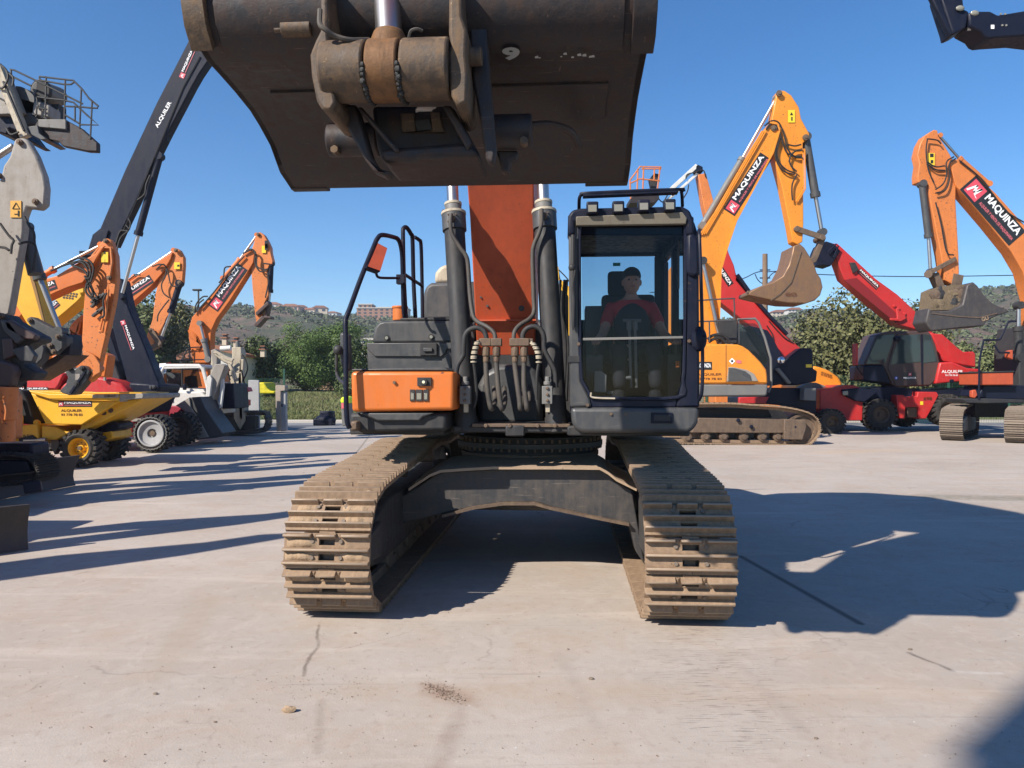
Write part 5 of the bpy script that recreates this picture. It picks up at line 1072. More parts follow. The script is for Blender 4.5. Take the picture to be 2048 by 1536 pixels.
q = MB(STEEL); q.bar(K.pt(*ZC((580, 1420))[0], V), K.pt(*ZC((420, 1505))[0], V), K.m(9), .08).bar(K.pt(*ZC((580, 1420))[0], V+.5), K.pt(*ZC((420, 1505))[0], V+.5), K.m(9), .08).cyl(K.pt(*ZC((430, 1505))[0], V-.05), K.pt(*ZC((430, 1505))[0], V+.5), .12).bar(K.pt(1866, 548, V+.2), K.pt(1885, 590, V+.2), K.m(14), .3).bar(K.pt(1912, 550, V+.2), K.pt(1905, 585, V+.2), K.m(22), .3)
q.build('bucket_link', K.o, .01)
q = MB(MUD2).prism(K.poly(ZA((1022, 90), (1100, 55), (1300, 40), (1335, 50), (1320, 140), (1280, 220), (1180, 270), (1000, 275)), V-.1), V-.1, V+.6)
rnd = random.Random(4)
for k in range(34): x, y = ZA((rnd.uniform(1040, 1310), rnd.uniform(70, 240)))[0]; q.mat(rnd.choice([STEEL, DARK, MUD2, MUD2])).ball(K.pt(x, y, V-.09), rnd.uniform(.04, .16), 7, (rnd.uniform(.5, 1.6), .28, rnd.uniform(.3, 1.3)))
q.build('muddy_hitch', K.o, .03)
bkk = part(K, 'bucket', ZA((1330, 45), (1385, 15), (1425, 50), (1480, 130), (1555, 208), (1690, 268), (1720, 285), (1600, 325), (1510, 370), (1480, 418), (1300, 430), (1010, 462), (985, 430), (955, 380), (985, 250), (1010, 280), (1180, 275), (1290, 220)), V-.3, V+.5, DKB, bevel=.04)
words(K, 'GU', *ZA((1465, 375))[0], 14, 8, V-.31, MUD, bkk, tilt=15)
q = MB(STEEL)
for a, b in zip(ZA((1010, 300), (1260, 330), (1440, 340)), ZA((1260, 330), (1440, 340), (1600, 300))): q.bar(K.pt(*a, V-.31), K.pt(*b, V-.31), .03, .02)
q.build('edge_bead', bkk)
# tracks seen three-quarter, running away to the right
klp = [(.45, .90), (.2, .78), (.05, .55), (.08, .3), (.3, .10), (.7, .03), (2, .03), (3.4, .03), (3.75, .12), (4.0, .4), (3.95, .7), (3.6, .92), (2.6, 1.0), (1.4, .97)]
for dx, dy in ((0, 0), (1.27, -1.0)):
    k0 = K.pt(1878, 790, 0).x
    T = track_side(K, klp, -.60, 0, K.o, 46, TRK, .035, [(.35, .28), (.6, .2), (3.5, .2), (3.7, .5), (3.5, .72), (.7, .72), (.4, .6)], [(.95+j*.42, .16) for j in range(6)], FRAME, rr=.09, idlers=[(.47, .48, .34)])
    MB(MGREY).prism([(.28, .3), (.95, .3), (1.0, .36), (1.0, .66), (.9, .72), (.3, .66)], -.62, -.50).build('idler_guard', T, .02)
    T.location = (k0+dx, dy, 0); T.rotation_euler = (0, 0, R(52))
part(K, 'belly', ZA((1400, 1110), (1700, 1110), (1700, 1240), (1400, 1240)), 1.4, 1.9, DARK); part(K, 'deck', ZA((1300, 1075), (1500, 1070), (1843, 1080), (1843, 1110), (1500, 1115), (1320, 1110)), .2, 1.2, DARK)
part(K, 'tool_box', ZA((1448, 840), (1750, 832), (1750, 950), (1450, 950)), .3, 1.4, BOOMRED, bevel=.03); part(K, 'box_lid', ZA((1440, 828), (1760, 820), (1760, 835), (1445, 843)), .28, 1.4, DARK); part(K, 'skirt', ZA((1480, 952), (1843, 952), (1900, 1010), (1900, 1080), (1510, 1080), (1430, 1050)), .5, 1.5, BLACK, bevel=.03)
part(K, 'house_body', ZA((1800, 640), (1835, 420), (2300, 400), (2300, 1090), (1800, 1090)), 1.9, 3.2, DARK, bevel=.04)
ram(K, ZA((1800, 700))[0], ZA((1790, 430))[0], ZA((1795, 230))[0], .8, 8, K.o, DARK, 'boom_cylinder')
q = MB(BLACK); q.tube(spl([K.pt(*p, .2) for p in ZA((1435, 1080), (1438, 850), (1440, 740), (1475, 560), (1490, 542), (1610, 540), (1640, 510), (1695, 390), (1715, 375), (1770, 372))], 4), .032, 6).tube(spl([K.pt(*p, .3) for p in ZA((1575, 585), (1610, 640), (1630, 655), (1710, 655))], 4), .028, 6); q.build('handrail', K.o)
part(K, 'tail_lamp', ZA((1375, 1000), (1410, 990), (1425, 1040), (1400, 1070), (1375, 1060)), .2, .35, BOOMRED, bevel=.02)
part(K, 'mirror_block', ZA((1705, 640), (1745, 630), (1745, 720), (1705, 700)), .3, .5, BOOMRED)
# ---- black knuckle boom at the top right corner
N = Fr(9, 13, 0, 'crane_boom', 'black hinged lift boom reaching in from the top right corner of the picture', 'lift boom')
part(N, 'jib', ZC((440, -30), (480, -30), (565, 180), (552, 196)), 0, .12, BLACK); part(N, 'knuckle', ZC((495, -30), (618, -30), (628, 50), (655, 62), (640, 150), (600, 175), (562, 192), (556, 160)), .03, .4, BLACK, bevel=.03)
part(N, 'boom', ZC((650, 68), (690, 60), (770, 60), (812, 82), (955, 58), (1500, 20), (1500, 260), (955, 196), (800, 206), (765, 210), (742, 200), (722, 172), (660, 140)), .0, .5, BLACK, bevel=.03)
q = MB(CHROME).cyl(N.pt(*ZC((640, 160))[0], .1), N.pt(*ZC((735, 150))[0], .1), .03, n=12); q.build('rod', N.o)
q = MB(LAMP)
for p in ((826, 78), (850, 78), (834, 140), (856, 140)): c = N.pt(*ZC(p)[0], 0); q.cyl(c, c-Vector((0,.015,0)), .018, n=8)
for p, r in (((605, 45), .07), ((685, 72), .07)): c = N.pt(*ZC(p)[0], 0); q.ball(c, r, 12, (1.1, .4, .7))
q.build('bolt', N.o); q = MB(TXW); rect(q, N.pt(*ZC((773, 158))[0], -.01), Vector((1,0,0)), Vector((0,0,1)), N.m(7), N.m(8), TXW); q.build('sticker', N.o, smooth=0)
e = N.pt(*ZC((1480, 140))[0], .25)
MB(BLACK).bar(e, Vector((e.x+2.6, .25, 1.3)), .5, .35).build('mast', N.o, .04); bs = e.x+2.6
MB(BLACK).box((bs-1.3, -.8, .45), (bs+1.3, 1.3, 1.3)).build('chassis', N.o, .08)
for wx in (bs-1.0, bs+1.0): 
    MB(RUB).lathe((wx, .45), [(0, -1.05), (.42, -1.05), (.45, -.98), (.45, -.78), (.42, -.72), (0, -.72)], 24).build('wheel', N.o)
    MB(RUB).lathe((wx, .45), [(0, 1.22), (.42, 1.22), (.45, 1.28), (.45, 1.5), (.42, 1.55), (0, 1.55)], 24).build('wheel', N.o)
# ---- orange cage lift and jib behind
J = Fr(6, 30, 0, 'boom_lift', 'orange caged boom lift with white and orange jib rising behind the cab roof', 'boom lift')
def rails(fr, lists, v, r, parent, m, name='cage_rail', v2=None):
    q = MB(m)
    for l in lists: q.tube([fr.pt(*p[:2], v if len(p) < 3 else p[2]) for p in l], r, 6)
    return q.build(name, parent)
z = Z8
front = [z((70, 700), (75, 830)), z((125, 620), (120, 770)), z((165, 610), (160, 760)), z((240, 620), (238, 700)), z((280, 610), (262, 760)), z((70, 700), (140, 605), (285, 608), (288, 620), (150, 620)), z((75, 720), (140, 690), (280, 705)), z((75, 780), (200, 765))]
rails(J, front, 0, .03, J.o, ORANGE2); rails(J, front[:5], 1.0, .03, J.o, ORANGE2)
rails(J, [[(*a, 0), (*a, 1.0)] for a in z((70, 700), (140, 605), (285, 608), (75, 830))], 0, .03, J.o, ORANGE2)
part(J, 'cage_floor', z((70, 830), (130, 765), (270, 770), (275, 830), (240, 860), (70, 860)), 0, 1.0, RUST, bevel=.02); part(J, 'control_panel', z((205, 690), (240, 650), (270, 655), (255, 760), (220, 765)), .2, .5, DARK)
q = MB(WHITE); q.bar(J.pt(*z((350, 770))[0], .3), J.pt(*z((535, 600))[0], .3), J.m(8), .2).bar(J.pt(*z((360, 815))[0], .3), J.pt(*z((545, 650))[0], .3), J.m(5), .15).bar(J.pt(*z((300, 860))[0], .3), J.pt(*z((390, 790))[0], .3), J.m(4), .15); q.build('jib', J.o, .01)
part(J, 'jib_joint', z((530, 600), (545, 590), (578, 605), (580, 640), (550, 655), (525, 640)), .2, .6, BLACK)
part(J, 'boom', z((545, 660), (600, 650), (655, 850), (700, 1000), (900, 1700), (830, 1700), (600, 940), (585, 880)), .2, .7, ORANGE2); hoses(J, [z((460, 690), (470, 660), (520, 645), (580, 630), (600, 680)), z((480, 730), (470, 780), (440, 830)), z((270, 830), (300, 850), (340, 790))], .2, 1.2, J.o)
part(J, 'chassis', [(1430, 760), (1580, 760), (1580, 830), (1430, 830)], 0, 1.8, ORANGE2, bevel=.05)
for px in (1450, 1560): wheel(J, (px, 835), -.1, .3, J.m(18), J.m(8), J.o, rim=RIM)
# ---- yellow arm seen in the gap left of the cab
Yb = Fr(2.0, 28, 0, 'boom_lift', 'yellow machine arm glimpsed between the right boom cylinder and the black cab', 'boom lift')
k = Z(660, 360, 2.844); part(Yb, 'arm', k((1290, 490), (1300, 495), (1305, 560), (1345, 590), (1390, 640), (1395, 1000), (1340, 1000), (1330, 650), (1305, 620), (1310, 570), (1285, 510)), 0, .4, YELLOW, bevel=.01)
hoses(Yb, [k((1300, 510), (1340, 550), (1370, 590))], 0, 1.2, Yb.o); part(Yb, 'body', [(1150, 790), (1165, 775), (1200, 770), (1205, 735), (1245, 735), (1255, 770), (1292, 776), (1300, 800), (1296, 826), (1152, 826)], .2, 2, YELLOW, bevel=.05); part(Yb, 'cab_window', [(1209, 740), (1241, 740), (1248, 766), (1209, 766)], .17, .2, DGLASS, bevel=0); wheel(Yb, (1180, 838), 0, .5, Yb.m(18), Yb.m(8), Yb.o, rim=RIM); wheel(Yb, (1270, 838), 0, .5, Yb.m(18), Yb.m(8), Yb.o, rim=RIM)
# ================================================================ left-hand machines
# ---- yellow dumper
D = Fr(-7.6, 15.0, 0, 'site_dumper', 'yellow site dumper with pointed skip and yellow wheel rims on the left', 'dumper')
sk = part(D, 'skip', Z6((180, 1022), (288, 1060), (700, 1072), (482, 1212), (268, 1206)), .1, 1.7, YELLOW, bevel=.02)
part(D, 'skip_nose', Z6((700, 1072), (845, 1052), (840, 1062), (625, 1182), (500, 1245), (470, 1235), (482, 1212)), .25, 1.6, YELLOW, sk, .02)
part(D, 'rim', Z6((168, 1008), (190, 1010), (290, 1028), (545, 1030), (705, 1028), (705, 1074), (545, 1056), (290, 1058), (185, 1024)), .02, .12, YELLOW, sk, .015)
part(D, 'rim_tip', Z6((705, 1030), (722, 1028), (842, 1026), (848, 1040), (843, 1056), (740, 1062), (722, 1066), (718, 1075), (705, 1075)), .02, 1.7, PGREY, sk, .015)
part(D, 'rim_top', Z6((168, 1006), (280, 1012), (380, 1020), (700, 1018), (840, 1020), (840, 1028), (290, 1030), (175, 1012)), .5, 1.72, YELLOW, sk, .01)
part(D, 'worn_strip', Z6((545, 1032), (700, 1030), (700, 1050), (545, 1054)), .012, .02, BEIGE, sk, 0); words(D, 'DMAP', *Z6((618, 1047))[0], 22, 4.5, .012, TXN, sk)
decal(D, *Z6((345, 1087), (543, 1087)), .1, D.m(11.5, .1), sk, sub=True, pad=.10)
words(D, 'ALQUILER', *Z6((360, 1136))[0], 42, 6, .1, TXN, sk); words(D, '93 778 78 83', *Z6((360, 1158))[0], 43, 5, .1, TXN, sk)
for p in ((615, 1140), (655, 1125)): c = D.pt(*Z6(p)[0], .25); MB(BROWN).cyl(c+Vector((0,.02,0)), c-Vector((0,.02,0)), .05, n=12).build('boss', sk)
ch = part(D, 'chassis', Z6((72, 1218), (222, 1205), (228, 1290), (222, 1325), (75, 1342)), .15, 1.4, YELLOW, bevel=.02)
part(D, 'front_frame', Z6((245, 1215), (330, 1222), (385, 1250), (420, 1252), (330, 1300), (245, 1298)), .2, 1.3, YELLOW, bevel=.02); part(D, 'axle', Z6((560, 1262), (660, 1240), (670, 1290), (600, 1315), (545, 1310)), .6, 1.4, YELLOW, bevel=.03)
part(D, 'recess', Z6((110, 1290), (190, 1270), (215, 1290), (205, 1310), (115, 1318)), .13, .2, BLACK, ch, 0)
words(D, '4565', *Z6((90, 1282))[0], 29, 5, .15, TXN, ch); part(D, 'pivot', Z6((195, 1190), (205, 1180), (222, 1190), (228, 1210), (195, 1212)), .2, .3, YELLOW, ch, .01)
a = D.pt(*Z6((82, 1235))[0], .14); q = MB(TXW); rect(q, a, Vector((1,0,0)), Vector((0,0,1)), .07, .07, TXW); q.build('sticker', ch, smooth=0)
q = MB(CHROME).cyl(D.pt(*Z6((140, 1303))[0], .1), D.pt(*Z6((270, 1299))[0], .1), .022, n=12).cyl(D.pt(*Z6((235, 1300))[0], .1), D.pt(*Z6((272, 1299))[0], .1), .04, n=12); q.build('steering_cylinder', D.o)
part(D, 'seat', Z6((85, 1008), (125, 1005), (160, 1060), (205, 1195), (195, 1210), (130, 1205)), .4, 1.0, SEATM, bevel=.03)
q = MB(YELLOW).tube([D.pt(*p, .3) for p in Z6((80, 1042), (92, 1040), (128, 1170), (128, 1205), (110, 1205))], .035, 8); q.build('armrest', D.o)
part(D, 'hydraulics', Z6((560, 1225), (610, 1200), (680, 1190), (705, 1205), (705, 1235), (640, 1260), (565, 1265)), .6, 1.2, BLACK, bevel=.03); part(D, 'hitch_plate', Z6((300, 1290), (345, 1270), (350, 1330), (322, 1388), (300, 1340)), .3, .45, BROWN, bevel=.01)
wheel(D, Z6((458, 1350))[0], -.05, .42, D.m(110/2.955), D.m(60/2.955), D.o, rim=YELLOW, lugs=18); wheel(D, Z6((615, 1325))[0], 1.25, 1.7, D.m(100/2.955, 1.25), D.m(50/2.955), D.o, rim=BROWN, lugs=18, vc=1.25)
wheel(D, Z6((-60, 1350))[0], -.05, .42, D.m(110/2.955), D.m(60/2.955), D.o, rim=YELLOW, lugs=18)
# ---- red telehandler with solid zigzag tyres and black boom
T = Fr(-10, 18.2, 0, 'telehandler', 'red telehandler with zigzag tyres and long black boom behind the yellow dumper', 'telehandler', 'red telehandlers')
bd = part(T, 'body', Z6((-60, 990), (80, 985), (185, 1000), (640, 1045), (745, 1030), (800, 1060), (800, 1150), (795, 1185), (780, 1282), (690, 1285), (-60, 1285)), .3, 2.2, RED, bevel=.05)
part(T, 'engine_cover', Z6((75, 958), (200, 905), (360, 903), (380, 912), (350, 980), (330, 1005), (80, 1000)), .25, 2.0, RED, bevel=.05); part(T, 'hood', Z6((350, 985), (400, 950), (560, 922), (640, 938), (710, 965), (765, 1022), (700, 1050), (350, 1040)), .3, 2.0, RED, bevel=.06)
part(T, 'front_box', Z6((-80, 1030), (160, 1030), (190, 1060), (250, 1210), (-80, 1210)), .1, 1, RED, bevel=.04)
decal(T, *Z6((80, 1002), (284, 1002)), .24, T.m(9, .2), T.o, sub=True, logo_on=True)
q = MB(TXB); ar = [T.pt(*p, .29) for p in Z6((725, 1205), (762, 1205), (762, 1188), (792, 1211), (762, 1234), (762, 1222), (725, 1222))]; q.quad(*ar); q.build('arrow_marking', bd, smooth=0); a = T.pt(*Z6((778, 1190))[0], .29); q = MB(TXW); rect(q, a, Vector((1,0,0)), Vector((0,0,1)), T.m(19), T.m(6), PGREY); q.build('plate', bd, smooth=0)
cb = part(T, 'cab', Z6((262, 900), (275, 850), (330, 808), (420, 800), (480, 880), (480, 905)), .6, 1.8, DGLASS, bevel=.04)
q = MB(GALV)
for l in (((330, 808), (330, 900)), ((355, 830), (355, 905)), ((262, 900), (275, 850), (330, 808), (420, 800), (470, 880)), ((280, 850), (450, 850)), ((385, 800), (390, 905))): q.tube([T.pt(*p, .57) for p in Z6(*l)], .03, 6)
q.build('cab_frame', cb)
part(T, 'rear_cab', Z6((600, 930), (600, 850), (640, 815), (670, 830), (690, 870), (720, 960), (650, 942)), .8, 1.8, DARK, bevel=.04); MB(PGREY).tube(spl([T.pt(*p, .25) for p in Z6((640, 915), (622, 925), (620, 950))]), .04, 6).build('exhaust_pipe', T.o)
lo = part(T, 'lower_boom', Z6((690, 345), (705, 342), (725, 355), (760, 520), (860, 760), (940, 965), (946, 1000), (920, 1050), (870, 1130), (780, 1130), (760, 1010), (740, 920), (655, 600), (650, 520), (655, 400)), .9, 1.3, BLACK, bevel=.03)
part(T, 'boom_base', Z6((760, 960), (940, 970), (944, 1000), (900, 1080), (880, 1140), (700, 1140), (760, 1040)), .6, 1.8, BLACK, bevel=.05); pins(T, Z6((895, 988), (910, 988)), .6, 4, lo, DGREY)
q = MB(BLACK).bar(T.pt(*Z6((635, 640))[0], 1.2), T.pt(*Z6((758, 985))[0], 1.2), T.m(14), .3); q.build('leveller', T.o, .02)
decal(T, *Z6((722, 590), (785, 772)), .9, T.m(12, .9), lo, sub=True, plate=False)
up = part(T, 'upper_boom', [(p[0], p[1]) for p in Z5((1225, 222), (1380, -60), (1480, -240), (1600, -240), (1560, -60), (1380, 320), (1278, 470), (1235, 545), (1075, 850), (960, 1080), (872, 1290), (780, 1480), (735, 1580), (700, 1560), (690, 1700), (640, 1680), (505, 1660), (520, 1620), (560, 1600), (590, 1500), (640, 1460), (800, 1085), (1000, 660))], .75, 1.05, BLACK, bevel=.03)
q = MB(DARK); q.tube([T.pt(*p, .73) for p in Z5((1280, 360), (1170, 560), (1060, 830), (985, 1010), (880, 1270), (790, 1470))], .012, 5); q.build('seam', up)
part(T, 'boom_step', Z5((1290, 430), (1240, 545), (1210, 560), (1075, 850), (1065, 900), (1040, 890), (1060, 830), (1175, 600), (1270, 400)), .8, 1.0, BLACK, up, .02)
decal(T, *Z5((1160, 500), (1238, 325)), .75, T.m(13.5, .75), up, sub=True, plate=False, pad=.05); words(T, 'ALQUILER', *Z5((1014, 822))[0], 58, 8.8, .75, TXW, up, tilt=61.5)
ram(T, Z5((1022, 1000))[0], Z5((885, 1500))[0], Z6((718, 450))[0], .85, 7, T.o, BLACK, 'lift_cylinder')
part(T, 'ear', Z6((466, 188), (466, 182), (530, 180), (560, 100), (590, 60), (640, 60), (600, 210), (470, 210)), .7, .9, BLACK, up, .01)
hoses(T, [Z5((960, 1120), (935, 1180), (925, 1240), (880, 1280)), Z5((820, 1395), (835, 1430), (820, 1475), (770, 1480), (740, 1560)), Z6((745, 30), (760, 60), (710, 110), (690, 200), (690, 300))], .75, 1.6, T.o)
wheel(T, Z6((892, 1262))[0], .05, .55, T.m(112/2.955), T.m(82/2.955), T.o, rim=PGREY, lugs=24, chev=True); wheel(T, Z6((240, 1310))[0], .6, 1.1, T.m(88/2.955, .6), T.m(55/2.955), T.o, rim=PGREY, lugs=24, chev=True, vc=.6)
wheel(T, Z6((1050, 1235))[0], 2.0, 2.5, T.m(100/2.955, 2), T.m(60/2.955), T.o, rim=DGREY, lugs=22, vc=2.0)
q = MB(DGREY).cyl(T.pt(*Z6((600, 1225))[0], .2), T.pt(*Z6((705, 1210))[0], .2), .14, n=16); q.build('axle_arm', T.o, .02)
# ---- orange excavator with dark quick coupler, left group
O1 = Fr(-8.4, 14.3, 0, 'excavator', 'orange excavator with bare dark quick coupler hanging over the yellow skip', 'excavator', 'parked excavators')
bm = part(O1, 'boom', Z6((590, 160), (620, 150), (570, 230), (520, 330), (490, 372), (400, 400), (330, 430), (230, 478), (130, 560), (60, 640), (-40, 700), (-60, 560), (60, 440), (200, 365), (330, 330), (440, 262), (560, 200)), .3, .65, ORANGE, bevel=.02)
decal(O1, *Z6((120, 455), (330, 378)), .3, O1.m(19, .3), bm)
sk = part(O1, 'stick', Z6((605, 122), (615, 110), (635, 108), (655, 120), (672, 170), (685, 210), (690, 340), (672, 480), (642, 620), (600, 800), (575, 920), (530, 960), (488, 870), (480, 780), (490, 560), (500, 430), (498, 370), (530, 290), (560, 200), (575, 160)), .38, .54, ORANGE2, bevel=.02)
q = MB(ORANGE2); q.tube([O1.pt(*p, .34) for p in Z6((545, 215), (590, 160), (655, 165), (662, 250), (648, 330))], .03, 6)
for x in (610, 625): q.tube([O1.pt(*p, .3) for p in Z6((x+15, 410), (x, 560), (x-20, 650))], .025, 6)
q.build('weld_bead', sk)
a, b = O1.pt(*Z6((600, 250))[0], .35), O1.pt(*Z6((640, 190))[0], .35); MB(TXY).box((a.x, .34, a.z), (b.x, .362, b.z)).mat(TXB).box((a.x+.06, .335, a.z+.22), (b.x-.05, .34, b.z-.04)).box((a.x+.07, .335, a.z+.06), (b.x-.06, .34, b.z-.22)).build('warning_label', sk, smooth=0)
hoses(O1, [Z6((400, 250), (460, 225), (520, 235), (552, 280), (540, 350), (520, 400), (545, 450), (580, 470)), Z6((420, 265), (480, 240), (525, 265), (535, 320), (512, 380), (510, 430), (560, 480)), Z6((300, 300), (400, 260), (480, 250), (520, 300), (515, 360), (545, 410), (575, 460)), Z6((500, 330), (540, 400), (550, 450), (560, 500)), Z6((430, 270), (500, 300), (530, 370), (560, 440)), Z6((630, 430), (610, 480), (615, 560), (590, 580))], .26, 2.2, sk)
q = MB(DGREY)
for p in ((540, 490), (560, 480), (540, 515), (580, 470), (575, 550), (548, 570)): a = O1.pt(*Z6(p)[0], .3); q.bar(a, a+Vector((.14, 0, .12)), .05, .08)
q.build('valve', sk, .01)
pins(O1, Z6((627, 125), (648, 343), (495, 787), (550, 897)), .36, 4.5, sk, STEEL)
ram(O1, Z6((250, 330))[0], Z6((318, 292))[0], Z6((600, 148))[0], .5, 6, O1.o, ORANGE, 'stick_cylinder'); ram(O1, Z6((655, 350))[0], Z6((610, 655))[0], Z6((585, 880))[0], .45, 7.5, O1.o, ORANGE2, 'bucket_cylinder')
q = MB(ORANGE2).prism(O1.poly(Z6((482, 782), (500, 772), (555, 798), (590, 850), (592, 900), (560, 918), (525, 950), (522, 935), (545, 900), (555, 870), (535, 835), (500, 815)), .3), .3, .36).build('link', O1.o, .01)
cp = part(O1, 'quick_coupler', Z6((400, 870), (430, 872), (440, 880), (480, 858), (505, 865), (530, 890), (510, 950), (440, 1032), (405, 1035), (365, 1022), (350, 1010), (388, 970), (400, 930), (385, 900)), .25, .5, DGREY, bevel=.02)
pins(O1, Z6((490, 876), (457, 968), (415, 880)), .25, 5, cp, DARK); a = O1.pt(*Z6((445, 945))[0], .24); q = MB(TXW); rect(q, a, Vector((1,0,.05)), Vector((0,0,1)), O1.m(9), O1.m(12), PGREY); q.build('sticker', cp, smooth=0)
q = MB(BLACK).bar(O1.pt(*Z6((500, 900))[0], .23), O1.pt(*Z6((415, 1025))[0], .23), .04, .03); q.build('groove', cp)
q = MB(ORANGE)
for k in range(7): q.tube(spl([O1.pt(*p, .9) for p in Z6((490-k*4, 565+k*12), (430+k*3, 620+k*14), (425+k*2, 660+k*16), (490, 690+k*20))]), .028, 6)
q.prism(O1.poly(Z6((440, 620), (490, 570), (495, 900), (420, 860), (430, 760)), 1.0), 1.0, 1.4); q.build('hose_bundle', O1.o); part(O1, 'arm_base', Z6((560, 900), (600, 780), (640, 800), (620, 930), (560, 925)), .9, 1.2, ORANGE)
part(O1, 'body', Z6((-700, 930), (-330, 930), (-330, 1250), (-700, 1250)), .0, 1.6, ORANGE, bevel=.06)
# ---- yellow excavators of the left group
Y1 = Fr(-7.6, 13.2, 0, 'excavator', 'yellow excavator arm slanting down just right of the pale grey arm at the left edge', 'excavator', 'parked excavators')
part(Y1, 'boom', Z6((105, 205), (118, 160), (140, 145), (165, 230), (215, 410), (262, 600), (268, 640), (225, 672), (185, 655), (150, 600), (75, 470), (60, 380)), 0, .4, YELLOW, bevel=.02)
part(Y1, 'boom_edge_shade', Z6((125, 160), (140, 145), (165, 230), (215, 410), (262, 600), (250, 600), (200, 420), (150, 250)), -.03, .0, plain('shaded_yellow_paint', (.25, .13, .03), .6), None, 0).parent = Y1.o  # brownish copy of the yellow paints the shading under the boom
ram(Y1, Z6((150, 40))[0], Z6((235, 345))[0], Z6((358, 660))[0], -.3, 10, Y1.o, DGREY, 'stick_cylinder')
hoses(Y1, [Z6((115, 145), (160, 128), (205, 150), (212, 200), (195, 290), (215, 340)), Z6((145, 0), (190, 50), (205, 100), (195, 135))], -.35, 2.4, Y1.o)
lk = part(Y1, 'link', Z6((160, 580), (180, 570), (215, 590), (350, 660), (395, 690), (392, 740), (330, 795), (290, 792), (275, 770), (268, 710), (200, 650), (165, 610)), -.4, -.2, DGREY, bevel=.02)
pins(Y1, Z6((180, 592), (300, 742), (320, 778), (345, 690)), -.4, 5, lk, STEEL, dep=.03); part(Y1, 'lower_link', Z6((85, 700), (160, 705), (270, 740), (280, 790), (200, 820), (120, 800), (80, 740)), -.35, -.1, DARK, bevel=.02)
part(Y1, 'coupler', Z6((225, 740), (250, 738), (262, 762), (250, 820), (185, 885), (150, 860), (132, 820)), -.5, -.3, DGREY, bevel=.02)
part(Y1, 'linkage_core', Z6((330, 690), (405, 670), (415, 740), (405, 800), (330, 800)), -.3, .1, BLACK, bevel=.02); part(Y1, 'bucket', Z6((110, 940), (180, 880), (330, 800), (400, 790), (330, 850), (210, 915), (150, 950)), -.2, .5, BROWN, bevel=.02)
part(Y1, 'arm_end', Z6((80, 690), (160, 640), (230, 670), (200, 700), (85, 702)), -.1, .3, YELLOW)
for p in ((118, 725), (228, 695)): pins(Y1, [Z6(p)[0]], -.35, 6, lk, STEEL)
part(Y1, 'body', Z6((-700, 930), (-330, 930), (-330, 1250), (-700, 1250)), .1, 1.6, YELLOW, bevel=.06)
Y2 = Fr(-10, 20.5, 0, 'excavator', 'yellow boom with company plate passing under the orange boom on the left', 'excavator', 'parked excavators')
b2 = part(Y2, 'boom', Z6((390, 400), (440, 395), (480, 365), (494, 360), (494, 430), (475, 432), (484, 450), (455, 482), (400, 530), (300, 612), (200, 700), (100, 760), (60, 700), (240, 560), (330, 470)), 0, .6, YELLOW, bevel=.02)
decal(Y2, *Z6((235, 580), (345, 488)), 0, Y2.m(13), b2); 
q = MB(BROWN)
for k in range(14): c = Y2.pt(*Z6((385+(k % 5)*17-(k//5)*4, 430+(k//5)*14+(k % 5)*2))[0], 0); q.cyl(c, c-Vector((0,.01,0)), .03, n=8)
q.build('bolt', b2); part(Y2, 'hydraulic_pipe', Z6((380, 540), (440, 490), (440, 505), (385, 555)), .1, .3, BLACK, b2); part(Y2, 'body', Z6((-250, 760), (60, 760), (60, 960), (-250, 960)), .2, 2.4, YELLOW, bevel=.06)
# ---- second orange excavator (boom pair with bare arm)
O2 = Fr(-10.5, 21.5, 0, 'excavator', 'orange excavator with bare stick end hanging down right of the black boom', 'excavator', 'parked excavators')
bm = part(O2, 'boom', Z6((1020, 190), (1010, 230), (960, 315), (900, 385), (760, 510), (690, 560), (600, 640), (400, 800), (400, 700), (640, 500), (735, 385), (850, 305), (940, 240)), .3, .65, ORANGE, bevel=.02); decal(O2, *Z6((660, 500), (895, 345)), .3, O2.m(18, .3), bm)
sk = part(O2, 'stick', Z6((1022, 180), (1040, 165), (1062, 178), (1085, 220), (1086, 270), (1078, 370), (1060, 400), (1035, 420), (1000, 560), (930, 690), (895, 770), (862, 782), (856, 740), (865, 690), (900, 590), (920, 430), (940, 350), (965, 285), (1000, 220)), .37, .55, ORANGE2, bevel=.02)
a, b = O2.pt(*Z6((1030, 290))[0], .33), O2.pt(*Z6((1063, 250))[0], .33); MB(TXY).box((a.x, .32, a.z), (b.x, .342, b.z)).mat(TXB).box((a.x+.09, .315, a.z+.07), (a.x+.15, .32, b.z-.07)).build('warning_label', sk, smooth=0)
ram(O2, Z6((690, 420))[0], Z6((800, 335))[0], Z6((1030, 180))[0], .5, 5, O2.o, ORANGE, 'stick_cylinder'); ram(O2, Z6((1062, 375))[0], Z6((1010, 545))[0], Z6((952, 700))[0], .4, 6, O2.o, BLACK, 'bucket_cylinder')
hoses(O2, [Z6((900, 275), (945, 262), (980, 275), (978, 330), (955, 380), (965, 430), (1000, 460)), Z6((930, 285), (965, 262), (990, 300), (1010, 380), (1050, 395)), Z6((760, 355), (800, 325), (830, 325)), Z6((1000, 470), (960, 520), (935, 560), (930, 600))], .26, 1.4, sk)
q = MB(STEEL).bar(O2.pt(*Z6((890, 650))[0], .3), O2.pt(*Z6((945, 735))[0], .3), .16, .06).bar(O2.pt(*Z6((945, 735))[0], .4), O2.pt(*Z6((885, 765))[0], .4), .14, .2); q.build('bucket_link', O2.o, .01)
pins(O2, Z6((1040, 180), (1062, 370), (890, 650), (945, 735)), .3, 4, sk, STEEL); part(O2, 'body', Z6((300, 800), (620, 800), (620, 1000), (300, 1000)), .6, 2.4, ORANGE, bevel=.06)
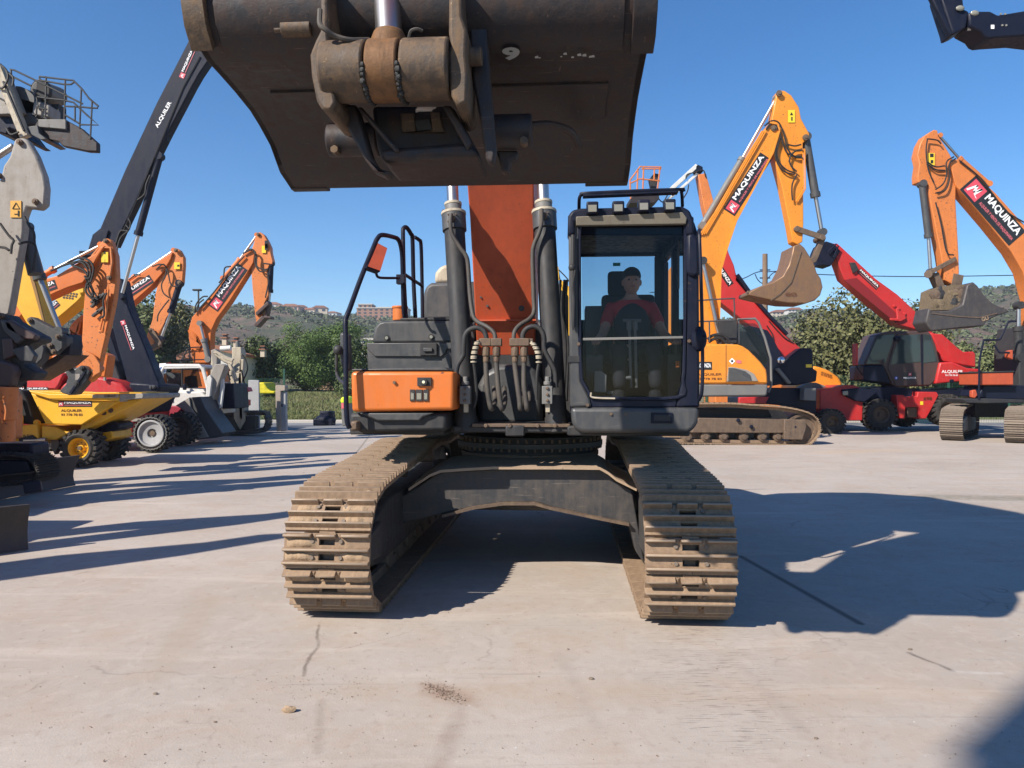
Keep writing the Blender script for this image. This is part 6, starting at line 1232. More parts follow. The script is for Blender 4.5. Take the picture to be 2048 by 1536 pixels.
# ---- third orange excavator
O3 = Fr(-9.2, 25, 0, 'excavator', 'orange excavator with dark hook linkage rising behind the white cab', 'excavator', 'parked excavators')
bm = part(O3, 'boom', Z7((480, 195), (500, 215), (490, 285), (440, 370), (330, 545), (245, 660), (208, 740), (203, 850), (200, 940), (160, 965), (90, 960), (75, 880), (60, 800), (55, 740), (80, 650), (150, 570), (290, 395), (430, 225)), .3, .7, ORANGE, bevel=.02)
decal(O3, *Z7((218, 590), (418, 310)), .3, O3.m(25, .3), bm)
sk = part(O3, 'stick', Z7((508, 100), (518, 84), (535, 80), (560, 98), (585, 140), (603, 180), (605, 215), (620, 275), (618, 292), (598, 300), (580, 340), (590, 440), (592, 500), (565, 555), (552, 640), (540, 690), (510, 700), (498, 600), (484, 460), (474, 320), (500, 245), (482, 190)), .38, .66, ORANGE2, bevel=.02)
a, b = O3.pt(*Z7((547, 220))[0], .35), O3.pt(*Z7((574, 172))[0], .35); MB(TXY).box((a.x, .34, a.z), (b.x, .362, b.z)).mat(TXB).box((a.x+.10, .335, a.z+.1), (a.x+.2, .34, a.z+.3)).box((a.x+.10, .335, a.z+.42), (a.x+.22, .34, b.z-.08)).build('warning_label', sk, smooth=0)
ram(O3, Z7((290, 390))[0], Z7((400, 262))[0], Z7((515, 100))[0], .5, 4.5, O3.o, ORANGE, 'stick_cylinder'); ram(O3, Z7((608, 290))[0], Z7((600, 480))[0], Z7((592, 560))[0], .5, 5.5, O3.o, BLACK, 'bucket_cylinder'); ram(O3, Z7((190, 930))[0], Z7((160, 800))[0], Z7((135, 690))[0], .2, 5.5, O3.o, MGREY, 'boom_cylinder')
hoses(O3, [Z7((420, 225), (470, 195), (505, 220), (500, 280), (530, 340), (580, 340)), Z7((440, 215), (485, 200), (510, 250), (515, 310), (560, 330), (590, 325)), Z7((260, 420), (290, 380), (300, 320), (340, 310)), Z7((95, 620), (110, 560), (150, 515), (185, 510)), Z7((110, 610), (125, 560), (160, 530)), Z7((560, 290), (600, 295)), Z7((570, 520), (590, 420), (585, 350)), Z7((75, 880), (30, 900), (-10, 980)), Z7((70, 850), (40, 880), (10, 960)), Z7((430, 240), (330, 350), (220, 490), (130, 590))], .26, 1.5, O3.o)
q = MB(ORANGE)
for k in range(6): q.tube(spl([O3.pt(*p, .28) for p in Z7((55+k*3, 740+k*8), (85+k*4, 755+k*10), (115+k*4, 790+k*9), (100+k*4, 850+k*5))]), .03, 6)
q.build('hose_bundle', bm); q = MB(BROWN); q.bar(O3.pt(*Z7((520, 630))[0], .3), O3.pt(*Z7((600, 555))[0], .3), O3.m(7), .3).bar(O3.pt(*Z7((515, 710))[0], .4), O3.pt(*Z7((570, 650))[0], .4), O3.m(8), .4).bar(O3.pt(*Z7((570, 650))[0], .4), O3.pt(*Z7((620, 655))[0], .4), O3.m(5), .4).bar(O3.pt(*Z7((600, 560))[0], .4), O3.pt(*Z7((580, 650))[0], .4), O3.m(5), .3); q.build('hook_linkage', O3.o, .02)
pins(O3, Z7((523, 97), (480, 205), (520, 628)), .36, 3.5, sk, STEEL); part(O3, 'house_body', Z7((-60, 960), (190, 960), (190, 1230), (-60, 1230)), .5, 2.6, ORANGE, bevel=.05); part(O3, 'crawler_base', Z7((-60, 1300), (240, 1300), (240, 1420), (-60, 1420)), .6, 2.6, DARK, bevel=.05)
q = MB(BLACK)
for l in (((0, 935), (190, 932)), ((65, 850), (65, 960)), ((60, 852), (160, 848), (185, 870))): q.tube([O3.pt(*p, .2) for p in Z7(*l)], .02, 6)
q.build('handrail', O3.o)
# ---- white loader with cab
Wl = Fr(-9.6, 21.6, 0, 'backhoe_loader', 'white cabbed loader with dark red lower trim and a grey front bucket', 'loader')
wb = part(Wl, 'body', Z6((915, 1010), (985, 1000), (1080, 1010), (1182, 1015), (1260, 1080), (1260, 1150), (1150, 1150), (1060, 1110), (905, 1100)), .1, 1.9, WHITE, bevel=.05)
part(Wl, 'lower_trim', Z6((903, 1095), (1040, 1098), (1080, 1110), (1040, 1150), (985, 1165), (900, 1140)), .05, 1.9, plain('dark_red_trim', (.28, .02, .04), .5), wb, .03)
part(Wl, 'hood_panel', Z6((915, 1035), (940, 1022), (990, 1025), (1022, 1055), (1022, 1078), (912, 1075)), .07, .12, WHITE, wb, .02)
q = MB(WHITE); oc = Z6((958, 1010), (955, 900), (975, 862), (1175, 862), (1200, 880), (1260, 1110)); q.tube([Wl.pt(*p, .2) for p in oc], .06, 8); q.tube([Wl.pt(*p, 1.7) for p in oc], .06, 8)
for p in oc[1:5]: q.tube([Wl.pt(*p, .2), Wl.pt(*p, 1.7)], .05, 8)
q.prism(Wl.poly(Z6((960, 870), (975, 855), (1180, 853), (1195, 868), (1190, 876), (965, 880)), .15), .15, 1.75).prism(Wl.poly(Z6((958, 985), (985, 985), (1090, 995), (1200, 1000), (1215, 1020), (958, 1015)), .2), .2, 1.7)
cb = q.build('cab', Wl.o, .01); MB(GLASS).prism(Wl.poly(Z6((985, 880), (1170, 875), (1195, 985), (985, 985)), .22), .22, .235).build('cab_glass', cb, smooth=0); MB(GLASS).prism(Wl.poly(Z6((960, 880), (1170, 875), (1195, 985), (960, 985)), 1.68), 1.68, 1.69).build('cab_glass', cb, smooth=0)
q = MB(SEATM).prism(Wl.poly(Z6((1090, 990), (1090, 930), (1120, 920), (1130, 990)), .7), .7, 1.2).tube([Wl.pt(*p, .2) for p in Z6((1075, 880), (1078, 985))], .03, 6); q.mat(MGREY).prism(Wl.poly(Z6((985, 985), (985, 900), (1060, 905), (1065, 985)), 1.3), 1.3, 1.5); q.build('seat', cb)
part(Wl, 'mirror', Z6((1078, 970), (1090, 966), (1098, 985), (1095, 1005), (1078, 1005)), .0, .1, BLACK, bevel=.02); MB(REDL).cyl(Wl.pt(*Z6((1000, 855))[0], .5), Wl.pt(*Z6((1000, 842))[0], .5), .06, n=12).build('beacon', cb); part(Wl, 'tank', Z6((918, 925), (930, 910), (950, 912), (955, 985), (920, 985)), .8, 1.2, ORANGE)
q = MB(TXP); a = Wl.pt(*Z6((920, 1058))[0], .06); put_text(q, 'TB285', a, Vector((1,0,0)), Vector((0,0,1)), Wl.m(15), Wl.m(4), TXR); q.build('lettering', wb, smooth=0, recalc=False)
bk3 = part(Wl, 'bucket', Z7((-30, 1240), (60, 1185), (135, 1180), (165, 1250), (225, 1340), (285, 1425), (240, 1455), (70, 1472), (52, 1452), (110, 1400), (70, 1320), (25, 1270)), -.7, .35, DGREY, bevel=.02)
part(Wl, 'bucket_side', Z7((-30, 1240), (60, 1185), (70, 1250), (140, 1360), (190, 1450), (70, 1472), (52, 1452), (110, 1400), (70, 1320), (25, 1270)), -.76, -.70, PGREY, bk3, .01)
ar = part(Wl, 'loader_arm', Z7((230, 965), (270, 960), (300, 972), (288, 1010), (225, 1180), (212, 1262), (170, 1262), (178, 1180), (195, 1050)), .1, .5, PGREY, bevel=.02)
part(Wl, 'arm_rod', Z7((180, 1050), (200, 1035), (212, 1060), (190, 1240), (165, 1250)), .0, .1, WHITE, ar, .01); part(Wl, 'arm_rod', Z7((270, 1060), (288, 1060), (292, 1110), (275, 1250), (260, 1260)), .2, .3, WHITE, ar, .01); part(Wl, 'engine_block', Z7((290, 1095), (355, 1090), (368, 1260), (280, 1262)), .5, 1.7, BLACK, bevel=.03)
q = MB(BEIGE)
for l in (((230, 880), (300, 920), (352, 940)), ((240, 895), (300, 940), (350, 960)), ((330, 960), (350, 1000), (370, 1060))): q.tube([Wl.pt(*p, .1) for p in Z7(*l)], .06, 6)
q.build('pipe', Wl.o); MB(WHITE).cyl(Wl.pt(*Z7((272, 860))[0], .1), Wl.pt(*Z7((340, 855))[0], .1), .075, n=14).build('white_tube', Wl.o); part(Wl, 'arm_top', Z7((205, 870), (235, 860), (250, 900), (245, 1000), (205, 1120), (215, 960)), .2, .5, PGREY, bevel=.02)
wheel(Wl, Z7((10, 1350))[0], .0, .5, Wl.m(17), Wl.m(9), Wl.o, rim=DGREY)
# ---- old beige excavator arm and tracks
B = Fr(-7.2, 24.2, 0, 'drilling_rig', 'worn beige crawler rig with upright arms beside the white loader', 'drilling rig')
q = MB(BEIGE)
for l, w in ((((385, 850), (388, 1020), (398, 1330)), .30), (((420, 930), (408, 1100), (418, 1340)), .14), (((345, 1010), (370, 1180)), .10), (((235, 870), (225, 1100)), .16)):
    pp = [B.pt(*p, .3) for p in Z7(*l)]
    for a, b in zip(pp, pp[1:]): q.bar(a, b, w, .22)
q.prism(B.poly(Z7((365, 860), (405, 858), (415, 900), (400, 935), (368, 930)), .2), .2, .6).prism(B.poly(Z7((370, 1230), (430, 1240), (435, 1340), (400, 1400), (365, 1340)), .2), .2, .6); q.mat(MGREY).prism(B.poly(Z7((370, 810), (385, 808), (388, 850), (368, 850)), .3), .3, .5); q.build('mast', B.o, .02)
hoses(B, [Z7((360, 930), (325, 960), (310, 1000), (330, 1040), (360, 1030)), Z7((350, 960), (318, 1000), (335, 1070)), Z7((415, 900), (440, 940), (450, 1000), (420, 1080)), Z7((372, 1150), (350, 1300), (385, 1400)), Z7((410, 1000), (430, 1100), (440, 1180))], .1, 1.6, B.o); part(B, 'power_unit', Z7((280, 1080), (360, 1080), (370, 1270), (280, 1270)), .8, 1.2, BLACK, bevel=.03)
part(B, 'red_box', Z7((425, 1115), (450, 1118), (462, 1145), (425, 1150)), .9, 1.3, RED); part(B, 'red_box', Z7((420, 1200), (446, 1200), (446, 1240), (420, 1245)), .9, 1.3, RED)
tl = B.poly(Z7((200, 1290), (520, 1288), (545, 1300), (562, 1335), (555, 1380), (525, 1412), (380, 1425), (210, 1425), (185, 1380), (180, 1320)), 0); track_side(B, tl, .2, .75, B.o, 44, DGREY, .04, B.poly(Z7((210, 1310), (500, 1310), (500, 1395), (210, 1400)), .3), [], DARK); part(B, 'base', Z7((200, 1280), (430, 1280), (430, 1420), (200, 1425)), .8, 1.9, BLACK, bevel=.03)
# ---- pale grey arm and dark linkage at the left edge, with dozer blade
L = Fr(-7.6, 10.2, 0, 'excavator', 'pale grey excavator arm towering at the left edge above a shadowed dozer blade', 'excavator', 'parked excavators')
ap = Z5((90, 892), (110, 882), (140, 880), (172, 892), (230, 990), (280, 1120), (293, 1200), (286, 1310), (250, 1340), (172, 1328), (152, 1385), (150, 1480)) + Z6((130, 130), (70, 480), (55, 560), (0, 575), (-200, 590), (-200, 300)) + Z5((-200, 1180), (0, 1150), (20, 1060), (60, 1000), (80, 930))
arm = part(L, 'arm', ap, .3, .44, PGREY, bevel=.03)
pins(L, Z5((132, 912), (232, 1292), (-5, 1125)), .3, 6, arm, STEEL)
a, b = L.pt(*Z5((68, 1392))[0], .29), L.pt(*Z5((136, 1285))[0], .29); tri = plain('ochre_vinyl', (.62, .33, .05), .5); q = MB(tri).box((a.x, .285, a.z), (b.x, .302, b.z)); c = L.pt(*Z5((102, 1320))[0], .28)
for p0, p1 in (((-.05, -.035), (.05, -.035)), ((.05, -.035), (0, .05)), ((0, .05), (-.05, -.035))): q.mat(TXB).bar(c+Vector((p0[0], 0, p0[1])), c+Vector((p1[0], 0, p1[1])), .008, .004)
c = L.pt(*Z5((118, 1370))[0], .28); q.bar(c+Vector((0,0,-.03)), c+Vector((0,0,.05)), .02, .004).bar(c+Vector((-.06,0,0)), c, .01, .004); q.build('warning_label', arm, smooth=0)
q = MB(CHROME).cyl(L.pt(*Z5((-60, 1030))[0], .4), L.pt(*Z5((85, 935))[0], .4), .045, n=14); q.build('rod', L.o)
MB(DGREY).cyl(L.pt(*Z5((150, 1440))[0], .6), L.pt(*Z6((210, 320))[0], .6), .10, n=18).build('cylinder_barrel', L.o)
hoses(L, [Z5((155, 1385), (190, 1450), (215, 1490), (222, 1560)), Z6((0, 20), (50, 90), (80, 120), (70, 150), (65, 200)), Z6((0, 160), (30, 165), (55, 180)), Z6((110, 140), (170, 130), (210, 160), (205, 230), (195, 300))], .2, 2.6, arm)
for pl_q, m_q in ((((0, 590), (55, 600), (135, 705), (95, 735), (20, 650)), DGREY), (((60, 765), (160, 740), (205, 800), (190, 840), (120, 835)), DGREY), (((10, 700), (70, 700), (80, 800), (20, 830)), BROWN), (((-20, 880), (60, 905), (40, 960), (-20, 950)), STEEL)):
    part(L, 'link_plate', Z6(*pl_q), -.2, -.11, m_q, bevel=.015)
hoses(L, [Z6((60, 700), (110, 690), (150, 720), (150, 780)), Z6((20, 620), (80, 700), (90, 780), (60, 850)), Z6((140, 830), (130, 900), (150, 950), (150, 1000))], .22, 3, L.o)
lm = part(L, 'linkage', Z6((-60, 560), (30, 555), (60, 590), (160, 650), (235, 690), (230, 720), (180, 730), (120, 770), (140, 860), (215, 900), (180, 945), (80, 950), (60, 990), (-60, 1000)), -.1, .2, DARK, bevel=.03); pins(L, Z6((12, 567), (215, 690), (52, 845)), -.1, 6, lm, STEEL)
part(L, 'link_bar', Z6((20, 600), (60, 590), (210, 680), (200, 710), (150, 705), (40, 650)), -.2, -.1, BROWN, lm, .02)
part(L, 'lower_arm', Z6((0, 830), (70, 850), (90, 900), (60, 990), (-40, 990), (-40, 840)), -.25, -.1, BROWN, bevel=.03)
MB(ORANGE2).cyl(L.pt(*Z6((45, 985))[0], -.2), L.pt(*Z6((38, 1180))[0], -.2), .13, n=20).cyl(L.pt(*Z6((38, 1180))[0], -.2), L.pt(*Z6((40, 1310))[0], -.2), .10, n=20).build('orange_cylinder', L.o, .01)
part(L, 'orange_frame', Z6((0, 1010), (25, 1040), (25, 1300), (-60, 1310), (-60, 1000)), -.1, .3, ORANGE2, bevel=.03); hoses(L, [Z6((25, 1040), (5, 1080), (0, 1150), (15, 1200)), Z6((20, 1060), (35, 1120), (30, 1180))], -.3, 2.4, L.o, ORANGE2)
tlp = L.poly(ZD((-200, 870), (60, 868), (190, 880), (240, 920), (262, 975), (240, 1010), (150, 1030), (-200, 1040)), 0); track_side(L, tlp, -.1, .4, L.o, 30, RUB, .03, L.poly(ZD((-150, 890), (180, 900), (210, 970), (-150, 1010)), 0), [], BLACK); part(L, 'engine_deck', ZD((-200, 790), (200, 790), (210, 880), (-200, 880)), .1, .5, BLACK, bevel=.03)
def blade(o, pts_top, v, h, m, name, parent, cx=None):
    """curved dozer blade between two ground points, given by its profile heights"""
    (ax, ay), (bx, by), y0, y1 = pts_top
    return None
def blade(x0, y0, x1, y1, h, m, parent, name='dozer_blade'):
    """curved plate standing on the ground from (x0,y0) to (x1,y1) in the thing's frame"""
    d = Vector((x1-x0, y1-y0, 0)).normalized(); n_ = Vector((d.y, -d.x, 0)); pf = [(0.0, 0.0), (-.05, .12), (-.09, .3), (-.07, .48), (-.0, .68), (.10, .85), (.16, 1.0)]; q = MB(m); vs = []
    for t in (0, 1):
        for off, k in pf: p = Vector((x0+(x1-x0)*t, y0+(y1-y0)*t, .01+k*h))+n_*off*h; vs.append(p)
    for t in (0, 1):
        for off, k in pf: p = Vector((x0+(x1-x0)*t, y0+(y1-y0)*t, .01+k*h))+n_*(off*h-.05); vs.append(p)
    w = len(pf); fs = []
    for i in range(w-1): fs += [(i, i+1, w+i+1, w+i), (2*w+i, 3*w+i, 3*w+i+1, 2*w+i+1), (i, 2*w+i, 2*w+i+1, i+1), (w+i, w+i+1, 3*w+i+1, 3*w+i)]
    fs += [(0, w, 3*w, 2*w), (w-1, 3*w-1, 4*w-1, 2*w-1)]
    return q.add(vs, fs).build(name, parent, .006)
def gl(fr, px, py): t = CH*F/(py-HY); P = Vector(((px-1024)/F*t, t, 0)) - fr.O; return P.dot(fr.ex), P.dot(fr.ey)
a = gl(L, -60, 1030); b = gl(L, 152, 972); a2 = gl(L, 70, 1022)
blade(a2[0]-1.3, a2[1]-.75, b[0], b[1], .50, DKB, L.o)  # dark steel colour stands in for the shade on this blade
MB(BLACK).bar(Vector((a2[0]-.4, a2[1]+.6, .25)), Vector((a2[0]-.1, a2[1]+.1, .3)), .15, .2).build('blade_arm', L.o, .02)
L2 = Fr(-5.2, 6.6, 0, 'excavator', 'mini machine just outside the left edge, only its rusty curved blade end showing', 'mini excavator', 'parked excavators')
b = gl(L2, 24, 1112); blade(b[0]-1.25, b[1]-.95, b[0], b[1]+.25, .46, DKB, L2.o)  # blade coloured dark in place of its machine's shadow
ox, oy = b[0]-1.35, b[1]-.9
MB(BLACK).box((ox-.25, oy+.3, .0), (ox+.1, oy+1.9, .42)).build('track', L2.o, .12); MB(BLACK).box((ox-1.45, oy+.3, .0), (ox-1.1, oy+1.9, .42)).build('track', L2.o, .12)
MB(BLACK).bar(Vector((ox-.3, oy+.6, .3)), Vector((b[0]-.75, b[1]-.1, .28)), .12, .12).build('blade_arm', L2.o, .02)
MB(ORANGE).box((ox-1.4, oy+.3, .5), (ox+.05, oy+1.9, 1.15)).build('house_body', L2.o, .08)
# ---- cage platform high up at the left edge
Pf = Fr(-6.8, 11.2, 0, 'work_platform', 'grey railed platform with a drum tank high up at the left edge', 'work platform')
z = Z5
pl_ = part(Pf, 'deck', z((243, 768), (420, 766), (520, 820), (622, 912), (622, 970), (560, 968), (400, 935), (370, 905), (300, 890), (240, 872), (215, 810)), .1, .2, RUST, bevel=.015); part(Pf, 'deck_edge', z((243, 762), (420, 762), (422, 828), (245, 812)), .06, .12, MGREY, pl_, .01)
rl = [z((250, 495), (255, 490), (410, 508), (470, 515), (525, 570), (570, 630), (630, 680), (625, 692), (575, 690), (525, 685), (415, 680)), z((252, 500), (265, 515), (410, 540), (455, 540), (475, 525)), z((295, 490), (290, 755)), z((418, 508), (412, 770)), z((520, 575), (510, 820)), z((590, 645), (578, 890)), z((240, 620), (290, 628), (400, 640), (470, 655), (560, 740), (630, 800), (520, 798), (415, 735)), z((235, 625), (245, 690), (300, 700)), z((65, 445), (90, 448), (240, 520), (400, 600), (530, 665)), z((80, 490), (200, 550)), z((70, 450), (75, 500)), z((235, 680), (232, 750)), z((210, 730), (300, 760)), z((480, 680), (480, 780)), z((240, 740), (280, 755)), z((0, 570), (30, 590)), z((0, 630), (40, 650))]
rails(Pf, rl, .1, .014, Pf.o, DARK); rails(Pf, rl[:6], .75, .014, Pf.o, DARK)
c1, c2 = Pf.pt(*z((262, 580))[0], .3), Pf.pt(*z((372, 620))[0], .75); MB(MGREY).cyl(c1, c2, .15, n=28).mat(DARK).cyl(c1-Vector((.01,.01,0)), c1+(c2-c1)*.12, .165, n=28).build('drum_tank', Pf.o, .01); MB(DARK).box(tuple(Pf.pt(*z((330, 760))[0], .4)), tuple(Pf.pt(*z((375, 665))[0], .4)+Vector((0,.2,0)))).build('tank_foot', Pf.o)
part(Pf, 'radiator', z((98, 548), (130, 552), (222, 592), (222, 660), (210, 740), (245, 760), (240, 795), (150, 790), (130, 720)), .15, .6, DGREY, bevel=.01)
q = MB(BEIGE); q.bar(Pf.pt(*z((-10, 440))[0], .0), Pf.pt(*z((165, 880))[0], .0), .13, .1).mat(DARK).bar(Pf.pt(*z((20, 520))[0], -.06), Pf.pt(*z((155, 840))[0], -.06), .03, .03).mat(PGREY).bar(Pf.pt(*z((30, 460))[0], .1), Pf.pt(*z((140, 735))[0], .1), .10, .1); q.build('mast', Pf.o, .008)
part(Pf, 'side_box', z((-40, 680), (45, 680), (70, 700), (68, 730), (-40, 730)), .1, .6, PGREY, bevel=.01); q = part(Pf, 'machinery', z((-40, 732), (70, 732), (110, 800), (170, 880), (205, 905), (160, 905), (120, 840), (60, 820), (40, 860), (-40, 840)), .2, .7, BLACK, bevel=.02); part(Pf, 'bracket', z((175, 810), (240, 800), (250, 850), (300, 890), (260, 895), (215, 870), (175, 850)), .0, .5, DGREY, bevel=.01)
hoses(Pf, [z((0, 410), (40, 450), (50, 500), (20, 560), (-10, 560)), z((60, 470), (85, 500), (80, 550)), z((40, 820), (70, 860), (120, 845))], -.05, 2.2, Pf.o)
# lower mast that carries the platform, outside the frame on the left
MB(PGREY).prism([(-2.4, 0), (-2.0, 0), (-1.6, 6.6), (-2.0, 6.6)], .1, .5).prism([(-3, 0), (-1.2, 0), (-1.2, .6), (-3, .6)], -.6, 1.2).prism([(-2.0, 6.3), (-1.6, 6.3), (-.2, 5.9), (-.2, 5.7), (-2, 6.0)], .15, .45).build('carrier', Pf.o, .03)

# ---- unseen machines added outside the left edge so their arms throw long streaks
def shade_machine(x, y, yaw, label, m, h, reach, seed):
    f = Fr(x, y, yaw, 'excavator', label, 'excavator', 'parked excavators'); o = f.o
    MB(m).box((-1.0, -.9, .75), (1.0, 1.2, 1.45)).build('house_body', o, .06)
    for s in (-1, 1): track_side(f, [(-1.3, .5), (-1.1, .15), (-.7, .04), (.9, .04), (1.3, .2), (1.4, .5), (1.2, .68), (0, .7), (-1.1, .68)], s*.85-.2, s*.85+.2, o, 30, DARK)
    q = MB(BLACK)
    for a in (-.2, .75):
        for b in (-.85, .2): q.tube([(a, b, 1.45), (a, b, 2.7)], .04, 6)
    q.box((-.25, -.9, 2.7), (.8, .25, 2.76)); c = q.build('cab', o, .01)
    MB(GLASSG).quad((-.2, -.86, 1.5), (.75, -.86, 1.5), (.75, -.86, 2.7), (-.2, -.86, 2.7)).build('window_pane', c, smooth=0)
    bm = MB(m).prism([(.5, 1.2), (.9, 1.1), (reach*.6, h*.78), (reach, h*.95), (reach-.1, h*1.02), (reach*.4, h*.85)], .3, .65).build('boom', o, .02)
    MB(m).prism([(reach-.3, h*1.12), (reach, h*1.14), (reach+.25, h*.9), (reach+.15, h*.45), (reach-.1, h*.42), (reach-.2, h*.85)], .35, .6).build('stick', o, .02)
    MB(CHROME).cyl((.9, .48, 1.2), (reach*.55, .48, h*.74), .05).build('boom_cylinder', o)
    MB(STEEL).prism([(reach-.15, h*.44), (reach+.25, h*.44), (reach+.5, h*.34), (reach+.3, h*.24), (reach-.2, h*.28)], .15, .8).build('bucket', o, .02)
shade_machine(-9.6, 8.0, -8, 'unseen small orange excavator added for its shadow beyond the left edge, near the grey arm', ORANGE2, 5.2, 1.3, 1)
shade_machine(-9.3, 5.0, 5, 'unseen small yellow excavator added for its shadow outside the left edge nearest the viewer', YELLOW, 5.0, 1.5, 2)
shade_machine(-11.0, 8.9, 20, 'unseen small white excavator added for its shadow outside the left edge behind the orange one', WHITE, 5.1, 1.5, 4)
shade_machine(-8.6, 3.4, -4, 'unseen small grey excavator added for its shadow outside the left edge level with the viewer', MGREY, 4.6, 1.2, 5)
# ================================================================ background
def post(px, py0, py1, Y, name, label, cat): pass
P1 = Fr(-8.2, 26.0, 0, 'concrete_post', 'battered concrete gate post with a steel channel, standing alone at the yard edge', 'post')
MB(CONC).prism(P1.poly(Z7((637, 1108), (640, 1104), (698, 1104), (703, 1112), (700, 1140), (672, 1142), (672, 1410), (645, 1412), (640, 1300)), 0), 0, .35).build('block', P1.o, .01); MB(GALV).prism(P1.poly(Z7((672, 1145), (706, 1148), (706, 1290), (711, 1410), (676, 1412)), .1), .08, .3).build('channel', P1.o, .005); part(P1, 'notch', Z7((672, 1225), (685, 1228), (684, 1250), (673, 1245)), .06, .09, BLACK)
o = tag(MB(GALV).prism([(-.22, 0), (.22, 0), (.20, 1.85), (-.2, 1.85)], 0, .12).build('steel_post', None, .01), 'plain galvanised sheet post just left of the concrete gate post', 'post'); o.location = ((507-1024)/F*29, 29, 0)
yb = Fr(-15.5, 44, 0, 'container', 'bright yellow machine body half hidden behind the bush beyond the kerb', 'container')
part(yb, 'body', Z7((482, 1112), (510, 1108), (520, 1085), (560, 1084), (578, 1120), (600, 1140), (632, 1145), (632, 1162), (482, 1160)), 0, 2, plain('bright_yellow', (.75, .62, .01), .5), bevel=.08)
bag = tag(MB(BLACK).ball((0, 0, .22), .45, 10, (1, .8, .55)).box((-.45, -.3, 0), (.35, .3, .28)).box((-.2, -.2, .3), (.35, .2, .58)).build('rubble_pile', None, .04), 'small dark heap of scrap lying by the kerb', 'rubbish'); bag.location = (-7.7, 31, 0)
# hi-vis topped post beside the big excavator
hb = Fr(-5.5, 24.0, 0, 'bin', 'grey bin with a fluorescent yellow lid half hidden behind the big excavator', 'bin')
k = Z(660, 360, 2.844)
part(hb, 'bin_body', k((62, 1270), (108, 1268), (112, 1400), (68, 1400)), 0, .6, MGREY, bevel=.03); part(hb, 'lid', k((58, 1250), (66, 1236), (92, 1230), (110, 1240), (112, 1270), (60, 1270)), -.03, .63, HIVIS, bevel=.04); q = MB(TXR); rect(q, hb.pt(*k((64, 1300))[0], -.02), Vector((1,0,0)), Vector((0,0,1)), .08, .3, TXP); q.build('sticker', hb.o, smooth=0)
# graffiti wall
gw = Fr(-13.2, 54, 0, 'graffiti_wall', 'low ochre plaster wall with dark graffiti at the back of the grass', 'wall')
zb_ = terr(660, 54)-.3; a = gw.pt(636, 779, 0); b = gw.pt(730, 760, 0)
m_ = paint('ochre_plaster', (.42, .30, .21), .9, (.25, .18, .12), .6)
MB(m_).box((a.x, 0, zb_), (b.x+2.5, .3, b.z)).build('wall', gw.o, .02); MB(KERB).box((a.x-.05, -.05, b.z), (b.x+2.55, .35, b.z+.08)).build('coping', gw.o, 0)
q = MB(TXB); put_text(q, 'CRETO', gw.pt(648, 778, -.02), Vector((1,0,0)), Vector((0,0,1)), gw.m(26), gw.m(9), TXB, -.0); q.build('graffiti', gw.o, smooth=0, recalc=False)
# lamp post, wooden pole with wires, far masts
lp_ = Fr(-14.2, 34, 0, 'street_lamp', 'slim street lamp with flat double head against the sky on the left', 'street lamp')
t_ = lp_.pt(397, 580, 0); q = MB(DGREY).cyl((t_.x, 0, 0), (t_.x, 0, t_.z), .06, .035, 12); q.build('pole', lp_.o); q = MB(DARK).box((t_.x-.25, -.1, t_.z-.04), (t_.x+.13, .1, t_.z+.04)); q.build('lamp_head', lp_.o, .02)
wp = Fr(11.5, 36, 0, 'utility_pole', 'weathered wooden utility pole with cables behind the tan bucket', 'utility pole')
t_ = wp.pt(1530, 508, 0); MB(WOOD).cyl((t_.x, 0, 0), (t_.x, 0, t_.z), .16, .12, 12).build('pole', wp.o); q = MB(BLACK)
for y0 in (540, 556): c = wp.pt(1530, y0, 0); q.cyl(c-Vector((.25, 0, 0)), c+Vector((.25, 0, 0)), .03, n=6)
q.build('crossbar', wp.o)
q = MB(BLACK)
W_ = lambda l, n=6: [wp.pt(*p, .0) for p in l]
for l in (((1300, 585), (1400, 578), (1478, 560), (1510, 546), (1528, 542)), ((1532, 544), (1560, 543), (1640, 549), (1800, 553), (1950, 552), (2300, 545)), ((1510, 548), (1516, 560), (1526, 567), (1533, 560), (1545, 547), (1556, 543))): q.tube(spl(W_(l)), .022, 5)
q.build('cable', wp.o)
for k_, (px, y0, y1, Y) in enumerate(((1661, 597, 650, 260), (2004, 575, 600, 400))):
    f = Fr((px-1024)/F*Y, Y); q = MB(GALV); t_ = f.pt(px, y0, 0); bz = terr(px, Y)-2; q.cyl((0, 0, bz), (0, 0, t_.z), .22, .12, 6).box((-1.2, -.1, t_.z), (1.2, .1, t_.z+.3))
    o = q.build('floodlight_mast', None); o.location = f.O; tag(o, ('thin floodlight mast rising from the hill left of the red boom', 'thin pylon on the hill crest at the far right')[k_], 'mast')
# green mesh fence along the right side
fn = Fr(12.5, 31, 0, 'mesh_fence', 'green welded mesh fence in front of the olive coloured trees', 'fence')
q = MB(GREENP)
for k_ in range(15): q.box((k_*2.5-7, -.04, 0), (k_*2.5-6.92, .04, 2.15))
q.build('post', fn.o, 0); q = MB(GREENP)
for k_ in range(20): q.box((-7, -.012, .1+k_*.1), (28, -.006, .108+k_*.1))
for k_ in range(350): q.box((-7+k_*.1, -.006, .1), (-6.993+k_*.1, .0, 2.08))
q.build('mesh_panel', fn.o, 0, smooth=0)
fn2 = Fr(-9.5, 29.5, 0, 'mesh_fence', 'short run of green mesh fence between the worn beige rig and the sheet post', 'fence'); q = MB(GREENP)
for k_ in range(40): q.box((-1.5+k_*.05, 0, .05), (-1.492+k_*.05, .006, 1.9))
for x in (-1.5, .5): q.box((x, -.03, 0), (x+.07, .04, 2.3))
for k_ in range(10): q.box((-1.5, 0, .1+k_*.2), (.5, .006, .108+k_*.2))
q.build('mesh_panel', fn2.o, 0, smooth=0)
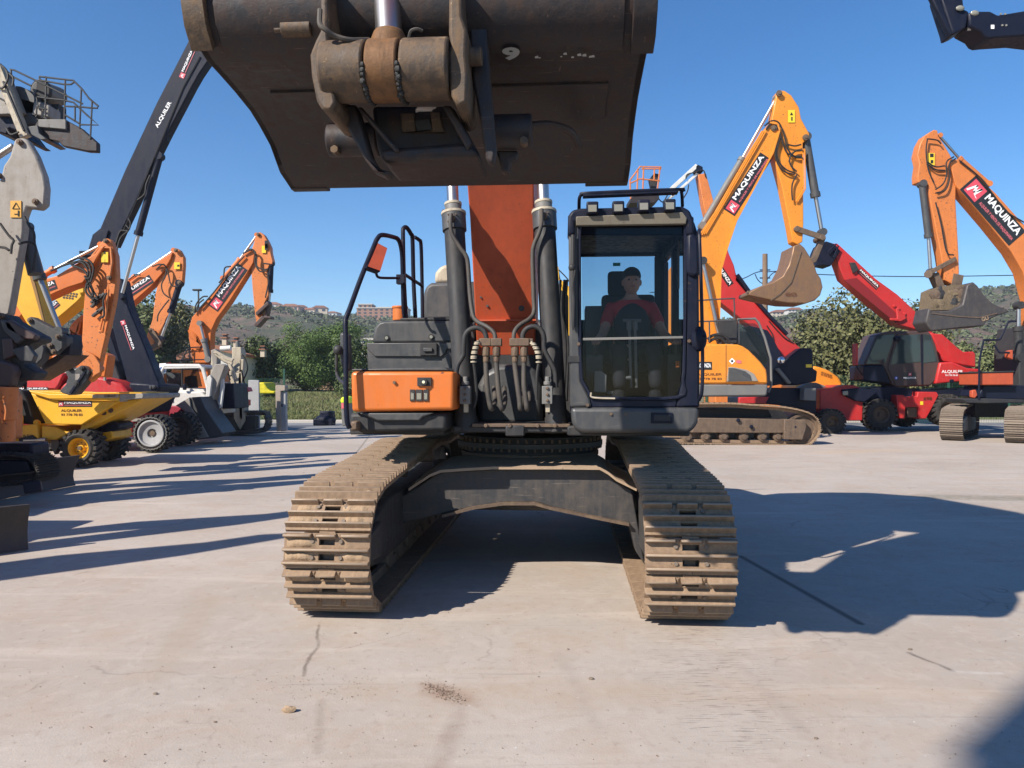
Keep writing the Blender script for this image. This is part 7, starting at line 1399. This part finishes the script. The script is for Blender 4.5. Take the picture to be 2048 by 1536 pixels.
# trees
TR = [('broad olive green tree behind the green fence, left of the red telehandler cab', 1672, 0, 5.4, 5.2, 38, LF_OLIVE, 9000, .11, 11),
      ('tallest olive green tree, rising behind the red boom', 1765, 0, 6.6, 6.3, 37, LF_OLIVE, 11000, .11, 12),
      ('olive tree with paler top right of the red boom', 1845, 0, 3.6, 4.7, 40, LF_OLIVE, 6000, .11, 13),
      ('yellowish green tree between the red telehandler and the muddy bucket', 1955, 0, 5.5, 3.7, 40, LF_PALE, 7000, .11, 14),
      ('yellowish green tree at the far right edge behind the orange excavator', 2060, 0, 6, 4.3, 42, LF_PALE, 7000, .12, 15),
      ('rounded bright green pine bush behind the concrete post', 610, 0, 6.4, 4.8, 50, LF_PINE, 24000, .09, 16),
      ('darker half of the pine thicket next to the tool box', 672, 0, 5.0, 4.8, 51, LF_PINE, 18000, .09, 17),
      ('low dark green tree left of the pine bush', 512, 0, 4.6, 4.0, 49, LF_DARK, 7000, .13, 18),
      ('dark leafy tree glimpsed behind the left handrail', 722, 0, 4.0, 3.8, 45, LF_DARK, 6000, .10, 19),
      ('pale feathery tree behind the black folded boom', 255, 0, 6, 6.8, 46, LF_PALE, 9000, .13, 20),
      ('grey green tree behind the hanging orange stick', 322, 0, 5.5, 6.6, 50, LF_OLIVE, 7000, .13, 21),
      ('dark green tree behind the white cab', 400, 0, 6, 3.2, 55, LF_DARK, 5000, .13, 22),
      ('olive tree just left of the broad one, above the black counterweight', 1590, 0, 3.2, 2.9, 44, LF_OLIVE, 5000, .12, 23),
      ('small olive tree seen between the left machines', 60, 0, 8, 4.5, 50, LF_OLIVE, 5000, .14, 24)]
for lb_, cx, _, w, h, Y, mt_, n_, s_, sd_ in TR:
    tree('tree', lb_, cx, 0, w, h, Y, mt_, n_, s_, sd_, trunk=.0 if h < 5 else .06, group='trees around the yard', spiky=mt_ is LF_PINE, nl=22)
# scrub covering the hills: uncountable, one object
rnd = random.Random(77); q = MB(LF_HILL); vs = []; fs = []
def bare(px, D): return (430 < px < 640 and 160 < D < 270) or (1680 < px < 1860 and 250 < D < 380 and (px+D*3) % 50 < 30)
cnt = 0
while cnt < 9000:
    px = rnd.uniform(-150, 2250); D = 62 + (402-62)*rnd.random()**.75
    if 790 < px < 1130 and rnd.random() < .6: continue
    if bare(px, D) and rnd.random() < .88: continue
    cnt += 1; X_, z_ = (px-1024)/F*D, terr(px, D); r = rnd.uniform(.7, 1.55)*(.5+D/520)
    if (D > 375 or px > 1400) and rnd.random() < .5: continue
    hh = r*rnd.uniform(.6, 1.1)
    for k_ in range(14):
        u = Vector((rnd.gauss(0, 1), rnd.gauss(0, 1), abs(rnd.gauss(0, 1)))).normalized(); p = Vector((X_+u.x*r, D+u.y*r, z_+u.z*hh)); a = (u+Vector((rnd.uniform(-.6, .6), rnd.uniform(-.6, .6), rnd.uniform(-.4, .6)))).normalized()
        t = a.cross(Vector((rnd.uniform(-1, 1), rnd.uniform(-1, 1), 1))).normalized(); w = a.cross(t); l = r*.50*rnd.uniform(.6, 1.2); o_ = len(vs); vs += [p-t*l, p-w*l*.7, p+t*l*.8, p+w*l*.7]; fs.append((o_, o_+1, o_+2, o_+3))
q.add(vs, fs); tag(q.build('hill_scrub', None, smooth=0, recalc=False), kind='stuff')
# tall weeds on the verge
q = MB(leafm('dry_weeds', (.10, .135, .04), (.22, .20, .085))); vs = []; fs = []
for k_ in range(16000):
    D = 33.4 + 14*rnd.random()**1.3; px = rnd.uniform(420, 760) if rnd.random() < .8 else rnd.uniform(1500, 2100); X_ = (px-1024)/F*D; z_ = terr(px, D); h_ = rnd.uniform(.05, .2); dx = rnd.uniform(-.1, .1); o_ = len(vs); a_ = rnd.uniform(0, 3.1); wx, wy = .02*math.cos(a_), .02*math.sin(a_)
    vs += [(X_-wx, D-wy, z_), (X_+wx, D+wy, z_), (X_+dx, D+dx, z_+h_)]; fs.append((o_, o_+1, o_+2))
q.add(vs, fs); tag(q.build('weeds', None, smooth=0, recalc=False), kind='stuff')
# houses on the ridge
wallm = {k_: paint(k_+'_render', c_, .85, (.3, .25, .2), .3) for k_, c_ in (('cream', (.55, .47, .36)), ('white_wash', (.62, .60, .56)), ('terracotta', (.36, .19, .12)), ('brick', (.30, .16, .11)), ('pink', (.50, .34, .28)))}
ROOF = paint('roof_tiles', (.30, .13, .08), .85, (.2, .12, .08), .4); WIN = plain('far_window', (.04, .05, .06), .15)
def house(px, D, w, h, d, mk, label, roof=True, floors=2, flat=False, rot=0, name='house', cat='house', cols=4):
    z_ = terr(px, D)-.3; o = bpy.data.objects.new(name, None); C.objects.link(o); o.location = ((px-1024)/F*D, D, z_); o.rotation_euler = (0, 0, R(rot)); tag(o, label, cat, 'houses along the ridge')
    wl_ = MB(wallm[mk]).box((-w/2, 0, 0), (w/2, d, h+1)).build('wall', o, 0)
    for f_ in range(floors):
        q = MB(WIN); fh = h/floors
        for k_ in range(cols): x = -w/2+w*(k_+.5)/cols; q.box((x-w/cols*.22, -.12, 1+f_*fh+fh*.35), (x+w/cols*.22, .1, 1+f_*fh+fh*.8))
        q.build('window', wl_, 0, smooth=0)
    if not flat:
        q = MB(ROOF); e = .5; q.prism([(-w/2-e, h+1), (w/2+e, h+1), (w*.28, h+1+w*.16), (-w*.28, h+1+w*.16)], -e, d+e) if roof else None; q.build('roof', o, 0)
    else: MB(KERB).box((-w/2-.3, -.3, h+1), (w/2+.3, d+.3, h+1.4)).build('roof', o, 0)
    return o
HS = [(150, 'white_wash', 14, 7, 'long whitewashed house on the ridge behind the left machines', 0, 5), (185, 'cream', 10, 6, 'cream house on the ridge left of the black boom', 0, 3), (262, 'terracotta', 12, 5, 'low terracotta house right of the black boom top', 0, 3), (288, 'cream', 9, 6, 'small cream house above the feathery tree', 0, 3),
      (345, 'white_wash', 9, 7, 'white gabled house right of the hanging stick', 0, 3), (366, 'cream', 12, 6, 'cream house with wide roof near the street lamp', 0, 4), (385, 'pink', 8, 5, 'small pink house directly below the street lamp', 0, 2), (450, 'cream', 12, 5, 'cream house in front of the cypresses', 0, 4), (478, 'terracotta', 9, 5, 'terracotta house right of the cypresses', 0, 3),
      (545, 'white_wash', 12, 8, 'whitewashed house right of the hook linkage', 0, 4), (563, 'pink', 8, 6, 'pink house between two whitewashed ones', 0, 2), (580, 'pink', 14, 6, 'wide pink house with red roof on the ridge', 0, 4), (602, 'white_wash', 9, 7, 'narrow whitewashed house beside a flat block', 0, 3), (618, 'cream', 10, 5, 'cream house with a low roof at mid ridge', 0, 3), (640, 'cream', 12, 7, 'pair of joined cream houses, taller of the ridge group', 0, 3), (665, 'white_wash', 7, 4, 'small white house left of the brick apartments', 0, 2)]
for px, mk, w, h, lb_, rt, fl_ in HS: house(px, 418+rnd.uniform(-6, 6), w*.66, h*.8, 8, mk, lb_, rot=rnd.uniform(-15, 15), cols=max(2, fl_-1), floors=2 if h > 5 else 1)
ab_ = house(752, 330, 17, 4.2, 10, 'brick', 'long brick red apartment block with many balconies on the ridge', flat=True, floors=3, name='apartment_building', cat='apartment block', cols=7)
for i, (px, w) in enumerate(((730, 6), (770, 6), (800, 7))): house(px, 335+i, w, 5.0-i*.5, 9, ('brick', 'terracotta', 'cream')[i], ('brick red end tower of the apartments on the ridge', 'terracotta middle tower of the apartments on the ridge', 'cream apartment tower above the orange filter cap')[i], flat=True, floors=3, name='apartment_building', cat='apartment block', cols=3)
house(712, 140, 6, 2.5, 6, 'white_wash', 'ruined white house in the scrub below the apartments', flat=True, floors=1, cols=3); house(1560, 400, 8, 3, 6, 'cream', 'low cream house on the right ridge beside the wooden pole'); house(1590, 385, 7, 2.5, 6, 'white_wash', 'small white house in the scrub right of the wooden pole'); house(1840, 300, 7, 2.5, 6, 'white_wash', 'small white house on the hill right of the tallest tree')
# near cottage with chimneys behind the beige rig
ct = Fr(-17, 46, 0, 'cottage', 'low whitewashed cottage with small hatted chimneys behind the beige rig', 'house'); q = MB(wallm['white_wash']).prism(ct.poly(Z7((205, 1100), (205, 865), (240, 850), (430, 905), (430, 1100)), 0), 0, 5); q.build('wall', ct.o, 0); MB(ROOF).prism(ct.poly(Z7((180, 845), (215, 832), (440, 895), (440, 915), (210, 860)), -.2), -.3, 5.3).prism(ct.poly(Z7((-20, 900), (60, 870), (205, 870), (205, 900), (-20, 935)), -.2), -.3, 5.3).build('roof', ct.o, 0)
for x, y in ((303, 790), (377, 812), (557, 868)):
    c = ct.pt(*Z7((x, y))[0], 1); h_ = ct.m(40/3.34); MB(wallm['cream']).box((c.x-.13, .8, c.z-h_*1.2), (c.x+.13, 1.2, c.z)).mat(ROOF).box((c.x-.2, .7, c.z), (c.x+.2, 1.3, c.z+.06)).box((c.x-.15, .8, c.z+.2), (c.x+.15, 1.2, c.z+.26)).mat(DARK).box((c.x-.09, .85, c.z+.06), (c.x+.09, 1.15, c.z+.2)).build('chimney', ct.o, 0)
# cypresses on the ridge
for i, (px, h_) in enumerate(((438, 8), (449, 6), (480, 8.5), (492, 7), (700, 4), (1648, 7), (1666, 7.5), (1690, 6), (1715, 6.5), (1636, 6))):
    lab = ('dark cypress left of a pair on the ridge', 'shorter cypress of the left pair on the ridge', 'tallest round topped tree on the left ridge', 'cypress right of the round topped tree', 'stubby tree near the left end of the brick apartments', 'conifer left of the floodlight mast on the right ridge', 'conifer just right of the floodlight mast', 'conifer in the middle of the right ridge row', 'rightmost conifer of the right ridge row', 'leftmost conifer of the right ridge row')[i]
    tree('cypress', lab, px, 0, 3.2 if px < 1000 else 5, h_, 415, LF_DARK, 320, .9, 50+i, trunk=.05, nl=7, group='conifers on the ridge', cat='tree')
# sign board seen over the white cab
sb = Fr(-14, 30, 0, 'sign_board', 'small blue and white sign board behind the orange tank', 'sign'); q = MB(TXW).prism(sb.poly(Z6((942, 848), (980, 846), (980, 905), (942, 908)), 0), 0, .05); q.mat(plain('sign_blue', (.03, .10, .3))).prism(sb.poly(Z6((946, 870), (976, 868), (976, 900), (946, 902)), -.01), -.012, 0); q.build('board', sb.o, 0); c = sb.pt(*Z6((960, 905))[0], 0); MB(GALV).cyl((c.x, .03, 0), (c.x, .03, c.z), .04, n=8).build('post', sb.o)
# ---- stones and grit
def rock(name, X_, Y_, r, m, label, sc=(1.4, .8, .7), seed=1):
    rr = random.Random(seed); bm = bmesh.new(); bmesh.ops.create_icosphere(bm, subdivisions=2, radius=r)
    for v_ in bm.verts: v_.co *= rr.uniform(.78, 1.15); v_.co.x *= sc[0]; v_.co.y *= sc[1]; v_.co.z *= sc[2]
    me = bpy.data.meshes.new(name); bm.to_mesh(me); bm.free(); me.materials.append(m); o = bpy.data.objects.new(name, me); C.objects.link(o); o.location = (X_, Y_, r*sc[2]*.7); return tag(o, label, 'stone')
t = CH*F/(1424-HY); rock('stone', (578-1024)/F*t, t, .026, MUD, 'tan clod of earth lying alone on the concrete in the left foreground', seed=3)
for i, (x, y, r, lb_) in enumerate(((311, 1389, .010, 'tiny brown pebble left of the tan clod'), (1183, 1359, .012, 'tiny dark pebble on the bare concrete below the right track'), (1820, 1300, .010, 'dark pebble at the start of the crack on the right'), (430, 1445, .007, 'smallest dark pebble low in the left foreground'), (710, 1267, .008, 'dark pebble just in front of the left track'), (1632, 1478, .008, 'dark pebble near the bottom edge right of centre'))):
    t = CH*F/(y-HY); rock('pebble', (x-1024)/F*t, t, r, TRK, lb_, seed=20+i)
q = MB(paint('loose_grit_stone', (.22, .16, .12), .9)); rnd = random.Random(5)
def chip(x, y, r): 
    z0 = r*.3; p = [Vector((x+rnd.uniform(-r, r), y+rnd.uniform(-r, r), z0+rnd.uniform(-r*.3, r*.9))) for _ in range(5)]; q.add(p, [(0,1,2), (0,2,3), (0,3,4), (0,4,1), (1,2,3,4)])
for k_ in range(1700):
    if k_ < 420: px = 855+65*rnd.random()+rnd.gauss(0, 9); py = 1372+24*(px-855)/65+rnd.gauss(0, 7)
    elif k_ < 560: px = 640+rnd.gauss(0, 60); py = 1372+rnd.gauss(0, 14)
    else: px = rnd.uniform(0, 2048); py = 900+630*rnd.random()**.8
    t = CH*F/(py-HY); chip((px-1024)/F*t, t, rnd.uniform(.0015, .0055)*(1.5 if rnd.random() < .08 else 1) if k_ >= 420 else rnd.uniform(.002, .006))
tag(q.build('grit', None, smooth=0), kind='stuff')
# unseen tower added behind the photographer to shade the yard's lower right
s_ = 12; p0 = Vector((1.95, 3.25, 0))-Vector((SX, SY, 0))*s_; dr = Vector((SX, SY, 0)).normalized(); sd_ = Vector((SY, -SX, 0)).normalized()
dp = bpy.data.objects.new('shade_tower', None); C.objects.link(dp); dp.location = p0; dp.rotation_euler = (0, 0, math.atan2(sd_.y, sd_.x)); tag(dp, 'unseen concrete tower added behind the viewer to shade the yard corner', 'tower')
MB(CONC).box((0, -3, 0), (3.2, 0, 14.5)).build('wall', dp.o if hasattr(dp, 'o') else dp, .05); q = MB(WIN)
for k_ in range(4): q.box((1.1, -.02, 2+k_*3.2), (2.1, .03, 3.4+k_*3.2))
q.build('window', dp, 0, smooth=0); MB(KERB).box((-.1, -3.1, 14.5), (3.3, .1, 14.7)).build('roof', dp, 0)

# ---- the air between here and the hills
zx = 3600; q = MB(YARD); q.box((-3600, -60, -3), (3600, 1620, 82)); hz = q.build('haze', None, smooth=0); hz.data.materials.clear()
hm = bpy.data.materials.new('haze_air'); hm.use_nodes = True; hn = hm.node_tree; hn.nodes.clear(); ho = hn.nodes.new('ShaderNodeOutputMaterial'); hv = hn.nodes.new('ShaderNodeVolumePrincipled')
hv.inputs['Color'].default_value = (.80, .88, 1, 1); hv.inputs['Density'].default_value = .00045; hv.inputs['Anisotropy'].default_value = .2; hn.links.new(hv.outputs[0], ho.inputs['Volume']); hz.data.materials.append(hm); tag(hz, kind='stuff')
